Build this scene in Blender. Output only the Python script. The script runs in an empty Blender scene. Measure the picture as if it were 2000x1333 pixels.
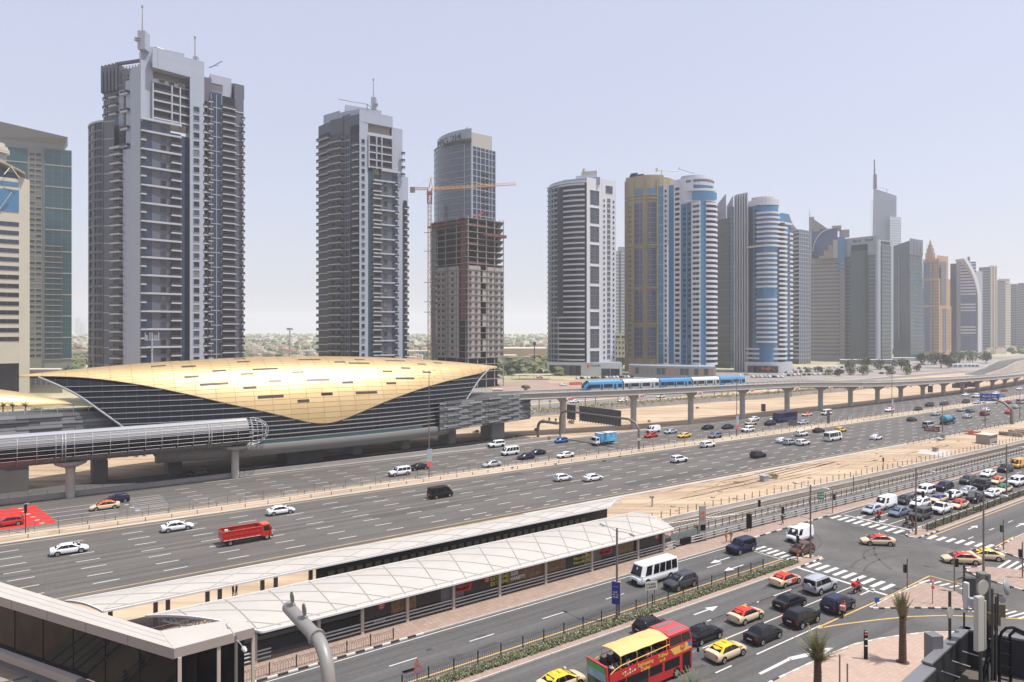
import bpy, math, random
from mathutils import Vector, Matrix
R = math.radians
random.seed(7)
sc = bpy.context.scene
COL = sc.collection
FP, HC, HZ, CX = 1333.0, 32.0, 645.0, 1000.0      # focal length (photo px), eye height, horizon row, centre column
cd = bpy.data.cameras.new("camera"); cam = bpy.data.objects.new("camera", cd); COL.objects.link(cam)
cd.sensor_width = 36.0; cd.lens = 36.0 * FP / 2000.0
cd.shift_y = -(1333 / 2.0 - HZ) / 2000.0
cd.clip_start = 0.5; cd.clip_end = 30000
cam.location = (0, 0, HC); cam.rotation_euler = (R(90), 0, 0)
sc.camera = cam
SUN = Vector((0.40, -0.10, 1.0)).normalized()
elev = math.asin(SUN.z); azim = math.atan2(SUN.x, SUN.y)
wd = bpy.data.worlds.new("World"); sc.world = wd; wd.use_nodes = True
nt = wd.node_tree; bg = nt.nodes["Background"]
sky = nt.nodes.new("ShaderNodeTexSky"); sky.sky_type = 'NISHITA'; sky.sun_disc = False
sky.sun_elevation = elev; sky.sun_rotation = azim
sky.altitude = 0; sky.air_density = 1.3; sky.dust_density = 2.6; sky.ozone_density = 2.2
tint = nt.nodes.new("ShaderNodeMix"); tint.data_type = 'RGBA'; tint.blend_type = 'MIX'; tint.inputs[0].default_value = 0.58
nt.links.new(sky.outputs[0], tint.inputs[6]); tint.inputs[7].default_value = (5.0, 4.95, 6.0, 1)       # flat pale lavender mixed into the sky colour, paling its blue
nt.links.new(tint.outputs[2], bg.inputs[0]); bg.inputs[1].default_value = 0.145
sl = bpy.data.lights.new("sun", 'SUN'); sl.energy = 5.0; sl.angle = R(0.5); sl.color = (1.0, 0.95, 0.88)
so = bpy.data.objects.new("sun", sl); COL.objects.link(so)
so.rotation_euler = SUN.to_track_quat('Z', 'Y').to_euler(); so.location = (0, 0, 400)
sc.view_settings.view_transform = 'Standard'; sc.view_settings.look = 'None'
sc.view_settings.exposure = 0.13; sc.view_settings.gamma = 1.0
sc.view_settings.use_curve_mapping = False
sc.render.engine = 'CYCLES'
cy = sc.cycles
cy.max_bounces = 5; cy.diffuse_bounces = 2; cy.glossy_bounces = 3; cy.transmission_bounces = 3
cy.volume_bounces = 1; cy.transparent_max_bounces = 6; cy.use_denoising = True
cy.caustics_reflective = False; cy.caustics_refractive = False
cy.volume_max_steps = 64
ANG = math.atan2(1333, 1880)
U = (math.cos(ANG), math.sin(ANG)); N = (-U[1], U[0])
def W(s, t, z=0.0): return Vector((s * U[0] + t * N[0], s * U[1] + t * N[1], z))
def G(px, py, z=0.0):
 Y = FP * (HC - z) / (py - HZ); return Vector(((px - CX) / FP * Y, Y, z))
def ST(v): return (v[0] * U[0] + v[1] * U[1], v[0] * N[0] + v[1] * N[1])
def SX(px, t):
 k = (px - CX) / FP; return t * (k * N[1] - N[0]) / (U[0] - k * U[1])
def PZ(px, Y, z=0.0): return Vector(((px - CX) / FP * Y, Y, z))
def ZT(Y, py): return HC - (py - HZ) * Y / FP
def table(tab, x):
 if x <= tab[0][0]: return tab[0][1]
 for (a, va), (b, vb) in zip(tab, tab[1:]):
  if x <= b: return va + (vb - va) * (x - a) / (b - a)
 return tab[-1][1]
def smooth(tab, x, w=18): return sum(table(tab, x + d * w / 4) for d in range(-4, 5)) / 9.0
HWY = [(-200, .8), (0, .3), (70, -.3), (140, -2.0), (215, -3.8), (290, -4.5), (380, -3.8), (475, -1.5), (600, 6), (800, 22), (1200, 60)]
def off(s): return smooth(HWY, s)
def off2(s): return smooth([(-200, 0), (95, 0), (130, -1.4), (230, -3.6), (350, -5), (500, -3), (700, 10), (1200, 50)], s)
DECK_T = [(-200, 170), (112, 170), (120, 168.5), (136, 164.5), (158, 158.5), (184, 153.9), (211, 153.4), (245, 152.2), (290, 151.3), (345, 151.3), (400, 151.6), (431, 152.6), (453, 154.5), (475, 156.5), (560, 165), (700, 182), (1000, 225)]
DECK_Z = [(-200, 13), (184, 13), (219, 12.4), (245, 11.9), (275, 10.4), (305, 9.2), (360, 8.2), (410, 7.4), (475, 6.4), (1200, 6)]
def dt(s): return smooth(DECK_T, s, 10)
def dz(s): return smooth(DECK_Z, s, 14)
MATS = {}
def mat(name, col, rough=0.6, metal=0.0, var=0.0, scale=1.0, bump=0.0, bscale=None, emit=None, coat=0.0, spec=0.5, dark=None, alpha=1.0):
 if name in MATS: return MATS[name]
 m = bpy.data.materials.new(name); m.use_nodes = True
 t = m.node_tree; b = t.nodes["Principled BSDF"]
 c4 = (col[0], col[1], col[2], 1)
 b.inputs["Base Color"].default_value = c4
 b.inputs["Roughness"].default_value = rough; b.inputs["Metallic"].default_value = metal
 b.inputs["Specular IOR Level"].default_value = spec
 if coat: b.inputs["Coat Weight"].default_value = coat; b.inputs["Coat Roughness"].default_value = 0.08
 if alpha < 1: b.inputs["Alpha"].default_value = alpha
 if emit: b.inputs["Emission Color"].default_value = c4; b.inputs["Emission Strength"].default_value = emit
 if var or bump:
  tc = t.nodes.new("ShaderNodeTexCoord")
  if var:
   n1 = t.nodes.new("ShaderNodeTexNoise"); n1.inputs["Scale"].default_value = scale; n1.inputs["Detail"].default_value = 6
   n1.inputs["Roughness"].default_value = 0.6
   t.links.new(tc.outputs["Object"], n1.inputs["Vector"])
   rp = t.nodes.new("ShaderNodeValToRGB"); rp.color_ramp.elements[0].position = 0.3; rp.color_ramp.elements[1].position = 0.7
   d = dark if dark else tuple(x * (1 - var) for x in col)
   l = tuple(min(1, x * (1 + var)) for x in col)
   rp.color_ramp.elements[0].color = (*d, 1); rp.color_ramp.elements[1].color = (*l, 1)
   t.links.new(n1.outputs[0], rp.inputs[0]); t.links.new(rp.outputs[0], b.inputs["Base Color"])
  if bump:
   n2 = t.nodes.new("ShaderNodeTexNoise"); n2.inputs["Scale"].default_value = bscale or scale * 6; n2.inputs["Detail"].default_value = 4
   t.links.new(tc.outputs["Object"], n2.inputs["Vector"])
   bp = t.nodes.new("ShaderNodeBump"); bp.inputs["Strength"].default_value = bump; bp.inputs["Distance"].default_value = 0.3
   t.links.new(n2.outputs[0], bp.inputs["Height"]); t.links.new(bp.outputs[0], b.inputs["Normal"])
 MATS[name] = m; return m
def asphalt(name, col, streak=True):
 m = mat(name, col, 0.85, var=0.12, scale=0.08)
 t = m.node_tree; b = t.nodes["Principled BSDF"]
 tc = t.nodes.new("ShaderNodeTexCoord"); mp = t.nodes.new("ShaderNodeMapping")
 mp.inputs["Scale"].default_value = (0.004, 0.9, 1) if streak else (0.15, 0.15, 1)
 t.links.new(tc.outputs["Object"], mp.inputs[0])
 n = t.nodes.new("ShaderNodeTexNoise"); n.inputs["Scale"].default_value = 1.0; n.inputs["Detail"].default_value = 3
 t.links.new(mp.outputs[0], n.inputs["Vector"])
 r = t.nodes.new("ShaderNodeMapRange"); r.inputs[1].default_value = 0.3; r.inputs[2].default_value = 0.7
 r.inputs[3].default_value = 0.70; r.inputs[4].default_value = 1.28
 t.links.new(n.outputs[0], r.inputs[0])
 n3 = t.nodes.new("ShaderNodeTexNoise"); n3.inputs["Scale"].default_value = 2.5; n3.inputs["Detail"].default_value = 8
 t.links.new(tc.outputs["Object"], n3.inputs["Vector"])
 r3 = t.nodes.new("ShaderNodeMapRange"); r3.inputs[1].default_value = 0.3; r3.inputs[2].default_value = 0.7
 r3.inputs[3].default_value = 0.88; r3.inputs[4].default_value = 1.12
 t.links.new(n3.outputs[0], r3.inputs[0])
 mm = t.nodes.new("ShaderNodeMath"); mm.operation = 'MULTIPLY'
 t.links.new(r.outputs[0], mm.inputs[0]); t.links.new(r3.outputs[0], mm.inputs[1])
 src = b.inputs["Base Color"].links[0].from_socket
 mx = t.nodes.new("ShaderNodeVectorMath"); mx.operation = 'SCALE'
 t.links.new(src, mx.inputs[0]); t.links.new(mm.outputs[0], mx.inputs["Scale"])
 t.links.new(mx.outputs[0], b.inputs["Base Color"])
 return m
def tiled(name, col, sx, sy, gap=0.02, var=0.05, rough=0.6, joint=0.6, metal=0.0, plane='XZ', spec=0.5, coat=0):
 """panel joints as fine relief and grime lines on a plain wall"""
 m = mat(name, col, rough, metal, spec=spec, coat=coat)
 t = m.node_tree; b = t.nodes["Principled BSDF"]
 tc = t.nodes.new("ShaderNodeTexCoord"); sp = t.nodes.new("ShaderNodeSeparateXYZ"); t.links.new(tc.outputs["Object"], sp.inputs[0])
 cb = t.nodes.new("ShaderNodeCombineXYZ")
 if plane == 'XZ':
  ad = t.nodes.new("ShaderNodeMath"); ad.operation = 'SUBTRACT'
  t.links.new(sp.outputs[0], ad.inputs[0]); t.links.new(sp.outputs[1], ad.inputs[1])
  t.links.new(ad.outputs[0], cb.inputs[0]); t.links.new(sp.outputs[2], cb.inputs[1])
 else:
  t.links.new(sp.outputs[0], cb.inputs[0]); t.links.new(sp.outputs[1], cb.inputs[1])
 br = t.nodes.new("ShaderNodeTexBrick"); br.offset = 0.0; br.squash = 1.0
 br.inputs["Scale"].default_value = 1.0; br.inputs["Mortar Size"].default_value = gap
 br.inputs["Brick Width"].default_value = sx; br.inputs["Row Height"].default_value = sy
 br.inputs["Color1"].default_value = tuple(min(1, c * (1 + var)) for c in col) + (1,)
 br.inputs["Color2"].default_value = tuple(c * (1 - var) for c in col) + (1,)
 br.inputs["Mortar"].default_value = tuple(c * joint for c in col) + (1,)
 t.links.new(cb.outputs[0], br.inputs["Vector"]); t.links.new(br.outputs[0], b.inputs["Base Color"])
 return m
class MB:
 def __init__(s): s.v = []; s.f = []; s.m = []; s.mats = []
 def mi(s, m):
  if m not in s.mats: s.mats.append(m)
  return s.mats.index(m)
 def add(s, vs, fs, m):
  o = len(s.v); s.v += [tuple(p) for p in vs]; k = s.mi(m)
  for f in fs: s.f.append([i + o for i in f]); s.m.append(k)
 def box(s, x0, x1, y0, y1, z0, z1, m, M=None):
  vs = [Vector((x, y, z)) for z in (z0, z1) for y in (y0, y1) for x in (x0, x1)]
  if M is not None: vs = [M @ p for p in vs]
  s.add(vs, [(0, 2, 3, 1), (4, 5, 7, 6), (0, 1, 5, 4), (2, 6, 7, 3), (0, 4, 6, 2), (1, 3, 7, 5)], m)
 def hexa(s, b, t, m):      # 4 bottom, 4 top, counter-clockwise
  s.add(list(b) + list(t), [(3, 2, 1, 0), (4, 5, 6, 7), (0, 1, 5, 4), (1, 2, 6, 5), (2, 3, 7, 6), (3, 0, 4, 7)], m)
 def poly(s, pts, m): s.add(pts, [tuple(range(len(pts)))], m)
 def prism(s, pts, z0, z1, m, mt=None):
  n = len(pts); vs = [(p[0], p[1], z0) for p in pts] + [(p[0], p[1], z1) for p in pts]
  a = sum(pts[i][0] * pts[(i + 1) % n][1] - pts[(i + 1) % n][0] * pts[i][1] for i in range(n))
  if a < 0: vs = [vs[n - 1 - i] for i in range(n)] + [vs[2 * n - 1 - i] for i in range(n)]
  s.add(vs, [(i, (i + 1) % n, n + (i + 1) % n, n + i) for i in range(n)] + [tuple(reversed(range(n)))], m)
  o = len(s.v) - 2 * n; s.f.append([o + n + i for i in range(n)]); s.m.append(s.mi(mt or m))
 def tube(s, p0, p1, r0, r1=None, m=None, n=8, caps=True):
  s.path([p0, p1], [r0, r1 if r1 is not None else r0], m, n, caps)
 def path(s, pts, rad, m, n=8, caps=True):
  pts = [Vector(p) for p in pts]
  if not isinstance(rad, (list, tuple)): rad = [rad] * len(pts)
  vs = []; prev = None
  for i, p in enumerate(pts):
   d = (pts[min(i + 1, len(pts) - 1)] - pts[max(i - 1, 0)]).normalized()
   if prev is None:
    a = Vector((0, 0, 1)) if abs(d.z) < 0.9 else Vector((1, 0, 0))
    x = d.cross(a).normalized()
   else: x = (prev - d * prev.dot(d)).normalized()
   prev = x; y = d.cross(x)
   vs += [p + (x * math.cos(2 * math.pi * k / n) + y * math.sin(2 * math.pi * k / n)) * rad[i] for k in range(n)]
  fs = []
  for i in range(len(pts) - 1):
   for k in range(n):
    a = i * n + k; b = i * n + (k + 1) % n; fs.append((a, b, b + n, a + n))
  if caps: fs.append(tuple(reversed(range(n)))); fs.append(tuple(range(len(vs) - n, len(vs))))
  s.add(vs, fs, m)
 def loft(s, rings, m, caps=True, closed=True):
  n = len(rings[0]); vs = [p for r in rings for p in r]; fs = []
  for i in range(len(rings) - 1):
   for k in range(n if closed else n - 1):
    a = i * n + k; b = i * n + (k + 1) % n; fs.append((a, b, b + n, a + n))
  if caps: fs.append(tuple(reversed(range(n)))); fs.append(tuple(range(len(vs) - n, len(vs))))
  s.add(vs, fs, m)
 def mesh(s, name, smooth=None):
  me = bpy.data.meshes.new(name); me.from_pydata(s.v, [], s.f)
  for m in s.mats: me.materials.append(m)
  me.polygons.foreach_set("material_index", s.m)
  if smooth:
   me.polygons.foreach_set("use_smooth", [True] * len(s.f)); me.update()
   try: me.set_sharp_from_angle(angle=R(smooth))
   except Exception: pass
  me.update(); return me
 def build(s, name, parent=None, loc=(0, 0, 0), rot=0, smooth=None, **kw):
  return obj(name, s.mesh(name, smooth), parent, loc, rot, **kw)
def obj(name, me, parent=None, loc=(0, 0, 0), rot=0, label=None, cat=None, group=None, kind=None):
 o = bpy.data.objects.new(name, me); COL.objects.link(o)
 o.location = loc
 if rot: o.rotation_euler = (0, 0, rot)
 if parent is not None: o.parent = parent
 if label: o["label"] = label
 if cat: o["category"] = cat
 if group: o["group"] = group
 if kind: o["kind"] = kind
 return o
def thing(name, label, cat, loc=(0, 0, 0), rot=0, group=None): return obj(name, None, None, loc, rot, label, cat, group)
def kids(o): return KID.get(o.name, [])
def copy_tree(root, loc, rot=None, label=None, group=None, scale=None):
 r = root.copy(); COL.objects.link(r); r.location = loc
 if rot is not None: r.rotation_euler = (0, 0, rot)
 if scale is not None: r.scale = (scale,) * 3 if not isinstance(scale, tuple) else scale
 if label: r["label"] = label
 if group: r["group"] = group
 for ch in root.children:
  c = ch.copy(); COL.objects.link(c); c.parent = r
  for g in ch.children:
   d = g.copy(); COL.objects.link(d); d.parent = c
 return r
def text_mesh(txt, size, m, extrude=0.01):
 cu = bpy.data.curves.new("lettering", 'FONT'); cu.body = txt; cu.size = size; cu.extrude = extrude; cu.offset = 0.018 * size
 cu.align_x = 'CENTER'; cu.align_y = 'CENTER'
 o = bpy.data.objects.new("lettering_tmp", cu); COL.objects.link(o)
 bpy.context.view_layer.update()
 me = bpy.data.meshes.new_from_object(o.evaluated_get(bpy.context.evaluated_depsgraph_get()))
 bpy.data.objects.remove(o); bpy.data.curves.remove(cu)
 me.materials.clear(); me.materials.append(m); me.name = "lettering"
 return me
def scribble(parent, loc, n, w, h, m, rz=0, seed=3):
 """illegible lettering: uneven strokes, as much as the photograph resolves"""
 rnd = random.Random(seed); b = MB(); x = 0
 for i in range(n):
  k = rnd.random(); hh = h * rnd.uniform(.65, 1)
  b.box(x, x + w * .2, -.02, .0, 0, hh, m)
  if k < .7: b.box(x + w * .2, x + w * .72, -.02, .0, hh * rnd.choice((0, .42, .8)), hh * rnd.choice((.2, .6, 1)) + .12 * h, m)
  if k > .4: b.box(x + w * .6, x + w * .78, -.02, .0, 0, hh * .9, m)
  x += w
 return b.build("lettering", parent, loc, rz, kind="stuff")
def lettering(txt, size, m, parent, loc, rx=90, rz=0, sx=1.0, name="lettering"):
 o = obj(name, text_mesh(txt, size, m), parent, loc)
 o.rotation_euler = (R(rx), 0, rz); o.scale = (sx, 1, 1); return o
M_asph = asphalt("asphalt_highway", (0.098, 0.090, 0.082))
M_asph2 = asphalt("asphalt_local", (0.085, 0.082, 0.080))
M_asph3 = asphalt("asphalt_junction", (0.096, 0.091, 0.086), streak=False)
M_white = mat("road_paint_white", (0.54, 0.53, 0.50), 0.7, var=0.12, scale=1.5)
M_yellow = mat("road_paint_yellow", (0.55, 0.35, 0.12), 0.7, var=0.12, scale=1.0)
M_ypale = mat("road_paint_faded_yellow", (0.42, 0.32, 0.17), 0.8, var=0.2, scale=0.5)
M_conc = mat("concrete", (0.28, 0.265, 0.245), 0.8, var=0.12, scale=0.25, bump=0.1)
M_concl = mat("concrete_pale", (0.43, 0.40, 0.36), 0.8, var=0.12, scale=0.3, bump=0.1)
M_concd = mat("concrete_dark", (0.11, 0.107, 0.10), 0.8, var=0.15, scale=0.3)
M_pave = tiled("paving_pink", (0.31, 0.225, 0.18), 0.6, 0.6, 0.03, 0.10, 0.8, 0.75, plane='XY')
M_kerbw = mat("kerb_white", (0.60, 0.58, 0.54), 0.75, var=0.1, scale=2)
M_kerbb = mat("kerb_black", (0.03, 0.03, 0.03), 0.7)
M_steel = mat("steel_grey", (0.30, 0.30, 0.29), 0.45, 0.5)
M_steeld = mat("steel_dark", (0.07, 0.065, 0.06), 0.5, 0.3)
M_polebr = mat("pole_brown_grey", (0.17, 0.145, 0.125), 0.6, 0.2)
M_galv = mat("galvanised_steel", (0.42, 0.41, 0.39), 0.5, 0.5)
M_black = mat("black", (0.005, 0.005, 0.006), 0.6, spec=.2)
M_rust = mat("weathered_rail", (0.20, 0.14, 0.10), 0.7, 0.2)
def sand_mat():
 m = mat("sand", (0.56, 0.41, 0.27), 0.95)
 t = m.node_tree; b = t.nodes["Principled BSDF"]; L = t.links.new
 tc = t.nodes.new("ShaderNodeTexCoord")
 def noise(scale, det, rough=0.6, vec=None):
  n = t.nodes.new("ShaderNodeTexNoise"); n.inputs["Scale"].default_value = scale; n.inputs["Detail"].default_value = det
  n.inputs["Roughness"].default_value = rough; L(vec or tc.outputs["Object"], n.inputs["Vector"]); return n.outputs[0]
 def ramp(src, p0, c0, p1, c1):
  r = t.nodes.new("ShaderNodeValToRGB"); e = r.color_ramp.elements
  e[0].position, e[0].color, e[1].position, e[1].color = p0, (*c0, 1), p1, (*c1, 1); L(src, r.inputs[0]); return r.outputs[0]
 base = ramp(noise(0.035, 9), 0.32, (0.38, 0.27, 0.175), 0.66, (0.53, 0.41, 0.285))
 mp = t.nodes.new("ShaderNodeMapping"); mp.inputs["Rotation"].default_value = (0, 0, -ANG); mp.inputs["Scale"].default_value = (0.02, 0.35, 1)
 L(tc.outputs["Object"], mp.inputs[0])
 tr = ramp(noise(1.0, 6, 0.65, mp.outputs[0]), 0.38, (0.55, 0.53, 0.51), 0.55, (1, 1, 1))
 mul = t.nodes.new("ShaderNodeMix"); mul.data_type = 'RGBA'; mul.blend_type = 'MULTIPLY'; mul.inputs[0].default_value = 0.75
 L(base, mul.inputs[6]); L(tr, mul.inputs[7])
 veg = ramp(noise(0.06, 8, 0.72), 0.60, (0, 0, 0), 0.66, (1, 1, 1))
 mx = t.nodes.new("ShaderNodeMix"); mx.data_type = 'RGBA'; L(veg, mx.inputs[0]); L(mul.outputs[2], mx.inputs[6])
 mx.inputs[7].default_value = (0.30, 0.25, 0.13, 1)
 L(mx.outputs[2], b.inputs["Base Color"])
 bp = t.nodes.new("ShaderNodeBump"); bp.inputs["Strength"].default_value = 0.35; bp.inputs["Distance"].default_value = 0.4
 L(noise(0.6, 6), bp.inputs["Height"]); L(bp.outputs[0], b.inputs["Normal"])
 return m
M_sand = sand_mat()
M_far = mat("dry_scrub_ground", (0.36, 0.31, 0.20), 0.95, var=0.3, scale=0.02, dark=(0.17, 0.20, 0.10))
M_lot = mat("pink_parking_paving", (0.24, 0.215, 0.20), 0.85, var=0.3, scale=0.03)
def sheet(name, pts, z, m, kind='structure'):
 b = MB(); b.poly([(p[0], p[1], z) for p in pts], m)
 b2 = MB(); a = sum(pts[i][0] * pts[(i + 1) % len(pts)][1] - pts[(i + 1) % len(pts)][0] * pts[i][1] for i in range(len(pts)))
 if a < 0: b2.poly([(p[0], p[1], z) for p in reversed(pts)], m); b = b2
 return b.build(name, kind=kind)
def spoly(l): return [W(s, t) for s, t in l]
def strip_st(name, f0, f1, s0, s1, z, m, step=12, kind='structure', local=True):
 """long strip in road coordinates, object turned so its local x runs along the road"""
 b = MB(); n = max(1, int((s1 - s0) / step)); vs = []
 for i in range(n + 1):
  s = s0 + (s1 - s0) * i / n; vs += [(s, f0(s), z), (s, f1(s), z)]
 b.add(vs, [(2 * i, 2 * i + 2, 2 * i + 3, 2 * i + 1) for i in range(n)], m)
 return b.build(name, kind=kind, rot=ANG)
b = MB(); b.poly([(-9000, -60, 0), (9000, -60, 0), (9000, 14000, 0), (-9000, 14000, 0)], M_sand); b.build("ground", kind='structure')
strip_st("scrubland", lambda s: 330, lambda s: 9000, -6000, 9000, 0.03, M_far, 3000)
H = lambda t0: (lambda s: t0 + off(s))
strip_st("highway_near_carriageway", H(96.2), H(127.0), -90, 900, 0.02, M_asph)
strip_st("highway_far_carriageway", H(133.6), H(154.8), -90, 900, 0.02, M_asph)
strip_st("service_road", lambda s: 157.5, lambda s: 168, -90, 122, 0.018, asphalt("asphalt_service", (0.085, 0.083, 0.08)))
strip_st("local_road_towards_left", lambda s: 55.5, lambda s: 64.0, -40, 91, 0.02, M_asph2)
strip_st("local_road_towards_right", lambda s: 36.0, lambda s: 52.6, -40, 91, 0.02, M_asph2)
strip_st("local_road_beyond_junction", lambda s: 40.6, lambda s: 64.2, 110, 420, 0.02, M_asph2)
sheet("junction", spoly([(91, 64.0), (91, 36), (70, 36), (70, 10), (135, 10), (122, 30), (116, 40.6), (110, 40.6), (110, 64.2)]), 0.016, M_asph3)
LW, LY = MB(), MB()
def line(b, m, s0, s1, t, w=0.16, z=0.026, fn=None, step=8):
 n = max(1, int(abs(s1 - s0) / step)) if fn else 1
 for i in range(n):
  a, c = s0 + (s1 - s0) * i / n, s0 + (s1 - s0) * (i + 1) / n
  ta, tc_ = (t + fn(a), t + fn(c)) if fn else (t, t)
  b.add([(a, ta - w / 2, z), (c, tc_ - w / 2, z), (c, tc_ + w / 2, z), (a, ta + w / 2, z)], [(0, 1, 2, 3)], m)
for k, t0 in enumerate([122.3, 118.6, 115.0, 111.2, 107.7, 104.0, 100.5]):
 s = -84.0 + 0.45 * k
 while s < 620: line(LW, M_white, s, s + 2.9, t0, 0.20, fn=off, step=20); s += 8.0
s = 60.0
while s < 420: line(LW, M_white, s, s + 1.3, 98.6 + 0.2, 0.2, fn=off, step=20); s += 4.2
for k, t0 in enumerate([150.3, 146.5, 142.8, 139.5, 136.3]):
 s = 24.0 + 0.45 * k
 while s < 620: line(LW, M_white, s, s + 2.7, t0, 0.20, fn=off, step=20); s += 7.8
for t0 in (146.6, 143.6, 140.4, 137.4): line(LW, M_white, 2, 13, t0, .16); line(LW, M_white, 15.5, 21, t0 + .9, .14); line(LW, M_white, 15.5, 21, t0 - .9, .14)
line(LY, M_ypale, -80, 600, 97.4, 0.22, fn=off); line(LY, M_ypale, -80, 600, 125.8, 0.22, fn=off)
line(LY, M_ypale, -80, 600, 134.3, 0.2, fn=off); line(LW, M_white, 30, 600, 153.9, 0.18, fn=off)
line(LY, M_yellow, -40, 86, 55.95, 0.2); line(LY, M_yellow, 113.5, 400, 48.75, 0.2)
line(LW, M_white, -40, 90, 63.5, 0.14); line(LW, M_white, -40, 84, 53.0, 0.12)
for s in (10, 19, 28, 37, 46.5, 56, 74.5): line(LW, M_white, s, s + 3.0, 59.7, .15)
for a, c in ((61.5, 64.3), (64.6, 69.8), (70.2, 73.2), (76.8, 80)): line(LW, M_white, a, c, 48.75, .17)
line(LW, M_white, 60.8, 84.3, 48.75, .15); line(LW, M_white, 52.5, 84.3, 44.87, .15)
for s in (28, 36, 44, 52.3): line(LW, M_white, s, s + 3, 48.75, .16); line(LW, M_white, s, s + 3, 44.9, .16); line(LW, M_white, s, s + 2.4, 40.95, .16)
line(LW, M_white, 58.6, 70, 40.95, .17); line(LW, M_white, 84.3, 84.75, 46.8, 11.6); line(LW, M_white, 114.9, 115.3, 57.5, 11)
for t0 in (59.2, 55.7): line(LW, M_white, 115.3, 126, t0, .16)
for s in (127, 135, 143, 151, 160, 170, 180, 190): line(LW, M_white, s, s + 3, 59.2, .15); line(LW, M_white, s, s + 3, 55.6, .15)
for s in (117.5, 125.3, 133, 141, 149, 158, 168): line(LW, M_white, s, s + 1.8, 44.85, .16)
line(LW, M_white, 115, 400, 63.6, .12); line(LW, M_white, 124, 400, 41.0, .14)
for i in range(9): line(LW, M_white, 85.7, 88.8, 52.0 - 1.22 * i, .56)        # zebra crossings
for i in range(6): line(LW, M_white, 86.2, 88.9, 60.6 - 1.05 * i, .5)
line(LW, M_white, 85.6, 85.75, 58, 6)
for i in range(9): line(LW, M_white, 111.2, 114.2, 63.2 - 1.3 * i, .58)
for i in range(7): line(LW, M_white, 112.4 + .35 * i, 115.2 + .35 * i, 48.4 - 1.15 * i, .55)
def arrow(s, t, d, L_=4.2, turn=0):
 z = 0.026
 LW.add([(s, t - .1, z), (s + d * L_ * .6, t - .1, z), (s + d * L_ * .6, t + .1, z), (s, t + .1, z)], [(0, 1, 2, 3) if d > 0 else (3, 2, 1, 0)], M_white)
 a = s + d * L_ * .6
 LW.add([(a, t - .55, z), (a + d * L_ * .4, t, z), (a, t + .55, z)], [(0, 1, 2) if d > 0 else (2, 1, 0)], M_white)
arrow(80.5, 60.6, -1); arrow(79.5, 57.6, -1); arrow(61, 50.7, 1); arrow(118, 60.8, -1, 3); arrow(118.5, 57.3, -1, 3)
arrow(123, 47, 1, 3.6); arrow(131, 43.1, 1, 3.6); arrow(82, 42.9, 1, 3.4)
z = .026
LW.add([(55.5, 38.3, z), (60.5, 38.35, z), (60.5, 38.7, z), (55.5, 38.6, z)], [(0, 1, 2, 3)], M_white)
LW.add([(60.3, 38.3, z), (63.6, 37.4, z), (63.8, 38.0, z), (60.5, 38.8, z)], [(0, 1, 2, 3)], M_white)
LW.add([(63.0, 36.9, z), (66.2, 37.3, z), (63.9, 38.6, z)], [(0, 1, 2)], M_white)
def chain(b, m, pts, w, z=.028):
 for p, q in zip(pts, pts[1:]):
  d = Vector((q[0] - p[0], q[1] - p[1])); n_ = Vector((-d.y, d.x)).normalized() * w / 2
  b.add([(p[0] - n_.x, p[1] - n_.y, z), (q[0] - n_.x, q[1] - n_.y, z), (q[0] + n_.x, q[1] + n_.y, z), (p[0] + n_.x, p[1] + n_.y, z)], [(0, 1, 2, 3)], m)
chain(LY, M_yellow, [(69.1, 40.85), (78, 40.8), (86, 40.75), (95.7, 41.0), (95.8, 37.2)], .2)
chain(LY, M_yellow, [(69.1, 40.7), (71.8, 39.9), (76, 38.3), (80.2, 36.5), (84, 34.2), (87, 31.6), (89.9, 28.8), (93, 24)], .2, .032)
chain(LY, M_yellow, [(116.5, 40.9), (124.3, 41.2), (122.3, 39.0)], .2)
for i in range(7): chain(LW, M_white, [(92.0 + .5 * i, 40.6 - .95 * i), (94.6 + .15 * i, 40.2 - .95 * i)], .3)
for i in range(6): chain(LW, M_white, [(87.5 + .4 * i, 33.0 - .75 * i), (90.5 + .4 * i, 32.4 - .75 * i)], .25)
for i in range(9): chain(LW, M_white, [(105.6 + .5 * i * .9, 37.0 - .75 * i), (111.2 + .45 * i, 37.3 - .85 * i)], .35)
dz_ = [(56.2, 36.9), (60.3, 36.8), (64.3, 36.7), (68.3, 36.4), (71.6, 35.6), (74.4, 34.6), (77.4, 33.4), (80, 31.6), (82.5, 29)]
LW.build("white_road_markings", kind='structure', rot=ANG)
LY.build("yellow_road_markings", kind='structure', rot=ANG)
b = MB()
for t0, t1, s1 in ((148.9, 151.6, 1.4), (145.7, 148.4, 2.0), (142.5, 145.2, 2.6), (139.3, 142.0, 3.2), (136.4, 138.9, 3.8)):
 b.box(-26, s1, t0, t1, 0.022, 0.03, mat("road_paint_red", (0.55, 0.02, 0.015), 0.8, var=.15, scale=.5))
b.build("red_road_surface", kind='structure', rot=ANG)
b = MB()
for i in range(6):
 for s in (-1.5, 12.5): b.box(s + i * .6, s + .7 + i * .6, 150.5 - 2.7 * i, 150.9 - 2.7 * i, 0.032, .036, M_white)
b.build("white_sensor_patches", kind='structure', rot=ANG)
def slab(name, pts, h=0.13, m=M_pave, kerb=None, label=None):
 b = MB(); b.prism([(p[0], p[1]) for p in pts], 0.0, h, m); return b.build(name, kind='structure', rot=ANG)
K = {}
def kerb_mesh(L_, m):
 k = (round(L_, 2), m.name)
 if k not in K:
  b = MB(); b.box(0, L_ - .04, -.09, .09, 0, .16, m); K[k] = b.mesh("kerb_stone")
 return K[k]
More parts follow.
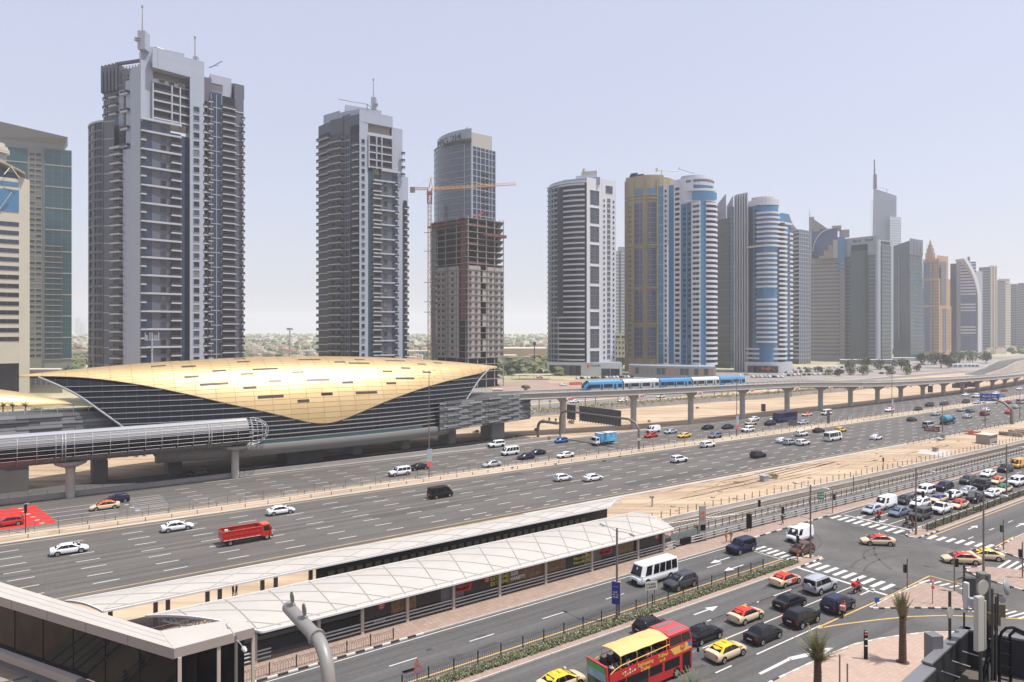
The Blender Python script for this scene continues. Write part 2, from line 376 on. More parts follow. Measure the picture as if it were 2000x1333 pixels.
def kerb(parent, pts, L_=1.0, striped=False, pat=(M_kerbw, M_kerbb)):
 """kerb stones along a polyline (road coordinates)"""
 i = 0
 for p, q in zip(pts, pts[1:]):
  d = Vector((q[0] - p[0], q[1] - p[1])); L0 = d.length; n = max(1, round(L0 / L_)); a = math.atan2(d.y, d.x)
  for k in range(n):
   f = k / n
   obj("kerb_stone", kerb_mesh(L0 / n, pat[i % 2] if striped else M_concl), parent, (p[0] + d.x * f, p[1] + d.y * f, 0), a); i += 1
tp = slab("tram_side_pavement", [(-40, 64.1), (91, 64.1), (112, 64.4), (420, 64.4), (420, 66.0), (230, 66.0), (112, 67.6), (91, 67.6), (-40, 67.4)])
kerb(tp, [(60, 64.0), (86, 64.0)], 2.0); kerb(tp, [(88, 64.0), (91, 64.1), (112, 64.3)], 1.5, True)
kerb(tp, [(112, 64.3), (200, 64.3)], 3.0); kerb(tp, [(34, 64.0), (60, 64.0)], 2.0)
kerb(tp, [(16, 64.0), (34, 64.0)], .95, True)
m1 = slab("planted_median", [(-40, 52.7), (88, 52.7), (90.6, 53.0), (90.8, 53.6), (88.4, 54.4), (85, 55.3), (-40, 55.3)], .14)
kerb(m1, [(20, 52.6), (84, 52.6)], 2.0); kerb(m1, [(84, 52.6), (88, 52.6), (90.7, 52.9)], .9, True); kerb(m1, [(90.9, 53.0), (90.9, 53.6), (88.4, 54.5), (85, 55.4)], .8, True)
m2 = slab("far_planted_median", [(111.6, 49.4), (420, 49.4), (420, 52.0), (118, 52.0), (111.3, 51.0), (110.8, 50.2)], .14)
kerb(m2, [(118, 49.3), (180, 49.3)], 3); kerb(m2, [(118, 52.1), (180, 52.1)], 3)
kerb(m2, [(118, 52.1), (111.4, 51.2), (110.8, 50.5), (111.5, 49.4), (118, 49.3)], .9, True)
i1 = slab("triangular_pavement_island", [(78.8, 40.1), (84, 40.3), (92.3, 40.2), (92.6, 37.0), (90.2, 34.0), (87.5, 33.5), (85.5, 35.3), (82.5, 37.6), (79.5, 39.6)])
kerb(i1, [(79.0, 39.9), (82.5, 37.7), (85.5, 35.4), (87.5, 33.5)], .75, True); kerb(i1, [(87.5, 33.5), (88.6, 33.0)], .7, True)
kerb(i1, [(92.4, 40.3), (84, 40.35), (78.9, 40.2)], .9, True, (M_kerbw, M_concl))
i2 = slab("kerbed_pavement_island", [(102.3, 39.4), (105.2, 38.2), (107, 36.0), (110, 30), (103, 26), (99.5, 31), (100.0, 35.5), (101.2, 38.4)])
kerb(i2, [(105.2, 38.4), (102.5, 39.5), (101.2, 38.6), (100.0, 36.6), (99.5, 31.2)], .9, True)
i3 = slab("far_pavement_corner", [(114.5, 40.2), (122.8, 40.7), (150, 40.7), (150, 20), (118, 20), (113, 35)])
kerb(i3, [(122.8, 40.8), (114.6, 40.3), (113.0, 36)], .9, True)
fp = slab("front_pavement", [(-20, 36.5), (50, 36.8)] + dz_ + [(84, 20), (84, -10), (-20, -10)], .12, tiled("paving_front", (0.385, 0.28, 0.22), .4, .4, .02, .07, .8, .85, plane='XY'))
kerb(fp, dz_, .95, True, (M_kerbw, M_concl)); kerb(fp, [(44, 36.9), (56.2, 36.9)], 1.0, True)
strip_st("central_reserve_sand", H(127.1), H(133.5), -90, 700, 0.015, M_sand)
strip_st("reserve_gutter", H(127.0), H(127.9), -90, 700, 0.05, M_concl)
strip_st("reserve_gutter_far", H(132.6), H(133.5), -90, 700, 0.05, M_conc)
strip_st("viaduct_verge_kerb", H(154.9), H(156.6), -90, 700, 0.12, M_conc)
strip_st("hard_shoulder_kerb", H(95.2), H(96.2), 70, 600, 0.06, M_concl)
strip_st("frontage_road", lambda s: 221, lambda s: 232, -60, 900, 0.02, asphalt("asphalt_frontage", (0.17, 0.165, 0.16)))
strip_st("parking_lot", lambda s: 236, lambda s: 330, 100, 1200, 0.02, M_lot)
rnd = random.Random(12); b = MB(); M_crk = mat("crack_sealant", (.035, .034, .033), .7)
for s0_, s1_, t0 in ((20, 62, 57.6), (30, 78, 61.6), (34, 58, 59.0), (24, 60, 50.6), (118, 150, 46.2), (60, 84, 47.0)):
 pts = []; s = s0_; t = t0
 while s < s1_: pts.append((s, t)); s += rnd.uniform(.8, 2.2); t = t0 + (t - t0) * .8 + rnd.uniform(-.35, .35)
 chain(b, M_crk, pts, .05, .0235)
for i in range(26):
 s, t = rnd.uniform(15, 84), rnd.choice((50.6, 46.7, 42.8, 60.2, 57.8)) + rnd.uniform(-.3, .3); chain(b, mat("oil_stain", (.055, .052, .05), .6), [(s, t), (s + rnd.uniform(.4, 2.5), t + rnd.uniform(-.1, .1))], rnd.uniform(.3, .8), .0225)
b.build("road_cracks", kind='structure', rot=ANG)
b = MB(); M_trk = mat("tyre_track_sand", (.34, .25, .17), .95, var=.2, scale=.5); M_tyr = mat("tyre_mark_asphalt", (.062, .060, .057), .8, var=.3, scale=.4)
for i in range(16):
 t0 = rnd.uniform(81.5, 93); s = rnd.uniform(85, 170); e = s + rnd.uniform(20, 70); a = rnd.uniform(0, 6); k = rnd.uniform(-.03, .03)
 for o in (0, 1.6):
  pts = []; x = s
  while x < e and 80.6 < t0 + k * (x - s) + math.sin(x * .05 + a) + o < 94.5: pts.append((x, t0 + k * (x - s) + math.sin(x * .05 + a) + o)); x += 3
  if len(pts) > 3: chain(b, M_trk, pts, .32, .012)
for i in range(60): s, t = rnd.uniform(84, 220), rnd.uniform(80, 94); q = rnd.uniform(.2, .9); b.box(s, s + q, t, t + q * .6, .0, .05 + q * .15, M_trk)
b.build("tyre_tracks_in_sand", kind='stuff', rot=ANG, label="faint tyre tracks and clods on the sand strip", cat="tracks")
b = MB()
for r, cs_, ct, a0, a1 in ((9, 92, 66, -1.5, -.2), (10.6, 92, 66, -1.5, -.2), (14, 96, 34, 1.2, 2.6), (15.6, 96, 34, 1.2, 2.6), (20, 110, 33, 1.6, 2.5), (7, 100, 44, .5, 2.4)):
 pts = [(cs_ + r * math.cos(a0 + (a1 - a0) * i / 14), ct + r * math.sin(a0 + (a1 - a0) * i / 14)) for i in range(15)]; pts = [p for p in pts if 90 < p[0] < 112 and 41 < p[1] < 63.5]
 if len(pts) > 2: chain(b, M_tyr, pts, .24, .0215)
b.build("tyre_marks", kind='structure', rot=ANG)
b = MB(); M_p1, M_p2 = mat("asphalt_patch_dark", (.072, .067, .062), .85, var=.15, scale=.5), mat("asphalt_patch_pale", (.125, .116, .106), .85, var=.15, scale=.5)
for i in range(70):
 near = rnd.random() < .7; t0 = rnd.choice((98.6, 102.3, 105.9, 109.5, 113.1, 116.8, 120.5, 124)) if near else rnd.choice((138, 141.2, 144.7, 148.4)); s = rnd.uniform(0, 330); L = rnd.uniform(3, 30); w = rnd.choice((.5, .7, 1.1, 2.6))
 o = rnd.uniform(-.7, .7); line(b, rnd.choice((M_p1, M_p1, M_p2)), s, s + L, t0 + o, w, .0222 + .00003 * i, fn=off, step=15)
b.build("road_patches", kind='structure', rot=ANG)
S0, TC, HL, ZB = 56.8, 170.0, 58.3, 5.5
def w_(r): return 14.5 * max(0, 1 - abs(r) ** 2.3) ** 0.75
def zr_(r): return 22.0 + 3.4 * (1 - r * r) - 0.9 * r
def shell(r, th, o=0.0):
 c, s_ = math.cos(th), math.sin(th)
 return Vector((S0 + HL * r, TC - (w_(r) + o) * abs(c) ** .8 * (1 if c > 0 else -1), ZB + (zr_(r) - ZB + o) * abs(s_) ** .9))
EDGE = [(-1, 1.35), (-.834, 1.138), (-.706, .957), (-.52, .703), (-.367, .514), (-.227, .379), (-.12, .275), (-.05, .21), (0, .195), (.05, .205), (.137, .283), (.317, .465), (.522, .653), (.694, .803), (.862, .971), (1, 1.3)]
def thg(r): return sum(table(EDGE, r + d * .02) for d in (-2, -1, 0, 1, 2)) / 5
RIM = [(0, .585), (.25, .68), (.47, .755), (.68, .81), (.84, .85), (1.04, .91), (1.37, .965), (1.5708, 1.0)]
def rim(th):
 th = min(th, math.pi - th); return sum(table(RIM, th + d * .05) for d in range(-3, 4)) / 7
M_gold = mat("gold_panel", (0.60, 0.435, 0.225), 0.47, 0.7, var=0.05, scale=0.3)
M_gold2 = mat("gold_panel_b", (0.57, 0.41, 0.205), 0.50, 0.7, var=0.05, scale=0.3)
M_gold3 = mat("gold_panel_c", (0.63, 0.465, 0.25), 0.45, 0.7, var=0.05, scale=0.3)
M_goldj = mat("gold_joint", (0.36, 0.25, 0.10), 0.6, 0.3)
M_glassd = mat("station_dark_glass", (0.010, 0.012, 0.016), 0.12, 0.0, spec=0.35)
M_slot = mat("skylight_brown", (0.05, 0.032, 0.02), 0.4)
M_fin = mat("louvre_white", (0.33, 0.335, 0.35), 0.45, 0.3)
M_mul = mat("mullion_grey", (0.09, 0.09, 0.095), 0.5)
M_clad = [mat("cladding_%d" % i, (c, c, c * .98), 0.5, 0.25, var=.08, scale=.6) for i, c in enumerate((0.11, 0.16, 0.21, 0.09))]
M_soff = mat("soffit_grey", (0.20, 0.195, 0.185), 0.6, 0.1)
st = thing("metro_station", "gold shell-roofed metro station raised on columns beside the highway", "station", (0, 0, 0), ANG)
b = MB()          # dark shell under the gold panels
NR, NT = 60, 26
def gold_th(r, far=False): return thg(r)
rows = []
for i in range(NR + 1):
 r = -1 + 2 * i / NR; a = thg(r)
 rows.append([shell(r, a + (math.pi - 2 * a) * j / NT, -.05) for j in range(NT + 1)])
for i in range(NR):
 for j in range(NT):
  b.add([rows[i][j], rows[i + 1][j], rows[i + 1][j + 1], rows[i][j + 1]], [(3, 2, 1, 0) if False else (0, 1, 2, 3)], M_goldj)
b.build("shell_lining", st, smooth=60)
ncol, nrow = 30, 24
cells = []
for i in range(ncol):
 r0, r1 = -1 + 2 * i / ncol, -1 + 2 * (i + 1) / ncol
 for j in range(nrow * 2):
  t0, t1 = math.pi / 2 * j / nrow, math.pi / 2 * (j + 1) / nrow
  cells.append((r0, r1, t0, t1))
def cell_mesh(b, r0, r1, t0, t1, m):
 e = 0.0007; n = 4; vs = []
 for k in range(n + 1):
  r = r0 + e + (r1 - r0 - 2 * e) * k / n; g = thg(r); lo, hi = g, math.pi - g
  for q in range(3):
   th = t0 + .0022 + (t1 - t0 - .0044) * q / 2
   vs.append(shell(r, min(max(th, lo), hi), 0.0))
 fs = [(k * 3 + q, (k + 1) * 3 + q, (k + 1) * 3 + q + 1, k * 3 + q + 1) for k in range(n) for q in range(2)]
 b.add(vs, fs, m)
big, rest = [], MB()
for c in cells:
 r0, r1, t0, t1 = c
 if t1 <= min(thg(r0), thg(r1), thg((r0 + r1) / 2)) or t0 >= math.pi - min(thg(r0), thg(r1)): continue
 m = random.choice((M_gold, M_gold, M_gold2, M_gold3))
 if t1 <= math.pi / 2 + .01 and len(big) < 300 and abs(r0 + r1) / 2 < .9 and t0 > thg((r0 + r1) / 2) - .12:
  q = MB(); cell_mesh(q, *c, m); big.append(q.build("gold_panel", st, smooth=40))
 else: cell_mesh(rest, *c, m)
rest.build("gold_panels_rest", st, smooth=40, kind="stuff", label="gold panels on the ridge, tips and far side of the shell")
def inv(px, py):
 best = None; r0, r1, t0, t1 = -1, 1, 0, 1.62
 for it in range(5):
  for i in range(17):
   for j in range(17):
    r = r0 + (r1 - r0) * i / 16; th = t0 + (t1 - t0) * j / 16; p = shell(r, th); w = W(p.x, p.y, p.z)
    d = (CX + FP * w.x / w.y - px) ** 2 + (HZ + FP * (HC - w.z) / w.y - py) ** 2
    if best is None or d < best[0]: best = (d, r, th)
  _, r, th = best; dr, dt_ = (r1 - r0) / 6, (t1 - t0) / 6
  r0, r1, t0, t1 = max(-1, r - dr), min(1, r + dr), max(0, th - dt_), min(1.62, th + dt_)
 return best[1], best[2]
SLOT = [(160, 3.704, l) for l in [(503, 607, 131), (705, 800, 92), (722, 823, 134), (742, 845, 209), (858, 1060, 261), (943, 1040, 166), (1122, 1215, 115), (1235, 1417, 153), (1147, 1243, 188), (1168, 1263, 287), (1275, 1460, 353), (1352, 1443, 239), (1560, 1645, 384), (1565, 1727, 84), (1520, 1606, 175), (1627, 1793, 231), (1730, 1813, 334), (1827, 1905, 102), (1095, 1185, 73)]]
SLOT += [(480, 3.448, l) for l in [(508, 585, 311), (693, 835, 131), (650, 725, 232), (740, 887, 301), (920, 988, 157), (945, 1014, 238), (942, 1075, 86), (1007, 1140, 205), (1045, 1110, 136), (1155, 1215, 109), (1188, 1250, 163), (1265, 1322, 101), (733, 800, 79)]]
for ox, k, (x0, x1, y) in SLOT:
 py = 680 + y / k; r, th = inv(ox + (x0 + x1) / 2 / k, py); L = (x1 - x0) / k
 p = shell(r, th); wv = W(p.x, p.y, p.z); ds = L * wv.y / FP / (U[0] - (wv.x / wv.y) * U[1]) / HL / 2
 n = 4; vs = []
 for i in range(n + 1):
  rr = r - ds + 2 * ds * i / n
  vs += [shell(rr, th - .019, .04), shell(rr, th + .019, .04)]
 q = MB(); q.add(vs, [(2 * i, 2 * i + 2, 2 * i + 3, 2 * i + 1) for i in range(n)], M_slot)
 q.build("skylight", st)
def glass_side(sgn):
 b = MB(); n, m_ = 80, 26; vs = []
 for j in range(m_ + 1):
  th = (math.pi / 2) * j / m_; rr = rim(th)
  for i in range(n + 1):
   p = shell(-rr + 2 * rr * i / n, th if sgn > 0 else math.pi - th, -.25); vs.append(p)
 b.add(vs, [(j * (n + 1) + i, j * (n + 1) + i + 1, (j + 1) * (n + 1) + i + 1, (j + 1) * (n + 1) + i) for j in range(m_) for i in range(n)], M_glassd)
 b.build("glass_wall", st, smooth=60)
glass_side(1); glass_side(-1)
b = MB()       # underside closing
vs = [shell(-.585, 0), shell(.585, 0), shell(.585, math.pi), shell(-.585, math.pi)]
b.prism([(v.x, v.y) for v in vs], 4.2, 5.6, M_soff); b.build("station_floor", st)
def th_at(r, z): return math.asin(min(1, max(0, (z - ZB) / (zr_(r) - ZB))) ** (1 / .9))
z = 6.6; k = 0
while z < 21.2:
 for sg in (-1, 1):
  pts = []; r = 0.0 if th_at(0, z) < thg(0) else None
  rr = 0.0
  while rr < 1.0:
   r_ = sg * rr; th = th_at(r_, z)
   if th < thg(r_) - .005 and rr < rim(th): pts.append(shell(r_, th, -.05))
   elif pts: break
   rr += .012
  if len(pts) > 2:
   q = MB(); thick = .055 if z > 11.5 else .085
   ring = [[p + Vector((0, -.28, -thick)), p + Vector((0, .1, -thick)), p + Vector((0, .1, thick)), p + Vector((0, -.28, thick))] for p in pts[::2] + [pts[-1]]]
   q.loft(ring, M_fin); q.build("louvre", st)
 z += 1.12 if z > 11 else 0.98; k += 1
for sg in (-1, 1):                      # thin vertical mullions
 for r in [x * .0345 for x in range(3, 27)]:
  pts = []
  for j in range(40):
   th = j * math.pi / 80
   if th < thg(sg * r) and r < rim(th): pts.append(shell(sg * r, th, -.18))
  if len(pts) > 2: q = MB(); q.path(pts[::3] + [pts[-1]], .03, M_mul, 4); q.build("mullion", st)
for sg in (-1, 1):
 q = MB(); q.path([shell(sg * rim(th), th, .02) for th in [1.25 * j / 24 for j in range(25)]], .22, M_fin, 8)
 q.build("end_arch", st, smooth=40)
 q = MB(); q.path([shell(sg * rim(th), th, .02) for th in [math.pi - 1.25 * j / 24 for j in range(25)]], .22, M_fin, 8); q.build("end_arch", st, smooth=40)
 q = MB(); q.path([shell(sg * (rim(th) - .03), th, -.5) for th in [1.15 * j / 24 for j in range(25)]], .16, M_clad[2], 6)
 q.build("inner_arch", st, smooth=40)
q = MB(); pts = [shell(r, thg(r) - .012, -.02) for r in [-.97 + 1.94 * i / 90 for i in range(91)]]
q.path(pts, .16, M_black, 5); q.build("shell_lip", st)
for sg in (-1, 1):
 b = MB(); A, B = [], []
 for j in range(9):
  th = .5 * j / 8; A.append(shell(sg * (rim(th) - .08), th, -.3)); B.append(shell(sg * (rim(th) - .08), math.pi - th, -.3))
 for j in range(8): b.add([A[j], B[j], B[j + 1], A[j + 1]], [(0, 1, 2, 3)], M_glassd)
 b.build("end_closure", st)  # dark sheet closing the open end; the interior's darkness is put into its colour
b = MB(); pts = []
for i in range(41):
 r = -.6 + 1.2 * i / 40; w = w_(r) + .9; pts.append((S0 + HL * r, TC - w))
rings = [[(p[0], p[1], 5.9), (p[0], p[1] + .2, 6.6), (p[0], p[1] + 2.5, 6.6), (p[0], p[1] + 3.5, 4.0), (p[0], p[1] + 1.2, 4.1), (p[0], p[1] + .3, 4.9)] for p in pts]
b.loft(rings, M_soff); b.build("edge_beam", st, smooth=35)
b = MB(); rings = [[(p[0], p[1] + .75, 6.6), (p[0], p[1] + .85, 6.6), (p[0], p[1] + .85, 7.5), (p[0], p[1] + .75, 7.5)] for p in pts[8:36]]
b.loft(rings, mat("teal_glass_screen", (0.05, 0.10, 0.10), 0.15)); b.build("glass_screen", st)
def clad(s0, t0, s1, t1, z0, z1, n, rows, bays=None):
 d = Vector((s1 - s0, t1 - t0)); L = d.length; a = math.atan2(d.y, d.x)
 K_ = {}
 for j in range(rows):
  za = z0 + (z1 - z0) * j / rows; h = (z1 - z0) / rows
  for i in range(-1, n):
   f0 = (i + (.5 if j % 3 == 1 else .28 if j % 3 == 2 else 0)) / n; f1 = f0 + 1 / n
   f0 = max(f0, 0); f1 = min(f1, 1)
   if f1 - f0 < .02: continue
   o = .10 + .16 * ((i * 7 + j * 5) % 3)
   b = MB(); x0, x1 = L * f0, L * f1 - .05
   b.hexa([(x0, -o, za), (x1, -o, za), (x1, .1, za), (x0, .1, za)], [(x0, -o + .18, za + h - .08), (x1, -o + .18, za + h - .08), (x1, .1, za + h - .08), (x0, .1, za + h - .08)], M_clad[(i * 5 + j * 3 + (i * j) % 4) % 4])
   b.build("cladding_panel", st, (s0, t0, 0), a)
p0 = shell(.585, 0)
b = MB(); b.prism([(90.5, 157.6), (123.2, 164.9), (123.2, 175), (90.5, 181)], 5.2, 12.9, M_clad[3]); b.build("clad_wall", st)
clad(88.0, 157.0, 123.5, 164.6, 5.3, 12.9, 7, 14)
b = MB(); b.prism([(-70, 165.3), (21, 165.3), (21, 175), (-70, 175)], 10.2, 15.2, M_clad[3]); b.build("clad_wall", st)
clad(-40, 165.0, 21, 165.0, 10.2, 15.3, 8, 7)
b = MB()
for i in range(30): b.box(-60 + i * 2.7, -59.9 + i * 2.7, 165.6, 165.7, 15.3, 16.5, M_galv)
b.box(-70, 21, 165.58, 165.72, 16.45, 16.55, M_galv); b.box(-70, 21, 165.58, 165.72, 15.9, 15.96, M_galv)
b.build("parapet_railing", st)
for px, wd_ in ((695, 2.4), (790, 2.4), (880, 2.4), (969, 4.6), (195, 2.8), (341, 2.8), (20, 6)):
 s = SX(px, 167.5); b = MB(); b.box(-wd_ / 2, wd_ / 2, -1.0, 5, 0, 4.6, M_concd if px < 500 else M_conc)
 b.box(-wd_ / 2 + .3, wd_ / 2 - .3, -1.08, -1.0, 0, 4.6, M_concd if px < 500 else M_conc); b.build("column", st, (s, 167.5, 0))  # left columns get darker concrete: shade under the station put into the colour
s = SX(590, 166); b = MB(); b.hexa([(-4, -3, 0), (4, -3, 0), (4, 6, 0), (-4, 6, 0)], [(-5.6, -3, 4.3), (5.6, -3, 4.3), (5.6, 6, 4.3), (-5.6, 6, 4.3)], M_concd)  # dark concrete here carries the shade below the station floor
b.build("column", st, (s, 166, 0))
b = MB(); b.box(-90, 128, 155.9, 156.5, 0, .95, M_conc); b.build("roadside_wall", kind='structure', rot=ANG)
g2 = thing("gold_footbridge_shell", "small gold leaf-shaped shell behind the raised track at left edge", "roof shell", (0, 0, 0))
P0, P1 = PZ(-260, 150, 17.6), PZ(141, 172, 13.7); ring = []
for i in range(25):
 f = i / 24; c = P0.lerp(P1, f); r = 6.0 * (1 - f ** 1.7) ** .8 + .02; c.z = 13.4
 d = (P1 - P0).normalized(); sd = Vector((d.y, -d.x, 0)).normalized()
 ring.append([c + sd * r * 1.5 * math.cos(a) + Vector((0, 0, 1)) * (r * 1.15 * math.sin(a)) for a in [math.pi * j / 14 for j in range(15)]])
for j in range(14):
 b = MB(); b.loft([[rg[j], rg[j + 1]] for rg in ring], (M_gold, M_gold3)[j % 2], caps=False, closed=False); b.build("gold_strip", g2, smooth=40)
va = thing("metro_viaduct", "pale concrete elevated railway viaduct curving along the highway", "viaduct", (0, 0, 0), ANG)
SP = [136, 160.6, 184, 211, 237.4, 259.6, 281.5, 303.5, 324.5, 346, 368, 390, 409, 431, 453, 475, 498, 522, 546, 570, 596, 622, 650]
M_deck = mat("deck_concrete", (0.30, 0.29, 0.27), 0.75, var=.1, scale=.2)
M_decklt = mat("deck_edge_pale", (0.50, 0.47, 0.42), 0.75, var=.08, scale=.3)
def deck_ring(s, prof):
 d = (dt(s + 1) - dt(s - 1)) / 2; n_ = Vector((-d, 1)).normalized(); c = (s, dt(s)); z = dz(s)
 return [(c[0] + n_.x * o, c[1] + n_.y * o, z + h) for o, h in prof]
BODY = [(-4.9, -.05), (-4.65, -.05), (-4.5, -1.0), (4.5, -1.0), (4.65, -.05), (4.9, -.05), (4.7, -1.45), (2.4, -2.2), (-2.4, -2.2), (-4.7, -1.45)]
spans = [112] + SP; spans = list(zip(spans, spans[1:]))
for a, c in spans:
 n = max(2, int((c - a) / 4)); b = MB()
 b.loft([deck_ring(a + .06 + (c - a - .12) * i / n, BODY) for i in range(n + 1)], M_deck); b.build("deck_span", va, smooth=25)
 for prof, nm in (([(-5.0, -.05), (-4.6, -.05), (-4.6, .12), (-5.0, .12)], "coping"), ([(4.6, -.05), (5.0, -.05), (5.0, .12), (4.6, .12)], "coping"), ([(-5.05, -1.62), (-4.55, -1.62), (-4.55, -1.42), (-5.05, -1.42)], "edge_ledge"), ([(.0, -1.0), (.35, -1.0), (.35, -.2), (.0, -.2)], "track_wall")):
  b = MB(); b.loft([deck_ring(a + (c - a) * i / n, prof) for i in range(n + 1)], M_decklt); b.build(nm, va)
 b = MB(); s = a
 while s < c and a < 420:
  b.loft([deck_ring(s, [(-4.85, .1), (-4.78, .1), (-4.78, .95), (-4.85, .95)]), deck_ring(s + .08, [(-4.85, .1), (-4.78, .1), (-4.78, .95), (-4.85, .95)])], M_steel); s += 2.6
 if b.v:
  b.loft([deck_ring(a + (c - a) * i / 4, [(-4.84, .88), (-4.79, .88), (-4.79, .95), (-4.84, .95)]) for i in range(5)], M_steel)
  b.build("railing", va)
 b = MB()
 for o in (-3.4, -1.95, 1.6, 3.05): b.loft([deck_ring(a + (c - a) * i / 4, [(o, -1.0), (o + .09, -1.0), (o + .09, -.84), (o, -.84)]) for i in range(5)], M_steeld)
 b.build("rail", va)
M_badge = mat("badge_red", (0.62, 0.10, 0.08), 0.6)
for i, s in enumerate(SP):
 z = dz(s) - 2.2; t = dt(s); b = MB(); rings = []
 for h, rs, rt in ((0, .95, .95), (z - 1.7, .95, .95), (z - 1.25, 1.0, 1.15), (z - .75, 1.2, 1.9), (z - .3, 1.45, 2.6), (z, 1.5, 2.8)):
  rings.append([(rs * math.cos(a), rt * math.sin(a), max(h, 0)) for a in [2 * math.pi * k / 14 for k in range(14)]])
 b.loft(rings, M_concl); p = b.build("pier", va, (s, t, 0), smooth=40)
 if i < 16:
  b = MB(); b.path([(0, 0, 0), (0, 0, .12)], [.95, .95], M_kerbw, 12); b.path([(0, 0, .12), (0, 0, .2)], [.55, .55], M_badge, 12)
  q = b.build("number_plate", p, (-1.2, -4.9, z + .25)); q.rotation_euler = (R(90), 0, 0); q.scale = (1.7, .5, 1)
tr = thing("metro_train", "blue and silver five-car metro train on the viaduct", "train", (0, 0, 0), ANG)
M_tb = mat("train_blue", (0.07, 0.27, 0.52), 0.3, 0.1, coat=.5); M_ts = mat("train_silver", (0.50, 0.54, 0.58), 0.35, 0.4)
M_tg = mat("train_window", (0.012, 0.018, 0.03), 0.1); M_tw = mat("train_roof_pale", (0.62, 0.68, 0.74), 0.4, 0.1)
TO = 2.35
def trn(s, o, h):
 d = (dt(s + 1) - dt(s - 1)) / 2; n_ = Vector((-d, 1)).normalized(); return (s + n_.x * (TO + o), dt(s) + n_.y * (TO + o), dz(s) - .75 + h)
sa = SX(1170, dt(180) + 1); sb = SX(1461, dt(245) + 1); CL = (sb - sa) / 5
for c in range(5):
 a, e = sa + c * CL + .25, sa + (c + 1) * CL - .25
 def sect(s, k=1.0, dn=0): return [trn(s, o * k, h * (1 - dn) + .15) for o, h in ((-1.3, 0), (-1.35, .9), (-1.33, 2.3), (-1.15, 3.0), (-.7, 3.35), (.7, 3.35), (1.15, 3.0), (1.33, 2.3), (1.35, .9), (1.3, 0))]
 st_ = [a + (e - a) * i / 8 for i in range(9)]; b = MB(); rings = [sect(s) for s in st_]
 if c == 0: rings[0] = [Vector(p) * 1 for p in sect(a + .3, .62, .42)]; rings.insert(1, sect(a + 1.5, .88, .14)); rings.insert(2, sect(a + 2.6, .98, .03))
 b.loft(rings, M_tb if c != 1 and c != 3 else M_tw); body = b.build("carriage_body", tr, smooth=35)
 b = MB(); b.loft([[trn(s, -1.37, .15), trn(s, -1.37, .95), trn(s, -1.30, .95), trn(s, -1.30, .15)] for s in st_[1:]], M_ts); b.build("side_skirt", tr)
 if c in (1, 3):
  b = MB(); b.loft([[trn(s, -1.38, 1.0), trn(s, -1.36, 2.55), trn(s, -1.28, 2.55), trn(s, -1.28, 1.0)] for s in st_], M_ts); b.build("side_band", tr)
 L = e - a
 for f0, f1, nm in ((.02, .12, "end_window"), (.19, .41, "window"), (.51, .73, "window"), (.88, .98, "end_window")):
  if c == 0 and f0 < .1: continue
  b = MB(); b.loft([[trn(a + L * f, -1.40, 1.25), trn(a + L * f, -1.39, 2.35), trn(a + L * f, -1.3, 2.35), trn(a + L * f, -1.3, 1.25)] for f in (f0, f1)], M_tg); b.build(nm, tr)
 for f in (.155, .455, .80):
  for g in (-.013, .013):
   b = MB(); b.loft([[trn(a + L * q, -1.40, .7), trn(a + L * q, -1.39, 2.35), trn(a + L * q, -1.3, 2.35), trn(a + L * q, -1.3, .7)] for q in (f + g - .009, f + g + .009)], M_tg); b.build("door", tr)
 if c < 4:
  b = MB(); b.loft([[trn(s, o, h + .2) for o, h in ((-1.1, 0), (-1.2, 2.9), (0, 3.6), (1.2, 2.9), (1.1, 0))] for s in (e + .02, e + .48)], M_steeld); b.build("gangway", tr)
b = MB(); b.loft([[trn(s, o * k, h * q + .35) for o, h in ((-1.0, 1.5), (-.8, 2.9), (.8, 2.9), (1.0, 1.5))] for s, k, q in ((sa + .35, .7, .62), (sa + 1.1, .9, .86), (sa + 1.9, 1, 1.02))], M_tg); b.build("windscreen", tr, smooth=40)
b = MB(); b.loft([[trn(s, -1.385, h0), trn(s, -1.36, h1), trn(s, -1.2, h1), trn(s, -1.2, h0)] for s, h0, h1 in ((sa + 1.3, .9, 1.6), (sa + 3.0, 1.1, 2.4))], M_tg); b.build("cab_window", tr)
fb = thing("tubular_footbridge", "long enclosed tubular footbridge with white hoops in front of the station", "footbridge", (0, 0, 0), ANG)
TB, TZ, RT, RZ_ = 154.6, 9.9, 3.1, 3.0
def tube_pt(s, a, o=0, k=1.0): return Vector((s, TB + (RT * k + o) * math.cos(a), TZ + (RZ_ * k + o) * math.sin(a)))
def tube_band(a0, a1, m, nm, o=0):
 b = MB(); n = 6; b.loft([[tube_pt(s, a0 + (a1 - a0) * j / n, o) for j in range(n + 1)] for s in (-70, -40, -10, 20, 38.6)], m, caps=False, closed=False); b.build(nm, fb, smooth=60)
tube_band(R(20), R(120), mat("footbridge_roof", (0.40, 0.41, 0.43), 0.45, 0.3), "roof_skin")
tube_band(R(120), R(163), mat("footbridge_panel_grey", (0.12, 0.12, 0.13), 0.5, 0.0), "upper_glazing")
tube_band(R(163), R(214), mat("footbridge_glass", (0.008, 0.008, 0.01), 0.15, spec=.2), "window_band")
tube_band(R(214), R(262), mat("footbridge_lower", (0.17, 0.165, 0.16), 0.5, 0.2), "lower_panel")
tube_band(R(262), R(380), M_concd, "underside")
s = -66.0; i = 0
while s < 39.5:
 b = MB(); b.path([tube_pt(s, R(a), .06) for a in range(118, 275, 12)], .055, M_fin, 5); b.build("hoop", fb)
 s += 2.9 if i % 9 else 3.1; i += 1
for s in (5.2, 5.7, 30.6, 31.1):
 b = MB(); b.path([tube_pt(s, R(a), .08) for a in range(125, 275, 12)], .11, M_fin, 5); b.build("hoop", fb)
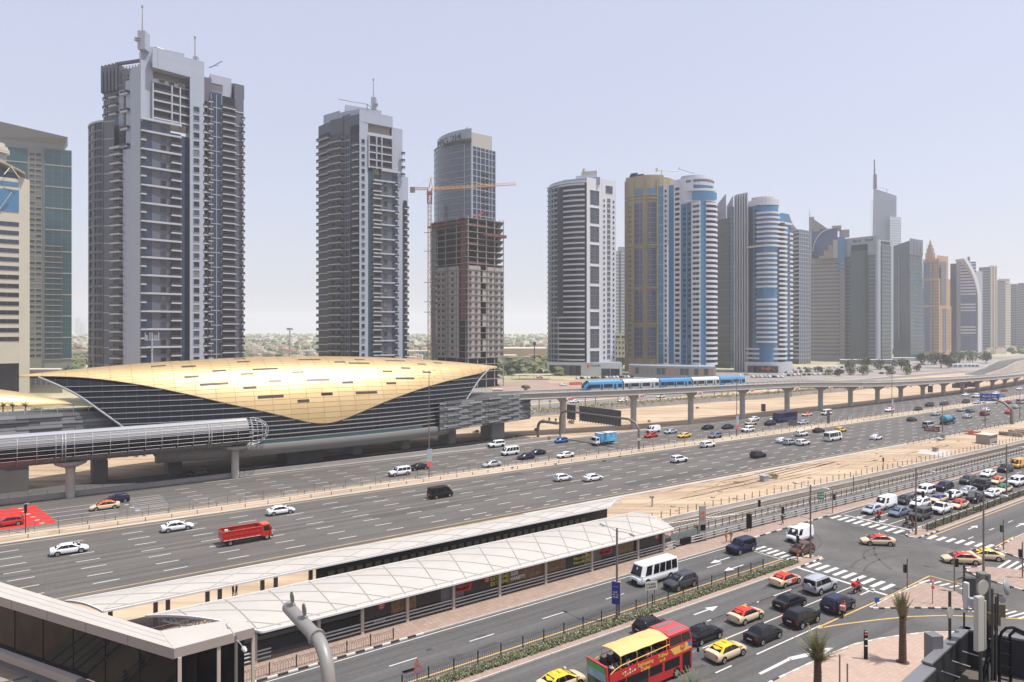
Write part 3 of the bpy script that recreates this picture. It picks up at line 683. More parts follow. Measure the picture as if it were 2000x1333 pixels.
for a in (121, 132, 143, 154, 166, 180, 196, 210):
 b = MB(); b.path([tube_pt(-68, R(a), .09), tube_pt(39.5, R(a), .09)], .028, M_fin, 4); b.build("longitudinal_rail", fb)
for a in (225, 245):
 b = MB(); b.path([tube_pt(-68, R(a), .04), tube_pt(39.5, R(a), .04)], .03, M_steel, 4); b.build("longitudinal_rail", fb)
for k_, s in ((1.0, 39.4), (.97, 40.4), (.86, 41.5), (.66, 42.5), (.4, 43.1)):
 b = MB(); b.path([tube_pt(s, R(a), 0, k_) for a in range(0, 361, 20)], .06, M_fin, 5, caps=False); b.build("end_hoop", fb)
for a in range(0, 360, 24):
 b = MB(); b.path([tube_pt(s, R(a), 0, k_) for k_, s in ((1.0, 39.4), (.97, 40.4), (.86, 41.5), (.66, 42.5), (.4, 43.1))], .05, M_fin, 4); b.build("end_rib", fb)
for s in (6.6, 36.6):
 b = MB(); b.path([(s, 156.5 - 1.2, 0), (s, 156.5 - 1.2, 5.3), (s, 156.5 - 1.2, 6.4)], [.8, .8, 1.1], M_concl, 16); b.build("pier", fb, smooth=40)
 b = MB(); b.path([(s, 155.0, 6.0), (s, 155.0, 6.5), (s, 155.0, 7.15)], [1.5, 2.6, 2.9], mat("glassy_bowl", (0.36, 0.36, 0.36), 0.3, .3), 14); b.build("pier_bowl", fb, smooth=20)
M_can = tiled("canopy_membrane", (0.42, 0.395, 0.36), 2.1, 1.6, 0.012, 0.03, 0.65, 0.86, plane='XY')
M_canr = mat("canopy_seam", (0.34, 0.32, 0.30), 0.7)
M_canw = mat("canopy_edge_white", (0.62, 0.61, 0.60), 0.5)
def canopy(name, label, corners, zn, zf, rise, ribs):
 """corners in road coordinates: near-left, near-right, far-right, far-left"""
 c = thing(name, label, "canopy", (0, 0, 0), ANG, "tram stop canopies")
 nl, nr, fr, fl = [Vector(p) for p in corners]
 def P(u, v, o=0):
  a = nl.lerp(nr, u); d = fl.lerp(fr, u); p = a.lerp(d, v)
  return Vector((p.x, p.y, zn + (zf - zn) * v + rise * (1 - (2 * v - 1) ** 2) + o))
 nu, nv = 40, 10; b = MB(); vs = [P(i / nu, j / nv) for i in range(nu + 1) for j in range(nv + 1)]
 b.add(vs, [(i * (nv + 1) + j, (i + 1) * (nv + 1) + j, (i + 1) * (nv + 1) + j + 1, i * (nv + 1) + j + 1) for i in range(nu) for j in range(nv)], M_can)
 b.build("roof_skin", c, smooth=60)
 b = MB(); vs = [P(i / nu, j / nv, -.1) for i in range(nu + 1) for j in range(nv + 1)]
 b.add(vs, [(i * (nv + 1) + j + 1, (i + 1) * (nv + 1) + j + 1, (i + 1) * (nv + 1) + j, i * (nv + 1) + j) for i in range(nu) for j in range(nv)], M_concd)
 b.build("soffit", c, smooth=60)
 for v in (0, 1):
  b = MB(); b.loft([[P(i / nu, v, -.14), P(i / nu, v, .05), P(i / nu, v, .05) + Vector((0, -.12 if v == 0 else .12, 0)), P(i / nu, v, -.14) + Vector((0, -.12 if v == 0 else .12, 0))] for i in range(nu + 1)], M_canw); b.build("eaves_fascia", c)
 for u in (0, 1):
  b = MB(); b.loft([[P(u, j / nv, -.16), P(u, j / nv, .06), P(u, j / nv, .06) + Vector((-.15 if u == 0 else .15, 0, 0)), P(u, j / nv, -.16) + Vector((-.15 if u == 0 else .15, 0, 0))] for j in range(nv + 1)], M_canw); b.build("gable_fascia", c)
 dv = 1.0 / ribs
 for k in range(-3, ribs + 3):
  for sg in (0, 1):
   pts = []
   for j in range(13):
    v = j / 12; u = (k + (1.55 * v if sg == 0 else 1.55 * (1 - v))) * dv
    if 0 <= u <= 1: pts.append(P(u, v * .94 + .03, .015))
   if len(pts) > 2: q = MB(); q.path(pts, .055, M_canr, 4); q.build("diagonal_seam", c)
 for v in (.06, .93):
  q = MB(); q.path([P(i / 20, v, .012) for i in range(21)], .05, M_canr, 4); q.build("eaves_seam", c)
 return c, P
def gs(px, py, z): return ST(G(px, py, z))
c1, P1_ = canopy("tram_canopy", "wide near tram stop roof of pale membrane with diamond seams", [gs(512, 1234, 3.4), gs(1315, 1034, 3.4), gs(1240, 1001, 3.9), gs(287, 1203, 3.9)], 3.4, 3.9, .55, 15)
c2, P2_ = canopy("tram_canopy", "narrow far tram stop roof along the highway edge", [gs(203, 1194, 3.9), gs(1190, 991, 3.9), gs(1213, 973, 3.9), gs(128, 1174, 3.9)], 3.9, 3.9, .3, 14)
q = MB()                               # lattice truss hanging under the left end of the near roof
for j in range(16):
 v0, v1 = .10 + .8 * j / 16, .10 + .8 * (j + 1) / 16; dn = lambda v: -.35 - 1.5 * (1 - (2 * v - 1) ** 2) * .55
 a, d = P1_(0.006, v0, -.3), P1_(0.006, v1, -.3); e, f = P1_(0.006, v0, dn(v0)), P1_(0.006, v1, dn(v1))
 q.path([a, f], .05, M_canw, 4); q.path([e, d], .05, M_canw, 4); q.path([e, f], .09, M_canw, 4)
q.build("end_truss", c1)
M_post = mat("column_beige", (0.42, 0.37, 0.31), 0.6)
n1, n2 = gs(512, 1234, 3.4), gs(1315, 1034, 3.4)
for k, px in enumerate((498, 622, 707, 795, 885, 975, 1065, 1155, 1245, 1295)):
 s = SX(px, n1[1] + 1.0); b = MB(); b.box(-.16, .16, -.16, .16, .1, 3.35, M_post); b.build("column", c1, (s, n1[1] + .95, 0))
for px in (215, 303, 327, 404, 428, 511, 537, 605, 700, 800, 900, 1000, 1100, 1180):
 s = SX(px, 81.5); b = MB(); b.box(-.2, .2, -.2, .2, 0, 4.1, M_polebr); b.build("column", c2, (s, 81.2, 0))
q = MB(); q.box(SX(617, 80), SX(1185, 80), 79.9, 80.0, .2, 3.8, mat("screen_dark_glass", (0.03, 0.032, 0.03), 0.15)); q.build("glass_screen", c2)
for i in range(34):
 s = SX(640, 80) + i * 1.22; q = MB(); q.box(0, .75, 79.80, 79.88, 1.6, 2.9, mat("pane_olive", (0.10, 0.095, 0.055), .3)); q.build("pane", c2, (s, 0, 0))
pl = MB(); pl.box(4, 79, 68.6, 71.2, 0, .32, M_concd); pl.build("near_platform", kind='structure', rot=ANG)
pl = MB(); pl.box(4, 76, 79.2, 85, 0, .32, M_pave); pl.build("far_platform", kind='structure', rot=ANG)
pl = MB(); pl.box(77, 84, 70.2, 78.4, .02, .1, mat("platform_pink", (0.45, 0.22, 0.20), .8, var=.1, scale=1)); pl.build("track_crossing", kind='structure', rot=ANG)
pw = thing("poster_wall", "long dark poster wall with restaurant adverts under the near tram roof", "poster wall", (0, 0, 0), ANG)
PT = n1[1] + 1.15
ps, pe = SX(712, PT), SX(1297, PT); npan = 15
M_pd = mat("poster_dark", (0.022, 0.02, 0.02), 0.35, var=.3, scale=.8); M_pg = mat("poster_grey", (0.11, 0.115, 0.12), .4, var=.3, scale=.5)
M_pbr = mat("poster_food_brown", (0.13, 0.075, 0.03), .4, var=.7, scale=1.6); M_pred = mat("poster_red", (0.42, 0.015, 0.02), .4); M_pyel = mat("poster_yellow_green", (0.42, 0.42, 0.03), .5); M_pw = mat("poster_white", (.6, .6, .6), .5)
kinds = [M_pd, M_pbr, M_pd, M_pg, M_pd, M_pd, M_pbr, M_pbr, M_pbr, M_pd, M_pg, M_pd, M_pbr, M_pd, M_pd]
for i in range(npan):
 a, e = ps + (pe - ps) * i / npan, ps + (pe - ps) * (i + 1) / npan
 b = MB(); b.box(0, e - a - .04, 0, .12, .9, 3.1, kinds[i]); b.build("poster_panel", pw, (a, PT, 0))
def logo(s, z, r, txt):
 b = MB(); b.path([(0, -.02, 0), (0, -.05, 0)], [r, r], M_pred, 14); o = b.build("red_badge", pw, (s, PT, z))
 scribble(pw, (s - r * .55, PT - .08, z - .05), 4, r * .28, r * .4, M_pw); scribble(pw, (s - r * .55, PT - .08, z - .28), 4, r * .28, r * .3, M_pw)
for px in (745, 951, 1145, 1282): logo(SX(px, PT), 2.55, .42, None)
for px in (903, 1182):
 s = SX(px, PT); b = MB(); b.hexa([(-1.2, -.06, 1.9), (1.1, -.06, 1.75), (1.1, -.02, 1.75), (-1.2, -.02, 1.9)], [(-1.0, -.06, 2.5), (1.3, -.06, 2.6), (1.3, -.02, 2.6), (-1.0, -.02, 2.5)], M_pred); b.build("red_banner", pw, (s, PT, 0))
 scribble(pw, (s - 1.0, PT - .09, 1.95), 7, .27, .42, M_black)
s = SX(975, PT)
for z, t1, t2 in ((2.35, "EXTREME", "SIZE"), (1.75, "EXTREME", "VARIETY")):
 lettering(t1, .62, M_pyel, pw, (s, PT - .04, z)); lettering(t2, .58, M_pw, pw, (s + (2.2 if t2 == "SIZE" else 2.75), PT - .04, z))
s = SX(1138, PT)
for z in (2.05, 1.5): scribble(pw, (s - 1.6, PT - .06, z), 9, .36, .42, M_pyel)
b = MB(); b.box(-.6, .6, -.05, 0, .75, 1.15, M_kerbw); b.build("name_plate", pw, (SX(741, PT), PT - .02, 0)); scribble(pw, (SX(741, PT) - .45, PT - .09, .85), 7, .13, .17, M_steeld)
tb = thing("tubular_barrier", "grey three-rail tubular barrier between pavement and tram line", "barrier", (0, 0, 0), ANG)
bt = lambda s: 67.45 + off2(s)
for zz in (.45, .85, 1.2):
 for a, e in ((-35, 19.2), (24.5, 50), (50, 77.0), (80.5, 110), (110, 140), (140, 180), (180, 230), (230, 300)):
  b = MB(); n = 6; b.path([(a + (e - a) * i / n, bt(a + (e - a) * i / n), zz) for i in range(n + 1)], .085, M_galv, 6); b.build("rail", tb)
s = -34.0
while s < 290:
 if not (19.5 < s < 24.4 or 77.2 < s < 80.3): b = MB(); b.box(-.06, .06, 0, .35, 0, 1.25, M_steeld); b.build("post", tb, (s, bt(s), 0))
 s += 3.0
strip_st("sloping_trackside_wall", lambda s: 67.9 + off2(s), lambda s: 70.6 + off2(s), 78, 500, 0.3, M_concd)
strip_st("track_bed", lambda s: 71.0 + off2(s), lambda s: 78.6 + off2(s), -40, 700, 0.05, mat("track_slab", (0.27, 0.235, 0.20), .9, var=.2, scale=.3))
tk = thing("tram_tracks", "twin tram tracks on concrete slab behind the fence", "tram track", (0, 0, 0), ANG)
for o in (72.1, 73.55, 75.5, 76.95):
 b = MB(); b.loft([[(s, o + off2(s) - .06, .06), (s, o + off2(s) + .06, .06), (s, o + off2(s) + .06, .2), (s, o + off2(s) - .06, .2)] for s in range(-40, 600, 20)], M_rust); b.build("rail", tk)
for o, m, h in ((71.1, M_concl, .55), (74.5, M_conc, .25), (78.4, M_concl, .6)):
 b = MB(); b.loft([[(s, o + off2(s) - .16, .0), (s, o + off2(s) + .16, .0), (s, o + off2(s) + .16, h), (s, o + off2(s) - .16, h)] for s in range(80 if o != 74.5 else -40, 600, 20)], m); b.build("concrete_kerb", tk)
b = MB()
s = 78.0
while s < 300:
 for o in (72.8, 76.2): b.box(s, s + .28, o + off2(s) - 1.1, o + off2(s) + 1.1, .05, .12, M_concd)
 s += .75
b.build("sleepers", tk, kind="stuff")
q = MB(); q.path([(84, 76.9, .22), (92, 75.6, .22), (100, 73.6, .22)], .07, M_galv, 4); q.path([(92, 75.4, .22), (103, 76.6, .22), (112, 76.3, .22)], .07, M_galv, 4); q.build("switch_rail", tk)
def post_fence(name, label, tf, s0, s1, step, h, m, rails, mr=None, pw_=.05, group=None, cat="fence", base=0.0):
 f = thing(name, label, cat, (0, 0, 0), ANG, group); pb = MB(); pb.box(-pw_, pw_, -pw_, pw_, base, h, m); pm = pb.mesh("post"); s = s0
 while s < s1: obj("post", pm, f, (s, tf(s), 0)); s += step
 for z, r in rails:
  n = int((s1 - s0) / 30) + 1; b = MB(); b.path([(s0 + (s1 - s0) * i / n, tf(s0 + (s1 - s0) * i / n), z) for i in range(n + 1)], r, mr or m, 4); b.build("rail", f)
 return f
M_fpost = mat("fence_post_brown", (0.16, 0.11, 0.075), .6, .2)
post_fence("trackside_fence", "row of brown posts between sand strip and tram tracks", lambda s: 79.3 + off2(s), 76, 330, 2.2, 1.5, M_fpost, ((1.1, .012), (.6, .012)))
post_fence("trackside_fence", "row of short posts between tram tracks and tubular barrier", lambda s: 70.7 + off2(s), 80, 300, 1.7, 1.6, M_fpost, ((1.45, .015), (1.0, .012)))
post_fence("platform_railing", "thin railing on the far tram platform seen in the gap between roofs", lambda s: 78.9, 5, 26, 1.6, 1.3, M_fpost, ((1.25, .025), (.8, .02)), cat="railing")
post_fence("guard_rail", "pale guard rail along the near side of the central reserve", lambda s: 128.4 + off(s), -60, 420, 4, .75, M_polebr, ((.68, .09),), M_decklt, .06, "guard rails of the central reserve", "guard rail")
post_fence("guard_rail", "dark guard rail along the far side of the central reserve", lambda s: 132.2 + off(s), -60, 420, 4, .8, M_polebr, ((.72, .07),), M_polebr, .06, "guard rails of the central reserve", "guard rail")
post_fence("wire_fence", "tall thin wire fence posts in the central reserve", lambda s: 131.2 + off(s), -60, 420, 3.2, 1.9, M_steeld, ((1.85, .012), (1.0, .01)), None, .025)
post_fence("guard_rail", "guard rail between highway and sand strip at far right", lambda s: 95.3 + off(s), 201, 420, 3.2, .8, M_steeld, ((.74, .08),), M_polebr, .06, None, "guard rail")
post_fence("verge_fence", "low wire fence on wall beside the service road", lambda s: 156.2, -60, 120, 3, 1.6, M_steeld, ((1.55, .015),), None, .03, base=.95)
M_wp = tiled("tower_white_panel", (0.31, 0.345, 0.41), 1.5, 1.2, 0.02, 0.02, 0.45, 0.8)
M_gp = tiled("tower_grey_panel", (0.085, 0.094, 0.118), 1.5, 1.2, 0.02, 0.03, 0.5, 0.8)
M_tg = mat("tower_glass_dark", (0.014, 0.016, 0.022), 0.08, spec=0.35)
M_tgb = mat("tower_glass_blue", (0.024, 0.042, 0.078), 0.08, spec=0.45)
M_tgt = mat("tower_glass_teal", (0.016, 0.062, 0.076), 0.10, spec=0.55)
M_tgn = mat("tower_glass_green", (0.05, 0.08, 0.078), 0.12, spec=0.6)
M_tgs = mat("tower_glass_bright_blue", (0.04, 0.165, 0.32), 0.10, spec=0.7)
M_tgv = mat("tower_glass_violet", (0.06, 0.085, 0.17), 0.12, spec=0.7)
M_slab = mat("balcony_white", (0.37, 0.395, 0.44), 0.5, var=.05, scale=.3)
M_rail = mat("balcony_rail_dark", (0.032, 0.025, 0.028), 0.4)
M_blw = mat("cladding_white", (0.56, 0.575, 0.60), 0.5, var=.04, scale=.1)
M_crm = mat("cladding_cream", (0.52, 0.48, 0.40), 0.6, var=.05, scale=.1)
M_gbr = mat("cladding_gold_brown", (0.33, 0.26, 0.155), 0.6, var=.06, scale=.1)
M_org = mat("cladding_orange", (0.40, 0.25, 0.14), 0.6, var=.06, scale=.1)
M_bge = mat("cladding_beige", (0.29, 0.262, 0.225), 0.6, var=.05, scale=.1)
M_lgy = mat("cladding_light_grey", (0.30, 0.325, 0.365), 0.5, var=.04, scale=.1)
M_mgy = mat("cladding_mid_grey", (0.105, 0.122, 0.152), 0.45, var=.05, scale=.1)
M_raw = mat("raw_concrete", (0.215, 0.21, 0.20), 0.85, var=.15, scale=.15)
M_blk = mat("blockwork_beige", (0.315, 0.29, 0.265), 0.85, var=.12, scale=.12)
M_net = mat("safety_net_red", (0.15, 0.055, 0.04), 0.9, var=.4, scale=.5)
M_void = mat("dark_interior", (0.03, 0.03, 0.033), 0.9)
def nrm(pts, i):
 a = pts[max(i - 1, 0)]; c = pts[min(i + 1, len(pts) - 1)]; d = (Vector(c) - Vector(a)); return Vector((d.y, -d.x)).normalized()
def offs(pts, o): return [Vector(p) + nrm(pts, i) * o for i, p in enumerate(pts)]
def at_u(pts, u):
 L = [0.0]
 for a, c in zip(pts, pts[1:]): L.append(L[-1] + (Vector(c) - Vector(a)).length)
 x = u * L[-1]
 for i in range(len(pts) - 1):
  if x <= L[i + 1] + 1e-6:
   f = (x - L[i]) / max(1e-6, L[i + 1] - L[i]); return Vector(pts[i]).lerp(Vector(pts[i + 1]), f)
 return Vector(pts[-1])
def sub(pts, u0, u1, n=None):
 if len(pts) == 2: return [at_u(pts, u0), at_u(pts, u1)]
 n = n or max(2, int((len(pts) - 1) * (u1 - u0)) + 1)
 return [at_u(pts, u0 + (u1 - u0) * i / n) for i in range(n + 1)]
def FR(a, c, bulge=0.0, n=8):
 """front line between two (photo column, depth) pairs; bulge pushes the middle towards the street"""
 p, q = PZ(*a).to_2d(), PZ(*c).to_2d()
 if not bulge: return [p, q]
 d = q - p; nn = Vector((d.y, -d.x)).normalized()
 return [p.lerp(q, i / n) + nn * bulge * (1 - (2 * i / n - 1) ** 2) for i in range(n + 1)]
LEFT = {272: 174, 700: 622, 910: 848, 912: 842, 1150: 1070, 1211: 1196, 1260: 1222, 1350: 1286, 1420: 1398, 1490: 1436, 1565: 1543, 1615: 1582, 1700: 1646, 1730: 1700, 1775: 1745, 1830: 1803, 1890: 1856, 80: -20, 56: -60}
M_w1 = mat("window_grey", (.035, .04, .05), .12); M_w2 = mat("window_curtain", (.13, .125, .115), .4); M_w3 = mat("window_blue", (.03, .05, .08), .1, spec=.7); WR = random.Random(8)
class Tower:
 def __init__(s, name, label, px, Y, group=None, cat="tower"):
  s.o = PZ(px, Y).to_2d(); s.root = thing(name, label, cat, (s.o.x, s.o.y, 0), 0, group)
  lx = LEFT.get(px, px - 18); s.dep = PZ(lx, Y).to_2d().normalized()
 def rel(s, pts): return [Vector(p) - s.o for p in pts]
 def wall(s, pts, z0, z1, m, depth=18, name="wall", o=0.0, mt=None, dv=None):
  dv = dv if dv is not None else s.dep * depth; f = s.rel(offs(pts, o) if o else pts); bk = [p + dv for p in reversed(f)]
  b = MB(); b.prism(f + bk, z0, z1, m, mt or M_lgy); return b.build(name, s.root)
 def strip_mesh(s, pts, o0, o1, h, m, b=None, z=0):
  b = b or MB(); a, c = s.rel(offs(pts, o0)), s.rel(offs(pts, o1))
  b.loft([[(p.x, p.y, z), (q.x, q.y, z), (q.x, q.y, z + h), (p.x, p.y, z + h)] for p, q in zip(c, a)], m); return b
 def bands(s, pts, zs, h, o, m, name="floor_band", back=-.05, tiny=False):
  if tiny:
   b = MB()
   for z in zs: s.strip_mesh(pts, back, o, h, m, b, z)
   return b.build(name + "s", s.root, kind="stuff")
  me = s.strip_mesh(pts, back, o, h, m).mesh(name)
  for z in zs: obj(name, me, s.root, (0, 0, z))
 def balc(s, pts, zs, o=1.4, hs=.45, hr=.95, ms=None, mr=None, name="balcony", gap=0.0):
  b = s.strip_mesh(pts, -.1, o, hs, ms or M_slab); s.strip_mesh(pts, o - .12, o - .02, hr, mr or M_rail, b, hs + gap)
  f = offs(pts, 0); e = offs(pts, o - .02)
  for i in (0, -1):
   p, q = f[i] - s.o, e[i] - s.o; d = (q - p).normalized(); n_ = Vector((-d.y, d.x)) * .05
   b.hexa([(p.x - n_.x, p.y - n_.y, hs), (q.x - n_.x, q.y - n_.y, hs), (q.x + n_.x, q.y + n_.y, hs), (p.x + n_.x, p.y + n_.y, hs)],
    [(p.x - n_.x, p.y - n_.y, hs + hr), (q.x - n_.x, q.y - n_.y, hs + hr), (q.x + n_.x, q.y + n_.y, hs + hr), (p.x + n_.x, p.y + n_.y, hs + hr)], mr or M_rail)
  me = b.mesh(name)
  for z in zs: obj(name, me, s.root, (0, 0, z))
 def wins(s, pts, us, zs, w, h, mg=None, mf=None, name="window", tiny=False, fr=.12):
  def mk(b, p, d, z):
   n_ = Vector((d.y, -d.x)); M = Matrix(((d.x, -n_.x, 0, p.x), (d.y, -n_.y, 0, p.y), (0, 0, 1, z), (0, 0, 0, 1)))
   b.box(-w / 2, w / 2, -.05, .05, 0, h, mg or M_tg, M)
   if not tiny:
    for x0, x1, z0, z1 in ((-w / 2 - fr, -w / 2, -fr, h + fr), (w / 2, w / 2 + fr, -fr, h + fr), (-w / 2, w / 2, -fr, 0), (-w / 2, w / 2, h, h + fr)):
     b.box(x0, x1, -.22, .05, z0, z1, mf or M_slab, M)
  J = MB()
  for u in us:
   p = at_u(pts, u); p2 = at_u(pts, min(1, u + .02)); p1 = at_u(pts, max(0, u - .02)); d = (p2 - p1).normalized()
   if tiny:
    for z in zs: mk(J, p - s.o, d, z)
   else:
    mes = []
    for g_ in ((mg or M_tg), M_w1, M_w2, M_w3) if (mg or M_tg) is M_tg else (mg,):
     sv, mg = mg, g_; b = MB(); mk(b, Vector((0, 0)), d, 0); mes.append(b.mesh(name)); mg = sv
    for z in zs: obj(name, mes[WR.choice((0, 0, 0, 1, 1, 2, 3)) % len(mes)], s.root, (p.x - s.o.x, p.y - s.o.y, z))
  if tiny: J.build(name + "s", s.root, kind="stuff")
 def mull(s, pts, us, z0, z1, w=.12, o=.12, m=None, name="mullion"):
  for u in us:
   q = sub(pts, max(0, u - .001), min(1, u + .001)) if False else None
   p = at_u(pts, u); d = (at_u(pts, min(1, u + .02)) - at_u(pts, max(0, u - .02))).normalized(); n_ = Vector((d.y, -d.x)); p = p - s.o
   b = MB(); M = Matrix(((d.x, -n_.x, 0, p.x), (d.y, -n_.y, 0, p.y), (0, 0, 1, 0), (0, 0, 0, 1)))
   b.box(-w / 2, w / 2, -o, .05, z0, z1, m or M_slab, M); b.build(name, s.root)
def fl(z0, z1, fh):
 r = []; z = z0
 while z < z1 - .5: r.append(z); z += fh
 return r
def crane(parent, p0, p1, up=3, m=None, loc=(0, 0, 0)):
 q = MB(); q.path([p0, (p0[0], p0[1], p0[2] + up)], .25, m or M_steel, 5); q.path([(p0[0], p0[1], p0[2] + up), p1], .18, m or M_steel, 5); return q.build("roof_crane", parent, loc)
FHT = 3.72
def zt(Y, py): return ZT(Y, py)
t1 = Tower("apartment_tower", "tallest grey and white apartment tower at left, with stepped crown and spire", 272, 280, cat="apartment tower")
def bay(T, a, c, py, style, z0=0, depth=20, bulge=0, py0=None, **k):
 pts = FR(a, c, bulge); z1 = zt((a[1] + c[1]) / 2, py) ; zb = z0 if py0 is None else zt((a[1] + c[1]) / 2, py0)
 return pts, zb, z1
pts = FR((174, 303), (201, 293), 1.5); z1 = zt(296, 243); t1.wall(pts, 0, z1, M_tg, 14, "glazed_corner"); zs = fl(2, z1 - 2, FHT)
t1.bands(pts, zs, .9, .25, M_gp); t1.mull(pts, (.0, .33, .66, 1), 0, z1, .5, .3, M_gp, "pier"); t1.bands(pts, [z1], .8, .5, M_wp, "cornice")
pts = FR((201, 293), (223, 291)); z1 = zt(292, 233); t1.wall(pts, 0, z1, M_gp, 16); t1.bands(pts, fl(2, z1, FHT * 2), .35, .1, M_wp)
pts = FR((221, 289), (240, 286)); z1 = zt(287, 292); t1.wall(pts, 0, z1, M_tg, 16, "glazing"); t1.balc(pts, fl(1.2, z1 - 2, FHT), 1.6, .6, 1.1); t1.bands(pts, [z1], 1.0, 1.8, M_wp, "cornice")
pts = FR((240, 286), (256, 284)); z1 = zt(285, 292); t1.wall(pts, 0, z1, M_wp, 16)
pts = FR((203, 304), (232, 300)); z1 = zt(302, 128); t1.wall(pts, 90, z1 - 10, M_gp, 14); zs = fl(zt(302, 228), z1 - 14, FHT)
t1.balc(sub(pts, .5, 1), zs, 1.5, .6, 1.0); t1.balc(sub(pts, -.0, .2), zs, .8, .5, .9); t1.wins(pts, (.33,), zs, 2.2, 2.2, M_tg)
for i in range(5):
 b = MB(); p = at_u(pts, i / 4 * .95) - t1.o; b.box(p.x - .5, p.x + .5, p.y - 1.5, p.y + 9, z1 - 12, z1, M_gp); b.build("crown_fin", t1.root)
pts = FR((232, 300), (279, 296)); b = MB(); q = t1.rel(pts)
z1 = zt(298, 120)
t1.bands(pts, [z1 - 1.2], 1.2, 1.0, M_gp, "crown_frame"); t1.bands(pts, [z1 - 11], 1.2, 1.0, M_gp, "crown_frame")
t1.wall(pts, 90, z1 - 12, M_wp, 10); t1.wall(offs(pts, -6), z1 - 12, z1 - .5, M_void, 6, "screen_recess")
for i in range(8): t1.mull(offs(pts, -2), [(i + .5) / 8], z1 - 10, z1 - 1, .35, .4, M_lgy, "trellis_bar")
for z in (z1 - 8.5, z1 - 6.5, z1 - 4.5, z1 - 2.6): t1.bands(offs(pts, -2), [z], .3, .5, M_lgy, "trellis_bar")
pts = FR((239, 291), (259, 289)); zs = fl(zt(290, 290), zt(290, 160), FHT * 2)
t1.wall(FR((246, 290), (260, 288)), 90, zt(289, 157), M_wp, 10); t1.balc(FR((240, 291), (254, 289)), zs, 1.4, .75, .9); t1.wall(FR((244, 290.5), (259, 288.5)), 90, zt(289, 172), M_tg, 9, "glazing", dv=Vector(N) * 6)
pts = FR((256, 283.5), (275, 281)); z1 = zt(282, 130); t1.wall(pts, 0, z1, M_wp, 16); t1.wall(FR((275, 281), (299, 285)), zt(282, 238), zt(283, 120), M_wp, 14)
zc = zt(284, 238)
pts = FR((274, 281), (297, 284)); t1.wall(pts, 0, zc, M_tgb, 14, "glazing"); t1.balc(sub(pts, 0, .45), fl(2.2, zc - 2, FHT), 1.5, .6, 1.0)
allp = FR((274, 281), (353, 292)); t1.bands(allp, fl(2.2, zc, FHT * 2), .75, 1.2, M_slab, "long_ledge"); t1.bands(allp, [zc], .9, 1.4, M_slab, "cornice");
pts = FR((297, 284), (333, 289.5)); t1.wall(pts, 0, zc, M_gp, 14); t1.wins(pts, (.62,), fl(3.4, zc - 2, FHT), 2.0, 2.1, M_tg, M_gp)
pts = FR((333, 289.5), (353, 292.5)); t1.wall(pts, 0, zc - 3, M_tg, 13, "glazing"); t1.balc(pts, fl(2.2, zc - 6, FHT), 1.3, .6, .95)
pts = FR((353, 292.5), (371, 295.5)); t1.wall(pts, 0, zc - 3.5, M_tgb, 12, "glazed_shaft"); t1.bands(pts, fl(2, zc - 4, FHT / 2), .1, .06, M_rail, "transom", tiny=True)
up = FR((297, 284.6), (371, 295.6)); za, zb_ = zt(289, 240), zt(289, 172)
t1.wall(up, za, zb_ + 1, M_tg, 12, "glazing"); zs = fl(za + .4, zb_ - 1, FHT)
for u0, u1 in ((.0, .48), (.50, .70), (.72, 1)): t1.balc(sub(up, u0, u1), zs, 1.1, .6, 1.0)
t1.mull(up, (0, .49, .71, 1), za, zb_ + 1, .45, 1.3, M_slab, "frame_post")
t1.wall(up, zb_ + 1, zt(289, 160), M_slab, 10); t1.wins(up, (.25, .5, .75, .92), [zb_ + 1.4], 2.2, 1.5, M_tg)
t1.wall(offs(up, -2.5), zt(289, 160), zt(289, 138), mat("louvre_beige", (.26, .235, .21), .7), 8, "recess_panel")
t1.wall(FR((298, 281.5), (372, 293)), zt(287, 141), zt(287, 104), M_wp, 14, "crown"); t1.wall(FR((275, 288), (360, 297)), zt(290, 130), zt(290, 92), M_wp, 10, "crown")
t1.wall(FR((371, 293), (399, 297)), 0, zt(295, 118), M_wp, 15); t1.wins(FR((371, 293), (399, 297)), (.45,), fl(3.4, zt(295, 205), FHT), 2.3, 2.2, M_tg, M_wp)
t1.wall(FR((398, 299), (413, 301)), 0, zt(300, 152), M_gp, 12)
FH2 = FHT * .86
t1.balc(FR((396, 297.5), (409, 299.5)), fl(2.5, zt(300, 200), FHT), 1.2, .55, 1.0); t1.wall(FR((395, 297.3), (405, 299.0)), 0, zt(300, 200), M_tg, 5, "glazing")
pts = FR((412, 300), (433, 303)); t1.wall(pts, 0, zt(302, 183), M_tgb, 12, "glazing"); t1.bands(pts, fl(2, zt(302, 188), FH2 * 2), .3, .15, M_slab); t1.mull(pts, (0, .5, 1), 0, zt(302, 186), .18, .25)
t1.balc(FR((407, 298.5), (416, 299.5)), fl(3.5, zt(302, 195), FH2), 1.2, .45, .8)
t1.wall(FR((411, 303), (452, 309)), zt(305, 190), zt(305, 148), M_wp, 12, "crown"); t1.wins(FR((411, 303), (433, 306)), (.55,), [zt(305, 180)], 5, 3.4, mat("roof_louvre", (.12, .11, .11), .6))
pts = FR((433, 303), (459, 307)); t1.wall(pts, 0, zt(305, 190), M_tg, 12, "glazing"); t1.balc(pts, fl(2.5, zt(305, 205), FH2), 1.5, .45, .95)
pts = FR((458, 308), (476, 311)); t1.wall(pts, 0, zt(310, 166), M_gp, 14); t1.bands(pts, fl(2.5, zt(310, 215), FH2 * 2), .4, .3, M_slab, "ledge")
t1.wall(FR((431, 309), (477, 315)), zt(312, 190), zt(312, 163), M_gp, 10, "crown")
t1.balc(FR((471, 309.5), (476.5, 310.5)), fl(2.5, zt(305, 225), FH2), 1.0, .45, .9)
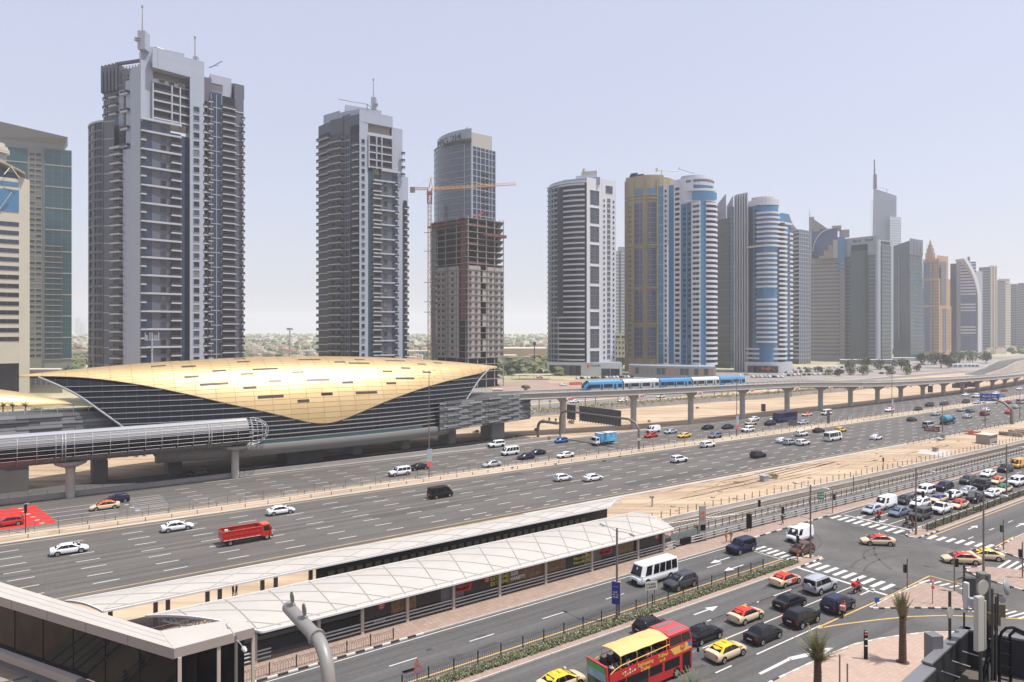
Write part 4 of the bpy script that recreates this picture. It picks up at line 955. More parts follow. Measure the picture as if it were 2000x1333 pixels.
b = MB(); p = PZ(275.5, 286).to_2d() - t1.o; b.box(p.x - 1.5, p.x + 1.6, p.y, p.y + 4, zt(286, 96), zt(286, 60), M_lgy); b.box(p.x - 2.6, p.x, p.y - .6, p.y + 1, zt(286, 76), zt(286, 74), M_lgy); b.box(p.x - 2.6, p.x, p.y - .6, p.y + 1, zt(286, 80), zt(286, 78.5), M_lgy)
b.build("mast_block", t1.root)
b = MB(); b.path([(p.x, p.y + 1, zt(286, 62)), (p.x, p.y + 1, zt(286, 10))], [.28, .12], M_steel, 6); b.path([(p.x, p.y + 1, zt(286, 13)), (p.x, p.y + 1, zt(286, 9))], .4, M_steel, 6); b.build("spire", t1.root)
p = PZ(383, 300).to_2d() - t1.o; b = MB(); b.box(p.x - .9, p.x + .9, p.y - 1, p.y + 1, zt(300, 130), zt(300, 112), M_lgy); b.path([(p.x - .5, p.y, zt(300, 115)), (p.x - .5, p.y, zt(300, 73))], .22, M_steel, 6); b.path([(p.x - .5, p.y, zt(300, 75)), (p.x - .5, p.y, zt(300, 72))], .5, M_steel, 6); b.build("antenna_mast", t1.root)
p = PZ(306, 295).to_2d() - t1.o; e = PZ(378, 302).to_2d() - t1.o; z = zt(295, 106)
b = MB(); b.path([(p.x, p.y, z), (p.x, p.y, z + 3)], .25, M_steel, 5); b.path([(p.x - 4, p.y, z + 2.7), (p.x, p.y, z + 3), (e.x, e.y, zt(302, 119))], .16, M_steel, 5); b.build("roof_crane", t1.root)
p = PZ(410, 308).to_2d() - t1.o; b = MB(); b.path([(p.x, p.y, zt(308, 133)), (p.x + 5.5, p.y, zt(308, 120))], .22, M_steel, 5); b.path([(p.x - 1, p.y, zt(308, 132)), (p.x + 4, p.y, zt(308, 128))], .12, M_steel, 5); b.build("roof_crane", t1.root)
t2 = Tower("apartment_tower", "second grey and white apartment tower, left of the crane and building site", 700, 340, cat="apartment tower")
FHU = 3.70
def side2(a, c, py, st_, **k): pass
z1 = zt(352, 243)
pts = FR((622, 362), (645, 354)); t2.wall(pts, 0, zt(358, 262), M_tg, 14, "glazing"); t2.wall(pts, zt(358, 268), zt(358, 243), M_gp, 14); t2.balc(pts, fl(2, zt(358, 272), FHU), 1.4, .5, 1.0)
pts = FR((645, 354), (670, 349)); t2.wall(pts, 0, zt(351, 262), mat("tower_warm_grey_panel", (.16, .155, .155), .5), 14, "glazing"); t2.wall(pts, zt(351, 268), zt(351, 232), M_gp, 14); t2.balc(pts, fl(2.5, zt(351, 270), FHU), 1.8, .5, 1.0)  # plain warm grey panel behind the balconies
t2.wins(pts, (.25, .7), fl(3.2, zt(351, 270), FHU), 1.8, 2.3, M_tg, M_gp)
pts = FR((668, 350), (684, 346)); t2.wall(pts, 0, zt(348, 225), M_gp, 15); t2.wins(pts, (.65,), fl(3, zt(348, 260), FHU), 1.8, 2.6, M_tgb, M_gp); t2.bands(pts, fl(2.5, zt(348, 270), FHU), .4, .15, M_slab, "ledge")
pts = FR((684, 346), (702, 342)); t2.wall(pts, 0, zt(344, 245), M_tg, 14, "glazing"); t2.wall(pts, zt(344, 262), zt(344, 225), M_gp, 13); t2.balc(sub(pts, .35, 1), fl(2.5, zt(344, 272), FHU), 1.2, .55, 1.0)
pts = FR((702, 341), (719, 344)); t2.wall(pts, 0, zt(342, 217), M_wp, 15); t2.wins(pts, (.42,), fl(3.4, zt(342, 275), FHU), 1.6, 2.1, M_tg, M_wp)
pts = FR((632, 362), (664, 354)); t2.wall(pts, zt(358, 245), zt(358, 221), M_wp, 10, "crown"); t2.wall(FR((664, 352), (702, 346)), zt(350, 232), zt(350, 218), M_wp, 8, "crown")
t2.wall(FR((674, 356), (745, 366)), zt(358, 220), zt(358, 207), M_wp, 10, "crown"); t2.wall(FR((702, 341), (767, 352)), zt(346, 243), zt(346, 221), M_wp, 14, "crown")
up = FR((719, 344.5), (765, 352)); za, zb_ = zt(348, 332), zt(348, 272)
t2.wall(up, za, zb_ + 1, M_tg, 12, "glazing"); zs = fl(za + .4, zb_ - 1, FHU)
for u0, u1 in ((.0, .30), (.33, .52), (.55, 1)): t2.balc(sub(up, u0, u1), zs, 1.1, .55, 1.0)
t2.mull(up, (0, .32, .54, 1), za, zb_ + 1, .45, 1.3, M_slab, "frame_post")
t2.wall(up, zb_ + 1, zt(348, 262), M_slab, 10); t2.wall(offs(up, -2), zt(348, 262), zt(348, 243), mat("louvre_beige", (.26, .235, .21), .7), 8, "recess_panel")
zc = zt(347, 334)
pts = FR((719, 344.5), (731, 346)); t2.wall(pts, 0, zc - .5, M_tgt, 12, "glazed_shaft"); t2.bands(pts, fl(2, zc - 1, FHU / 2), .1, .06, M_rail, "transom", tiny=True)
pts = FR((727, 345.5), (744, 348)); t2.wall(pts, 0, zc - 2, M_tg, 13, "glazing"); t2.balc(pts, fl(2.2, zc - 4, FHU), 1.4, .55, 1.0)
pts = FR((744, 348), (765, 351.5)); t2.wall(pts, 0, zc, M_gp, 14); t2.wins(pts, (.42,), fl(3.2, zc - 2, FHU), 1.8, 2.1, M_tg, M_gp)
pts = FR((765, 351.5), (777, 353.5)); t2.wall(pts, 0, zc, M_tgb, 13, "glazing"); t2.balc(sub(pts, .45, 1.0), fl(3, zc - 3, FHU), 1.2, .5, 1.0)
t2.bands(FR((729, 345.8), (779, 354)), fl(4, zc, FHU * 2), .7, 1.1, M_slab, "long_ledge"); t2.bands(FR((744, 348), (779, 354)), [zc], .9, 1.3, M_slab, "cornice")
t2.wall(FR((765, 353), (786, 357)), 0, zt(354, 250), M_wp, 15); t2.wall(FR((771, 357), (783, 359)), zt(357, 276), zt(357, 254), M_void, 4, "crown_opening")
t2.bands(FR((770, 356), (783, 358.3)), [zt(357, 277), zt(357, 256)], .8, .5, M_gp, "crown_frame"); t2.mull(FR((770, 356), (783, 358.3)), (0, .5, 1), zt(357, 277), zt(357, 254), .9, .5, M_gp, "crown_frame")
pts = FR((785, 358), (797, 361)); t2.wall(pts, 0, zt(359, 345), M_wp, 15); t2.balc(FR((788, 358.5), (796.5, 360.5)), fl(3, zt(359, 395), FHU), 1.2, .5, 1.0); t2.wall(FR((789, 358), (795, 359.6)), 0, zt(359, 392), M_tg, 3, "glazing")
t2.balc(FR((784, 355.6), (789, 356.6)), fl(zt(356, 345), zt(356, 300), FHU), 1.2, .5, 1.0)
p = PZ(729, 356).to_2d() - t2.o; b = MB(); b.box(p.x - 1.2, p.x + 1.3, p.y, p.y + 3, zt(356, 212), zt(356, 190), M_lgy); b.box(p.x + .5, p.x + 2.4, p.y - .5, p.y + 1, zt(356, 204), zt(356, 202.5), M_lgy); b.box(p.x + .5, p.x + 2.4, p.y - .5, p.y + 1, zt(356, 207.5), zt(356, 206), M_lgy); b.build("mast_block", t2.root)
b = MB(); b.path([(p.x - .1, p.y + 1, zt(356, 192)), (p.x - .1, p.y + 1, zt(356, 154))], [.3, .15], M_steel, 6); b.path([(p.x - .1, p.y + 1, zt(356, 157)), (p.x - .1, p.y + 1, zt(356, 153))], .45, M_steel, 6); b.build("spire", t2.root)
p = PZ(717, 358).to_2d() - t2.o; e = PZ(661, 352).to_2d() - t2.o; g = PZ(725, 358).to_2d() - t2.o
b = MB(); b.path([(p.x, p.y, zt(358, 215)), (p.x, p.y, zt(358, 205))], .25, M_steel, 5); b.path([(g.x, g.y, zt(358, 210)), (p.x, p.y, zt(358, 204)), (e.x + 5, e.y, zt(353, 199)), (e.x, e.y, zt(352, 194))], .17, M_steel, 5); b.build("roof_crane", t2.root)
mg = Tower("office_tower", "grey glass office tower with raised dark lettering on its curved crown", 910, 440, cat="office tower")
pts = FR((848, 462), (908, 436), 4); z1 = zt(448, 285); mg.wall(pts, 0, z1, M_mgy, 22, "glazing")
mg.wall(pts, 0, z1 - .2, mat("office_glass_grey", (.075, .09, .115), .1, spec=.7), 5, "glazing", o=.06); mg.bands(pts, fl(30, z1 - 2, 4.15), .28, .3, M_lgy); mg.bands(pts, [z1], .6, .4, M_lgy, "cornice")
mg.wall(FR((908, 436), (921, 432)), 0, zt(434, 282), mat("office_glass_grey", (.10, .11, .125), .1), 18, "glazing"); mg.mull(FR((908, 436), (921, 432)), (0, 1), 20, zt(434, 280), .8, .4, M_lgy, "pier"); mg.bands(FR((908, 436), (921, 432)), fl(30, zt(434, 290), 4.15), .4, .3, M_lgy)
pts = FR((921, 432), (967, 446)); z2 = zt(438, 290); mg.wall(pts, 0, z2, M_tgb, 20, "glazing"); mg.mull(pts, (0, .03, .2, .36, .56, .72, .85, 1), 20, z2, .55, .4, M_lgy, "pier"); mg.bands(pts, fl(30, z2, 4.15), .45, .3, M_lgy)
mg.balc(sub(pts, .38, .7), fl(32, z2 - 14, 4.15), .8, .3, .9, M_rail)
cr = FR((855, 456), (921, 430), 4); mg.wall(cr, z1, 158.0, M_lgy, 18, "crown"); b = MB()
q = mg.rel(cr); zr0 = 159.2
b.loft([[(p.x, p.y - .15, z1), (p.x, p.y + .6, z1), (p.x, p.y + .6, zr0), (p.x, p.y - .15, zr0)] for i, p in enumerate(q)], M_lgy); b.build("crown_screen", mg.root)
mg.wall(FR((921, 434), (961, 444)), z2, zt(438, 262), mat("crown_beige_louvre", (.36, .36, .32), .6), 12, "crown")
bz = 0
for i, ch in enumerate("MAG 214"):
 if ch == " ": continue
 u = min((abs(CX + FP * at_u(cr, q_ / 60).x / at_u(cr, q_ / 60).y - 865.5 - 6.1 * i), q_ / 60) for q_ in range(61))[1]; p = at_u(cr, u); d = (at_u(cr, u + .03) - at_u(cr, u - .03)).normalized(); n_ = Vector((d.y, -d.x)); p = p + n_ * 3.0 - mg.o
 Y_ = p.y + mg.o.y; o_ = lettering(ch, 5.6, mat("sign_dark", (.03, .036, .05), .5), mg.root, (p.x, p.y, zt(Y_, 281 - 2.2 * i)), 90, math.atan2(d.y, d.x), 1.4)
p = PZ(913, 440).to_2d() - mg.o; b = MB(); b.path([(p.x - 1.5, p.y + 3, zt(440, 252)), (p.x, p.y + 3, zt(440, 245))], [.8, .1], M_steel, 5); b.build("roof_fin", mg.root)
cs = Tower("unfinished_tower", "unfinished raw concrete tower with red netting beside a tower crane", 912, 372, cat="building site")
FC = 3.45; A_, B_, C_ = (842, 392), (912, 370), (983, 388)
L_, R_ = FR(A_, B_), FR(B_, C_); ztop = zt(374, 428); zs = fl(16.5, ztop, FC); allc = [PZ(*A_).to_2d(), PZ(*B_).to_2d(), PZ(*C_).to_2d()]
for f in (offs(L_, -5), offs(R_, -5)): cs.wall(f, 0, ztop - 1, M_void, 8, "dark_core")
me = MB(); q = [p - cs.o for p in offs(allc, .6)]; bk = cs.dep * 22; me.prism([q[0], q[1], q[2], q[2] + bk, q[0] + bk], 0, .32, M_raw); me = me.mesh("floor_slab")
for z in [4.5, 9, 13] + zs + [ztop]: obj("floor_slab", me, cs.root, (0, 0, z))
for f, us in ((L_, (0, .18, .42, .72, .97)), (R_, (.03, .28, .52, .75, 1))): cs.mull(f, us, 0, ztop + (1.5), .7, .1, M_raw, "column")
cs.wall(sub(L_, 0, .14), 0, ztop - 2, M_raw, 10, "lift_core")
zmid = zt(374, 530)
for z in zs:
 if z < zmid + 3:
  low = z < zmid
  def infill(f, u0, u1, z=z):
   me_ = cs.strip_mesh(sub(f, u0, u1), -.5, .1, FC - .4 if low else FC * .6, M_blk); o = me_.build("block_wall", cs.root, (0, 0, z + .33))
  for f, u0, u1 in ((L_, .17, .47), (L_, .50, .78), (R_, .03, .36), (R_, .55, .97)): infill(f, u0, u1)
  if low:
   cs.wins(offs(L_, .2), (.24, .36, .62), [z + 1.35], 1.9, 1.35, M_void, M_raw, "window_opening", fr=.1); cs.wins(offs(R_, .2), (.08, .24, .64, .80, .95), [z + 1.35], 1.5, 1.35, M_void, M_raw, "window_opening", fr=.1)
   if int(z) % 2: infill(R_, .42, .53)
for i, z in enumerate(zs):
 if z > zmid - 30:
  me_ = cs.strip_mesh(sub(L_, .84, .98), .1, .16, FC - .6, M_net); me_.build("red_net", cs.root, (0, 0, z + .3))
 if z > zmid and i % 3 == 0: me_ = cs.strip_mesh(sub(R_, .05, .6), -.4, -.3, 1.0, M_net); me_.build("red_net", cs.root, (0, 0, z + .3))
for f, z, h in ((L_, ztop - 2.8, 1.1), (sub(R_, .35, 1), ztop - 9, 1.6)):
 cs.strip_mesh(f, .5, 2.8, .3, M_net).build("catch_platform", cs.root, (0, 0, z)); cs.strip_mesh(f, 2.6, 2.8, h, M_net).build("catch_net", cs.root, (0, 0, z))
b = MB()
for i in range(60):
 f = L_ if i % 2 else R_; p = at_u(f, random.random()) - cs.o; dd = cs.dep * random.uniform(0, 12); p += dd; b.box(p.x - .08, p.x + .08, p.y - .08, p.y + .08, ztop, ztop + random.uniform(.8, 2.4), random.choice((M_net, M_raw, M_steeld)))
b.build("starter_bars", cs.root, kind="stuff")
b = MB(); p = PZ(922, 378).to_2d() - cs.o; b.hexa([(p.x, p.y, ztop + .5), (p.x + 1.2, p.y, ztop + .5), (p.x + 1.2, p.y + 1, ztop + .5), (p.x, p.y + 1, ztop + .5)], [(p.x + 5, p.y, ztop + 4.5), (p.x + 6.5, p.y, ztop + 4.2), (p.x + 6.5, p.y + 1, ztop + 4.2), (p.x + 5, p.y + 1, ztop + 4.5)], mat("placing_boom_red", (.5, .12, .1), .5)); b.build("concrete_boom", cs.root)
M_cry = mat("crane_orange", (0.56, 0.30, 0.08), .5); M_crr = mat("crane_red", (0.35, 0.12, 0.08), .5)
Yc = 366; kp = PZ(839, Yc); kr = thing("tower_crane", "orange tower crane with lattice jib standing beside the unfinished tower", "crane", (kp.x, kp.y, 0))
def lattice(b, p, q, w, n, m, r=.10, tri=False):
 p, q = Vector(p), Vector(q); d = (q - p).normalized(); a = Vector((0, 1, 0)); c = d.cross(a).normalized()
 cs_ = [a * w + c * w, -a * w + c * w, -a * w - c * w, a * w - c * w] if not tri else [a * w - c * w, -a * w - c * w, c * w]
 for o in cs_: b.path([p + o, q + o], r, m, 3)
 for i in range(n):
  u, v = p.lerp(q, i / n), p.lerp(q, (i + 1) / n)
  for k in range(len(cs_)):
   o1, o2 = cs_[k], cs_[(k + 1) % len(cs_)]; b.path([u + o1, v + o2] if i % 2 else [u + o2, v + o1], r * .7, m, 3)
   b.path([u + o1, u + o2], r * .7, m, 3)
zj = zt(Yc, 369); b = MB(); lattice(b, (0, 0, 0), (0, 0, zj - 3), .85, 46, M_fpost if False else mat("crane_mast", (.30, .20, .12), .6), .13); b.build("mast", kr)
b = MB(); lattice(b, (0, 0, zj - 8), (0, 0, zj), 1.1, 3, M_crr, .2); b.box(-1.4, 1.4, -1.4, 1.4, zj - 3, zj - 1.6, M_crr); b.build("slewing_cage", kr)
je = PZ(1008, Yc); b = MB(); lattice(b, (1.2, 0, zj), (je.x - kp.x, 0, zt(Yc, 359)), .65, 34, M_cry, .10, True); b.build("jib", kr)
b = MB(); bl = PZ(803, Yc).x - kp.x; lattice(b, (-1, 0, zj), (bl, 0, zj), .6, 8, M_cry, .10); b.build("counter_jib", kr)
b = MB(); b.box(bl - .5, bl + 2, -.8, .8, zj - 2, zj + .8, M_raw); b.build("counterweight", kr)
b = MB(); ap = (.8, 0, zt(Yc, 347)); b.path([(0, -.6, zj), ap], .16, M_cry, 4); b.path([(1.4, .6, zj), ap], .16, M_cry, 4); b.path([(-.5, 0, zj), ap], .16, M_cry, 4); b.build("apex_frame", kr)
b = MB(); b.path([ap, (bl + 2, 0, zj + .5)], .05, M_steel, 3); b.path([ap, (18, 0, zj + 2.0)], .05, M_steel, 3); b.path([ap, (34, 0, zj + 2.6)], .05, M_steel, 3); b.build("tie_cables", kr)
b = MB()
for py in (455, 491, 552, 590, 610): b.box(-3, 4.5, -.1, .1, zt(Yc, py) - .15, zt(Yc, py) + .15, M_steeld)
b.build("wall_ties", kr)
T3 = Tower("apartment_tower", "white and grey apartment tower with rounded banded corner, right of the building site", 1150, 480, cat="apartment tower")
F3 = 3.72; ZP3 = 9.5
pts = FR((1070, 500), (1146, 476), 6, 12); z1 = zt(485, 362); T3.wall(pts, ZP3, z1, M_tg, 20, "glazing", mt=M_blw)
zsl = fl(ZP3 + 1, z1, F3)
T3.bands(sub(pts, 0, .17), zsl, 1.1, .5, M_lgy); T3.bands(sub(pts, .44, .96), zsl, 1.15, 1.1, M_blw); T3.balc(sub(pts, .22, .42), zsl, .7, .8, .2, M_lgy, M_blw); T3.mull(pts, (.21, .30, .43), ZP3, z1 - 2, .5, .9, M_lgy, "pier")
T3.bands(pts, [z1], 1.2, .8, M_blw, "cornice"); T3.bands(offs(pts, -1.5), [z1 + 1], 2.0, .3, M_lgy, "parapet")
T3.wall(sub(pts, .42, .56), ZP3 + 32, z1 - 4, mat("tower_glass_grey", (.05, .055, .07), .1), 4, "glazed_shaft", o=1.25)
pts = FR((1146, 476), (1176, 484)); z2 = zt(480, 349)
T3.wall(pts, 0, z2, M_blw, 18); T3.mull(pts, (.0, 1.), 0, z2, .1, .1, M_blw, "edge")
py = 716
for h in (30, 37, 27, 44, 33, 36, 30, 30, 28):
 za, zb_ = zt(480, py), zt(480, py - h); w = sub(pts, .22, .80)
 T3.wall(w, za, zb_, mat("tower_glass_grey", (.05, .055, .07), .1), 2, "tall_window", o=.12); T3.bands(w, fl(za + 2, zb_ - 1, 3.72), .1, .3, M_lgy, "transom"); T3.mull(w, (0.5,), za, zb_, .14, .25, M_lgy)
 T3.bands(w, [zb_], .35, .6, M_blw, "lintel"); py -= h + 6
pts = FR((1176, 484), (1203, 491)); z2 = zt(487, 352); T3.wall(pts, 0, z2, M_blw, 18)
zw = fl(ZP3 + 2, zt(487, 385), F3); T3.wins(pts, (.14, .82), zw, 1.3, 1.8, M_tg, M_blw, fr=.08); T3.wins(pts, (.47,), zw, 2.8, 2.5, M_mgy, M_lgy, fr=.1); T3.wins(pts, (.5,), [zt(487, 378)], 6.2, 5.2, mat("tower_glass_grey", (.05, .055, .07), .1), M_lgy)
T3.wall(FR((1100, 490), (1172, 480)), z1, zt(485, 349), M_lgy, 12, "penthouse"); T3.wall(FR((1125, 492), (1165, 486)), z1, zt(488, 342), M_blw, 8, "penthouse"); T3.wall(FR((1136, 492), (1166, 488)), z1 + 4, zt(489, 334), M_crm, 6, "plant_room");
b = MB(); p = PZ(1141, 492).to_2d() - T3.o; b.path([(p.x, p.y, zt(490, 335)), (p.x, p.y, zt(490, 329))], 1.2, M_crm, 8); b.build("roof_tank", T3.root)
pod = FR((1068, 482), (1215, 470), 1.5); T3.wall(pod, 0, 9.4, M_blw, 24, "podium", mt=M_lgy); T3.wins(sub(pod, .05, .45), (.1, .3, .5, .7, .9), [.3], 5.5, 7, M_tg, M_lgy); T3.wins(sub(pod, .7, 1), (.3, .7), [.3], 6, 5, M_tg, M_lgy)
p = at_u(pod, .64) - T3.o; scribble(T3.root, (p.x - 2.5, p.y - .8, 6.6), 12, .75, 1.3, M_rail); b = MB(); b.box(p.x - 5.2, p.x - 3.6, p.y - .7, p.y - .4, 5.9, 8.3, M_badge); b.build("red_logo", T3.root)
T3b = Tower("apartment_tower", "pale hazy tower in the gap between white tower and gold-brown tower", 1211, 800, cat="tower")
pts = FR((1196, 800), (1224, 800)); z1 = zt(800, 491); T3b.wall(pts, 0, z1, M_lgy, 20); T3b.bands(pts, fl(3, z1, 3.8), 1.4, .4, M_blw, tiny=True); T3b.wall(sub(pts, .45, .6), 0, z1, M_mgy, 5, "shaft", o=.5); T3b.wall(FR((1207, 800), (1220, 800)), z1, z1 + 5, M_lgy, 10, "plant_room")
Th = Tower("apartment_block", "low beige block with small square windows in the gap between towers", 1211, 640, cat="building")
pts = FR((1196, 640), (1222, 640)); z1 = zt(640, 651); Th.wall(pts, 0, z1, M_crm, 20); Th.wins(pts, (.3, .55, .8), fl(4, z1 - 6, 5.1), 1.5, 2.3, M_rail, M_crm, fr=.1); Th.wins(pts, (.4, .85), [z1 - 4.5], 4, 2, M_rail, M_crm)
T4 = Tower("apartment_tower", "gold-brown tower with two tall window columns behind the blue and white tower", 1260, 520, cat="apartment tower")
F4 = 3.8; pts = FR((1222, 530), (1296, 520), 5, 10); z1 = zt(524, 378); zt4 = zt(524, 345)
T4.wall(pts, 0, zt4, M_gbr, 26, mt=M_gbr)
T4.wall(FR((1290, 524), (1322, 545), 3), 100, zt4, M_gbr, 16, mt=M_gbr)
for u0, u1, gm in ((.28, .48, M_tgv), (.60, .80, M_tgv), (.92, 1.0, M_tgv)):
 for ya, yb in ((395, 478), (485, 560), (566, 630), (640, 700)):
  za, zb_ = zt(520, yb), zt(520, ya); w = sub(pts, u0, u1, 2)
  T4.wall(w, za, zb_, gm, 2, "glazing", o=.15); T4.bands(w, fl(za + 1.2, zb_, F4), .28, .35, M_gbr, "transom"); T4.mull(w, (.33, .66), za, zb_, .2, .3, M_gbr)
 T4.wall(sub(pts, u0, u1, 2), zt(520, 383), zt(520, 368), M_tgs, 1.5, "top_window", o=.2)
T4.mull(pts, (.0, .06, .22, .25, .52, .56, .84, .88), 0, zt(524, 352), 1.0, .7, M_gbr, "pier")
T4.wins(pts, (.145,), fl(12, zt(524, 400), F4), 2.6, 1.6, M_mgy, M_gbr, fr=.1)
for y in (383, 390, 481, 563, 634): T4.bands(pts, [zt(522, y)], .9, .9, M_gbr, "ledge")
T4.wall(FR((1240, 530), (1296, 528), 2), zt4 - 1, zt(526, 341), M_gbr, 12, "crown", mt=M_gbr)
for a_, c_, y in (((1232, 522), (1246, 522), 340), ((1244, 522), (1258, 522), 342)):
 f = T4.rel(FR(a_, c_)); b = MB(); z = zt(522, y); b.hexa([(f[0].x, f[0].y, z), (f[1].x, f[1].y, z + .6), (f[1].x, f[1].y + 9, z - 1), (f[0].x, f[0].y + 9, z - 1.6)], [(f[0].x, f[0].y, z + .3), (f[1].x, f[1].y, z + .9), (f[1].x, f[1].y + 9, z - .7), (f[0].x, f[0].y + 9, z - 1.3)], M_tgt); b.build("roof_canopy", T4.root)
p = PZ(1292, 528).to_2d() - T4.o; e = PZ(1325, 528).to_2d() - T4.o; f = PZ(1282, 528).to_2d() - T4.o; z = zt(528, 333)
b = MB(); b.path([(p.x, p.y, zt(528, 345)), (p.x, p.y, z)], .35, M_crm, 5); b.path([(f.x, f.y, z + .3), (e.x, e.y, z - 1)], .3, M_crm, 5); b.box(f.x - .5, f.x + 1, f.y - .8, f.y + .8, z - 1, z + 1.6, M_crm); b.build("roof_crane", T4.root)
T5 = Tower("apartment_tower", "blue and white apartment tower with curved balconies and round top, right of the gold-brown tower", 1350, 470, cat="apartment tower")
F5 = 3.55; Z0 = 8.0
def g5(a, c, py, m, nm="glazing", bulge=0, d=16):
 p = FR(a, c, bulge); z = zt((a[1] + c[1]) / 2, py); T5.wall(p, Z0, z, m, d, nm); return p, z
p, z = g5((1286, 492), (1297, 488), 364, M_tgs); T5.bands(p, fl(Z0, z, F5 * 2), .2, .1, M_blw)
p, z = g5((1297, 488), (1304, 486), 364, M_blw, "wall"); T5.wins(p, (.5,), fl(Z0 + 1.5, z - 3, F5), 1.5, 1.7, M_tg, M_blw, fr=.1)
T5.mull(FR((1297, 488), (1306, 485.5)), (0, 1), Z0, z, .5, .5, M_blw, "pier")
p, z = g5((1306, 485), (1316, 482), 362, M_tgs); T5.bands(p, fl(Z0, z, F5 * 2), .15, .1, M_mgy)
p, z = g5((1316, 482), (1330, 478), 360, M_blw, "wall"); T5.wins(p, (.5,), fl(Z0 + 1.5, z - 3, F5), 3.6, 1.9, M_tg, M_blw, fr=.2)
p, z = g5((1330, 478), (1351, 472), 398, M_tgs); T5.bands(p, fl(Z0, z, F5), .18, .12, M_mgy); T5.mull(p, (0, .5, 1), Z0, z, .18, .2)
T5.wins(p, (.35, .8), fl(Z0 + 1, z - 3, F5), 2.2, 1.8, M_tg, M_tgt, fr=.05)
p = FR((1350, 472), (1368, 468)); T5.wall(p, Z0, zt(470, 393), M_blw, 16, "wall"); T5.balc(sub(p, .15, 1), fl(Z0, zt(470, 396), F5), 1.3, 1.5, .1, M_blw, M_blw); T5.wins(p, (.35, .7), fl(Z0 + 1.7, zt(470, 396), F5), 2.2, 1.6, M_tg, M_blw, fr=.1)
p, z = g5((1368, 468), (1380, 469), 392, M_tgs, d=15)
p = FR((1378, 469), (1398, 476), 2.5); T5.wall(p, Z0, zt(472, 396), M_tg, 16, "glazing"); T5.balc(p, [q for i, q in enumerate(fl(Z0, zt(470, 398), F5))], 1.2, 1.45, .1, M_blw, M_blw)
T5.wall(FR((1352, 470), (1398, 474), 3), zt(472, 392), zt(472, 376), M_tgs, 16, "upper_glazing", o=.8); T5.bands(FR((1340, 474), (1396, 474), 3.5), [zt(472, 395), zt(472, 374)], 1.6, 1.6, M_blw, "cornice")
T5.wall(FR((1318, 484), (1346, 476)), zt(480, 370), zt(480, 350), M_blw, 12, "wall"); T5.wall(FR((1345, 478), (1393, 480), 5), zt(478, 376), zt(478, 364), M_tgs, 14, "upper_glazing"); T5.wall(FR((1318, 484), (1394, 480), 7), zt(480, 364), zt(480, 350), M_blw, 14, "crown"); T5.wall(FR((1330, 486), (1385, 484), 5), zt(484, 352), zt(484, 344), M_blw, 9, "penthouse"); T5.bands(FR((1340, 476), (1394, 478), 6), [zt(478, 359)], 1.6, .4, M_mgy, "louvre_band")
T5.wall(FR((1358, 490), (1380, 490)), zt(484, 345), zt(484, 339), M_crm, 6, "plant_room"); p = PZ(1325, 485).to_2d() - T5.o; e = PZ(1356, 488).to_2d() - T5.o; b = MB(); b.path([(p.x, p.y, zt(485, 330)), (e.x, e.y, zt(488, 339))], .35, M_lgy, 5); b.path([(p.x + 1, p.y, zt(485, 327)), (p.x, p.y, zt(485, 331))], .25, M_lgy, 5); b.build("roof_crane", T5.root)
p = FR((1228, 470), (1398, 448), 5, 12); T5.wall(p, 0, Z0, M_lgy, 26, "podium", mt=M_lgy)
for i in range(18): T5.wins(p, (.06 + .052 * i,), [2.2], 3.4, 4.4, random.choice((M_tgn, M_org, M_bge, M_tgn)), M_lgy)
T6 = Tower("office_tower", "dark grey glass tower with pointed fin crown between the two blue and white towers", 1420, 570, cat="office tower")
p = FR((1398, 585), (1426, 570)); z = zt(577, 428); T6.wall(p, 0, z, mat("slate_glass", (.055, .07, .075), .15), 24, "glazing"); T6.bands(p, fl(5, z, 7.6), .25, .15, M_mgy)
p = FR((1424, 570), (1440, 574)); T6.wall(p, 0, zt(572, 404), M_tgt, 24, "glazing", mt=M_mgy); T6.bands(p, fl(5, zt(572, 410), 3.8), .25, .15, M_mgy, tiny=True)
for a_, c_, y0, y1 in ((1399, 1418, 402, 380), (1421, 1432, 402, 384)):
 f = T6.rel(FR((a_, 590), (c_, 586))); b = MB(); zb_ = zt(588, 430); b.hexa([(f[0].x, f[0].y, zb_), (f[1].x, f[1].y, zb_), (f[1].x, f[1].y + 3, zb_), (f[0].x, f[0].y + 3, zb_)], [(f[0].x, f[0].y, zt(588, y0)), (f[1].x, f[1].y, zt(588, y1)), (f[1].x, f[1].y + 3, zt(588, y1)), (f[0].x, f[0].y + 3, zt(588, y0))], M_lgy); b.build("pointed_fin", T6.root)
T6.wall(FR((1396, 588), (1405, 588)), 0, zt(588, 415), M_lgy, 10, "wall")
T7 = Tower("apartment_tower", "blue and white banded tower with a column of grey vertical fins on its left edge", 1490, 515, cat="apartment tower")
F7 = 3.5
p = FR((1436, 530), (1461, 520)); T7.wall(p, 0, zt(524, 378), M_lgy, 20, "wall"); T7.mull(p, [i / 5 for i in range(6)], 0, zt(524, 380), .8, 1.0, M_blw, "vertical_fin"); T7.wall(p, 0, zt(524, 381), M_mgy, 1, "recess", o=.2)
p = FR((1459, 522), (1481, 512)); z = zt(516, 402); T7.wall(p, 8, z, M_tgs, 18, "glazing"); T7.wins(p, (.45, .8), fl(30, z - 3, F7), 1.8, 1.7, M_tg, M_tgb, fr=.05); T7.wall(sub(p, 0, .5), 8, z - 1, M_tgb, 2, "glazing", o=.2)
p = FR((1479, 512), (1520, 511), 4, 8); z = zt(508, 402); T7.wall(p, 8, z, M_tgs, 18, "glazing")
for ya, yb, u1 in ((412, 482, 1.0), (490, 562, .8), (585, 670, .8)): T7.balc(sub(p, 0, u1), fl(zt(508, yb), zt(508, ya), F7), 1.6, 1.35, .1, M_blw, M_blw)
T7.bands(FR((1459, 521), (1522, 510), 5, 8), fl(10, zt(512, 678), F7), 1.5, 1.4, M_blw)
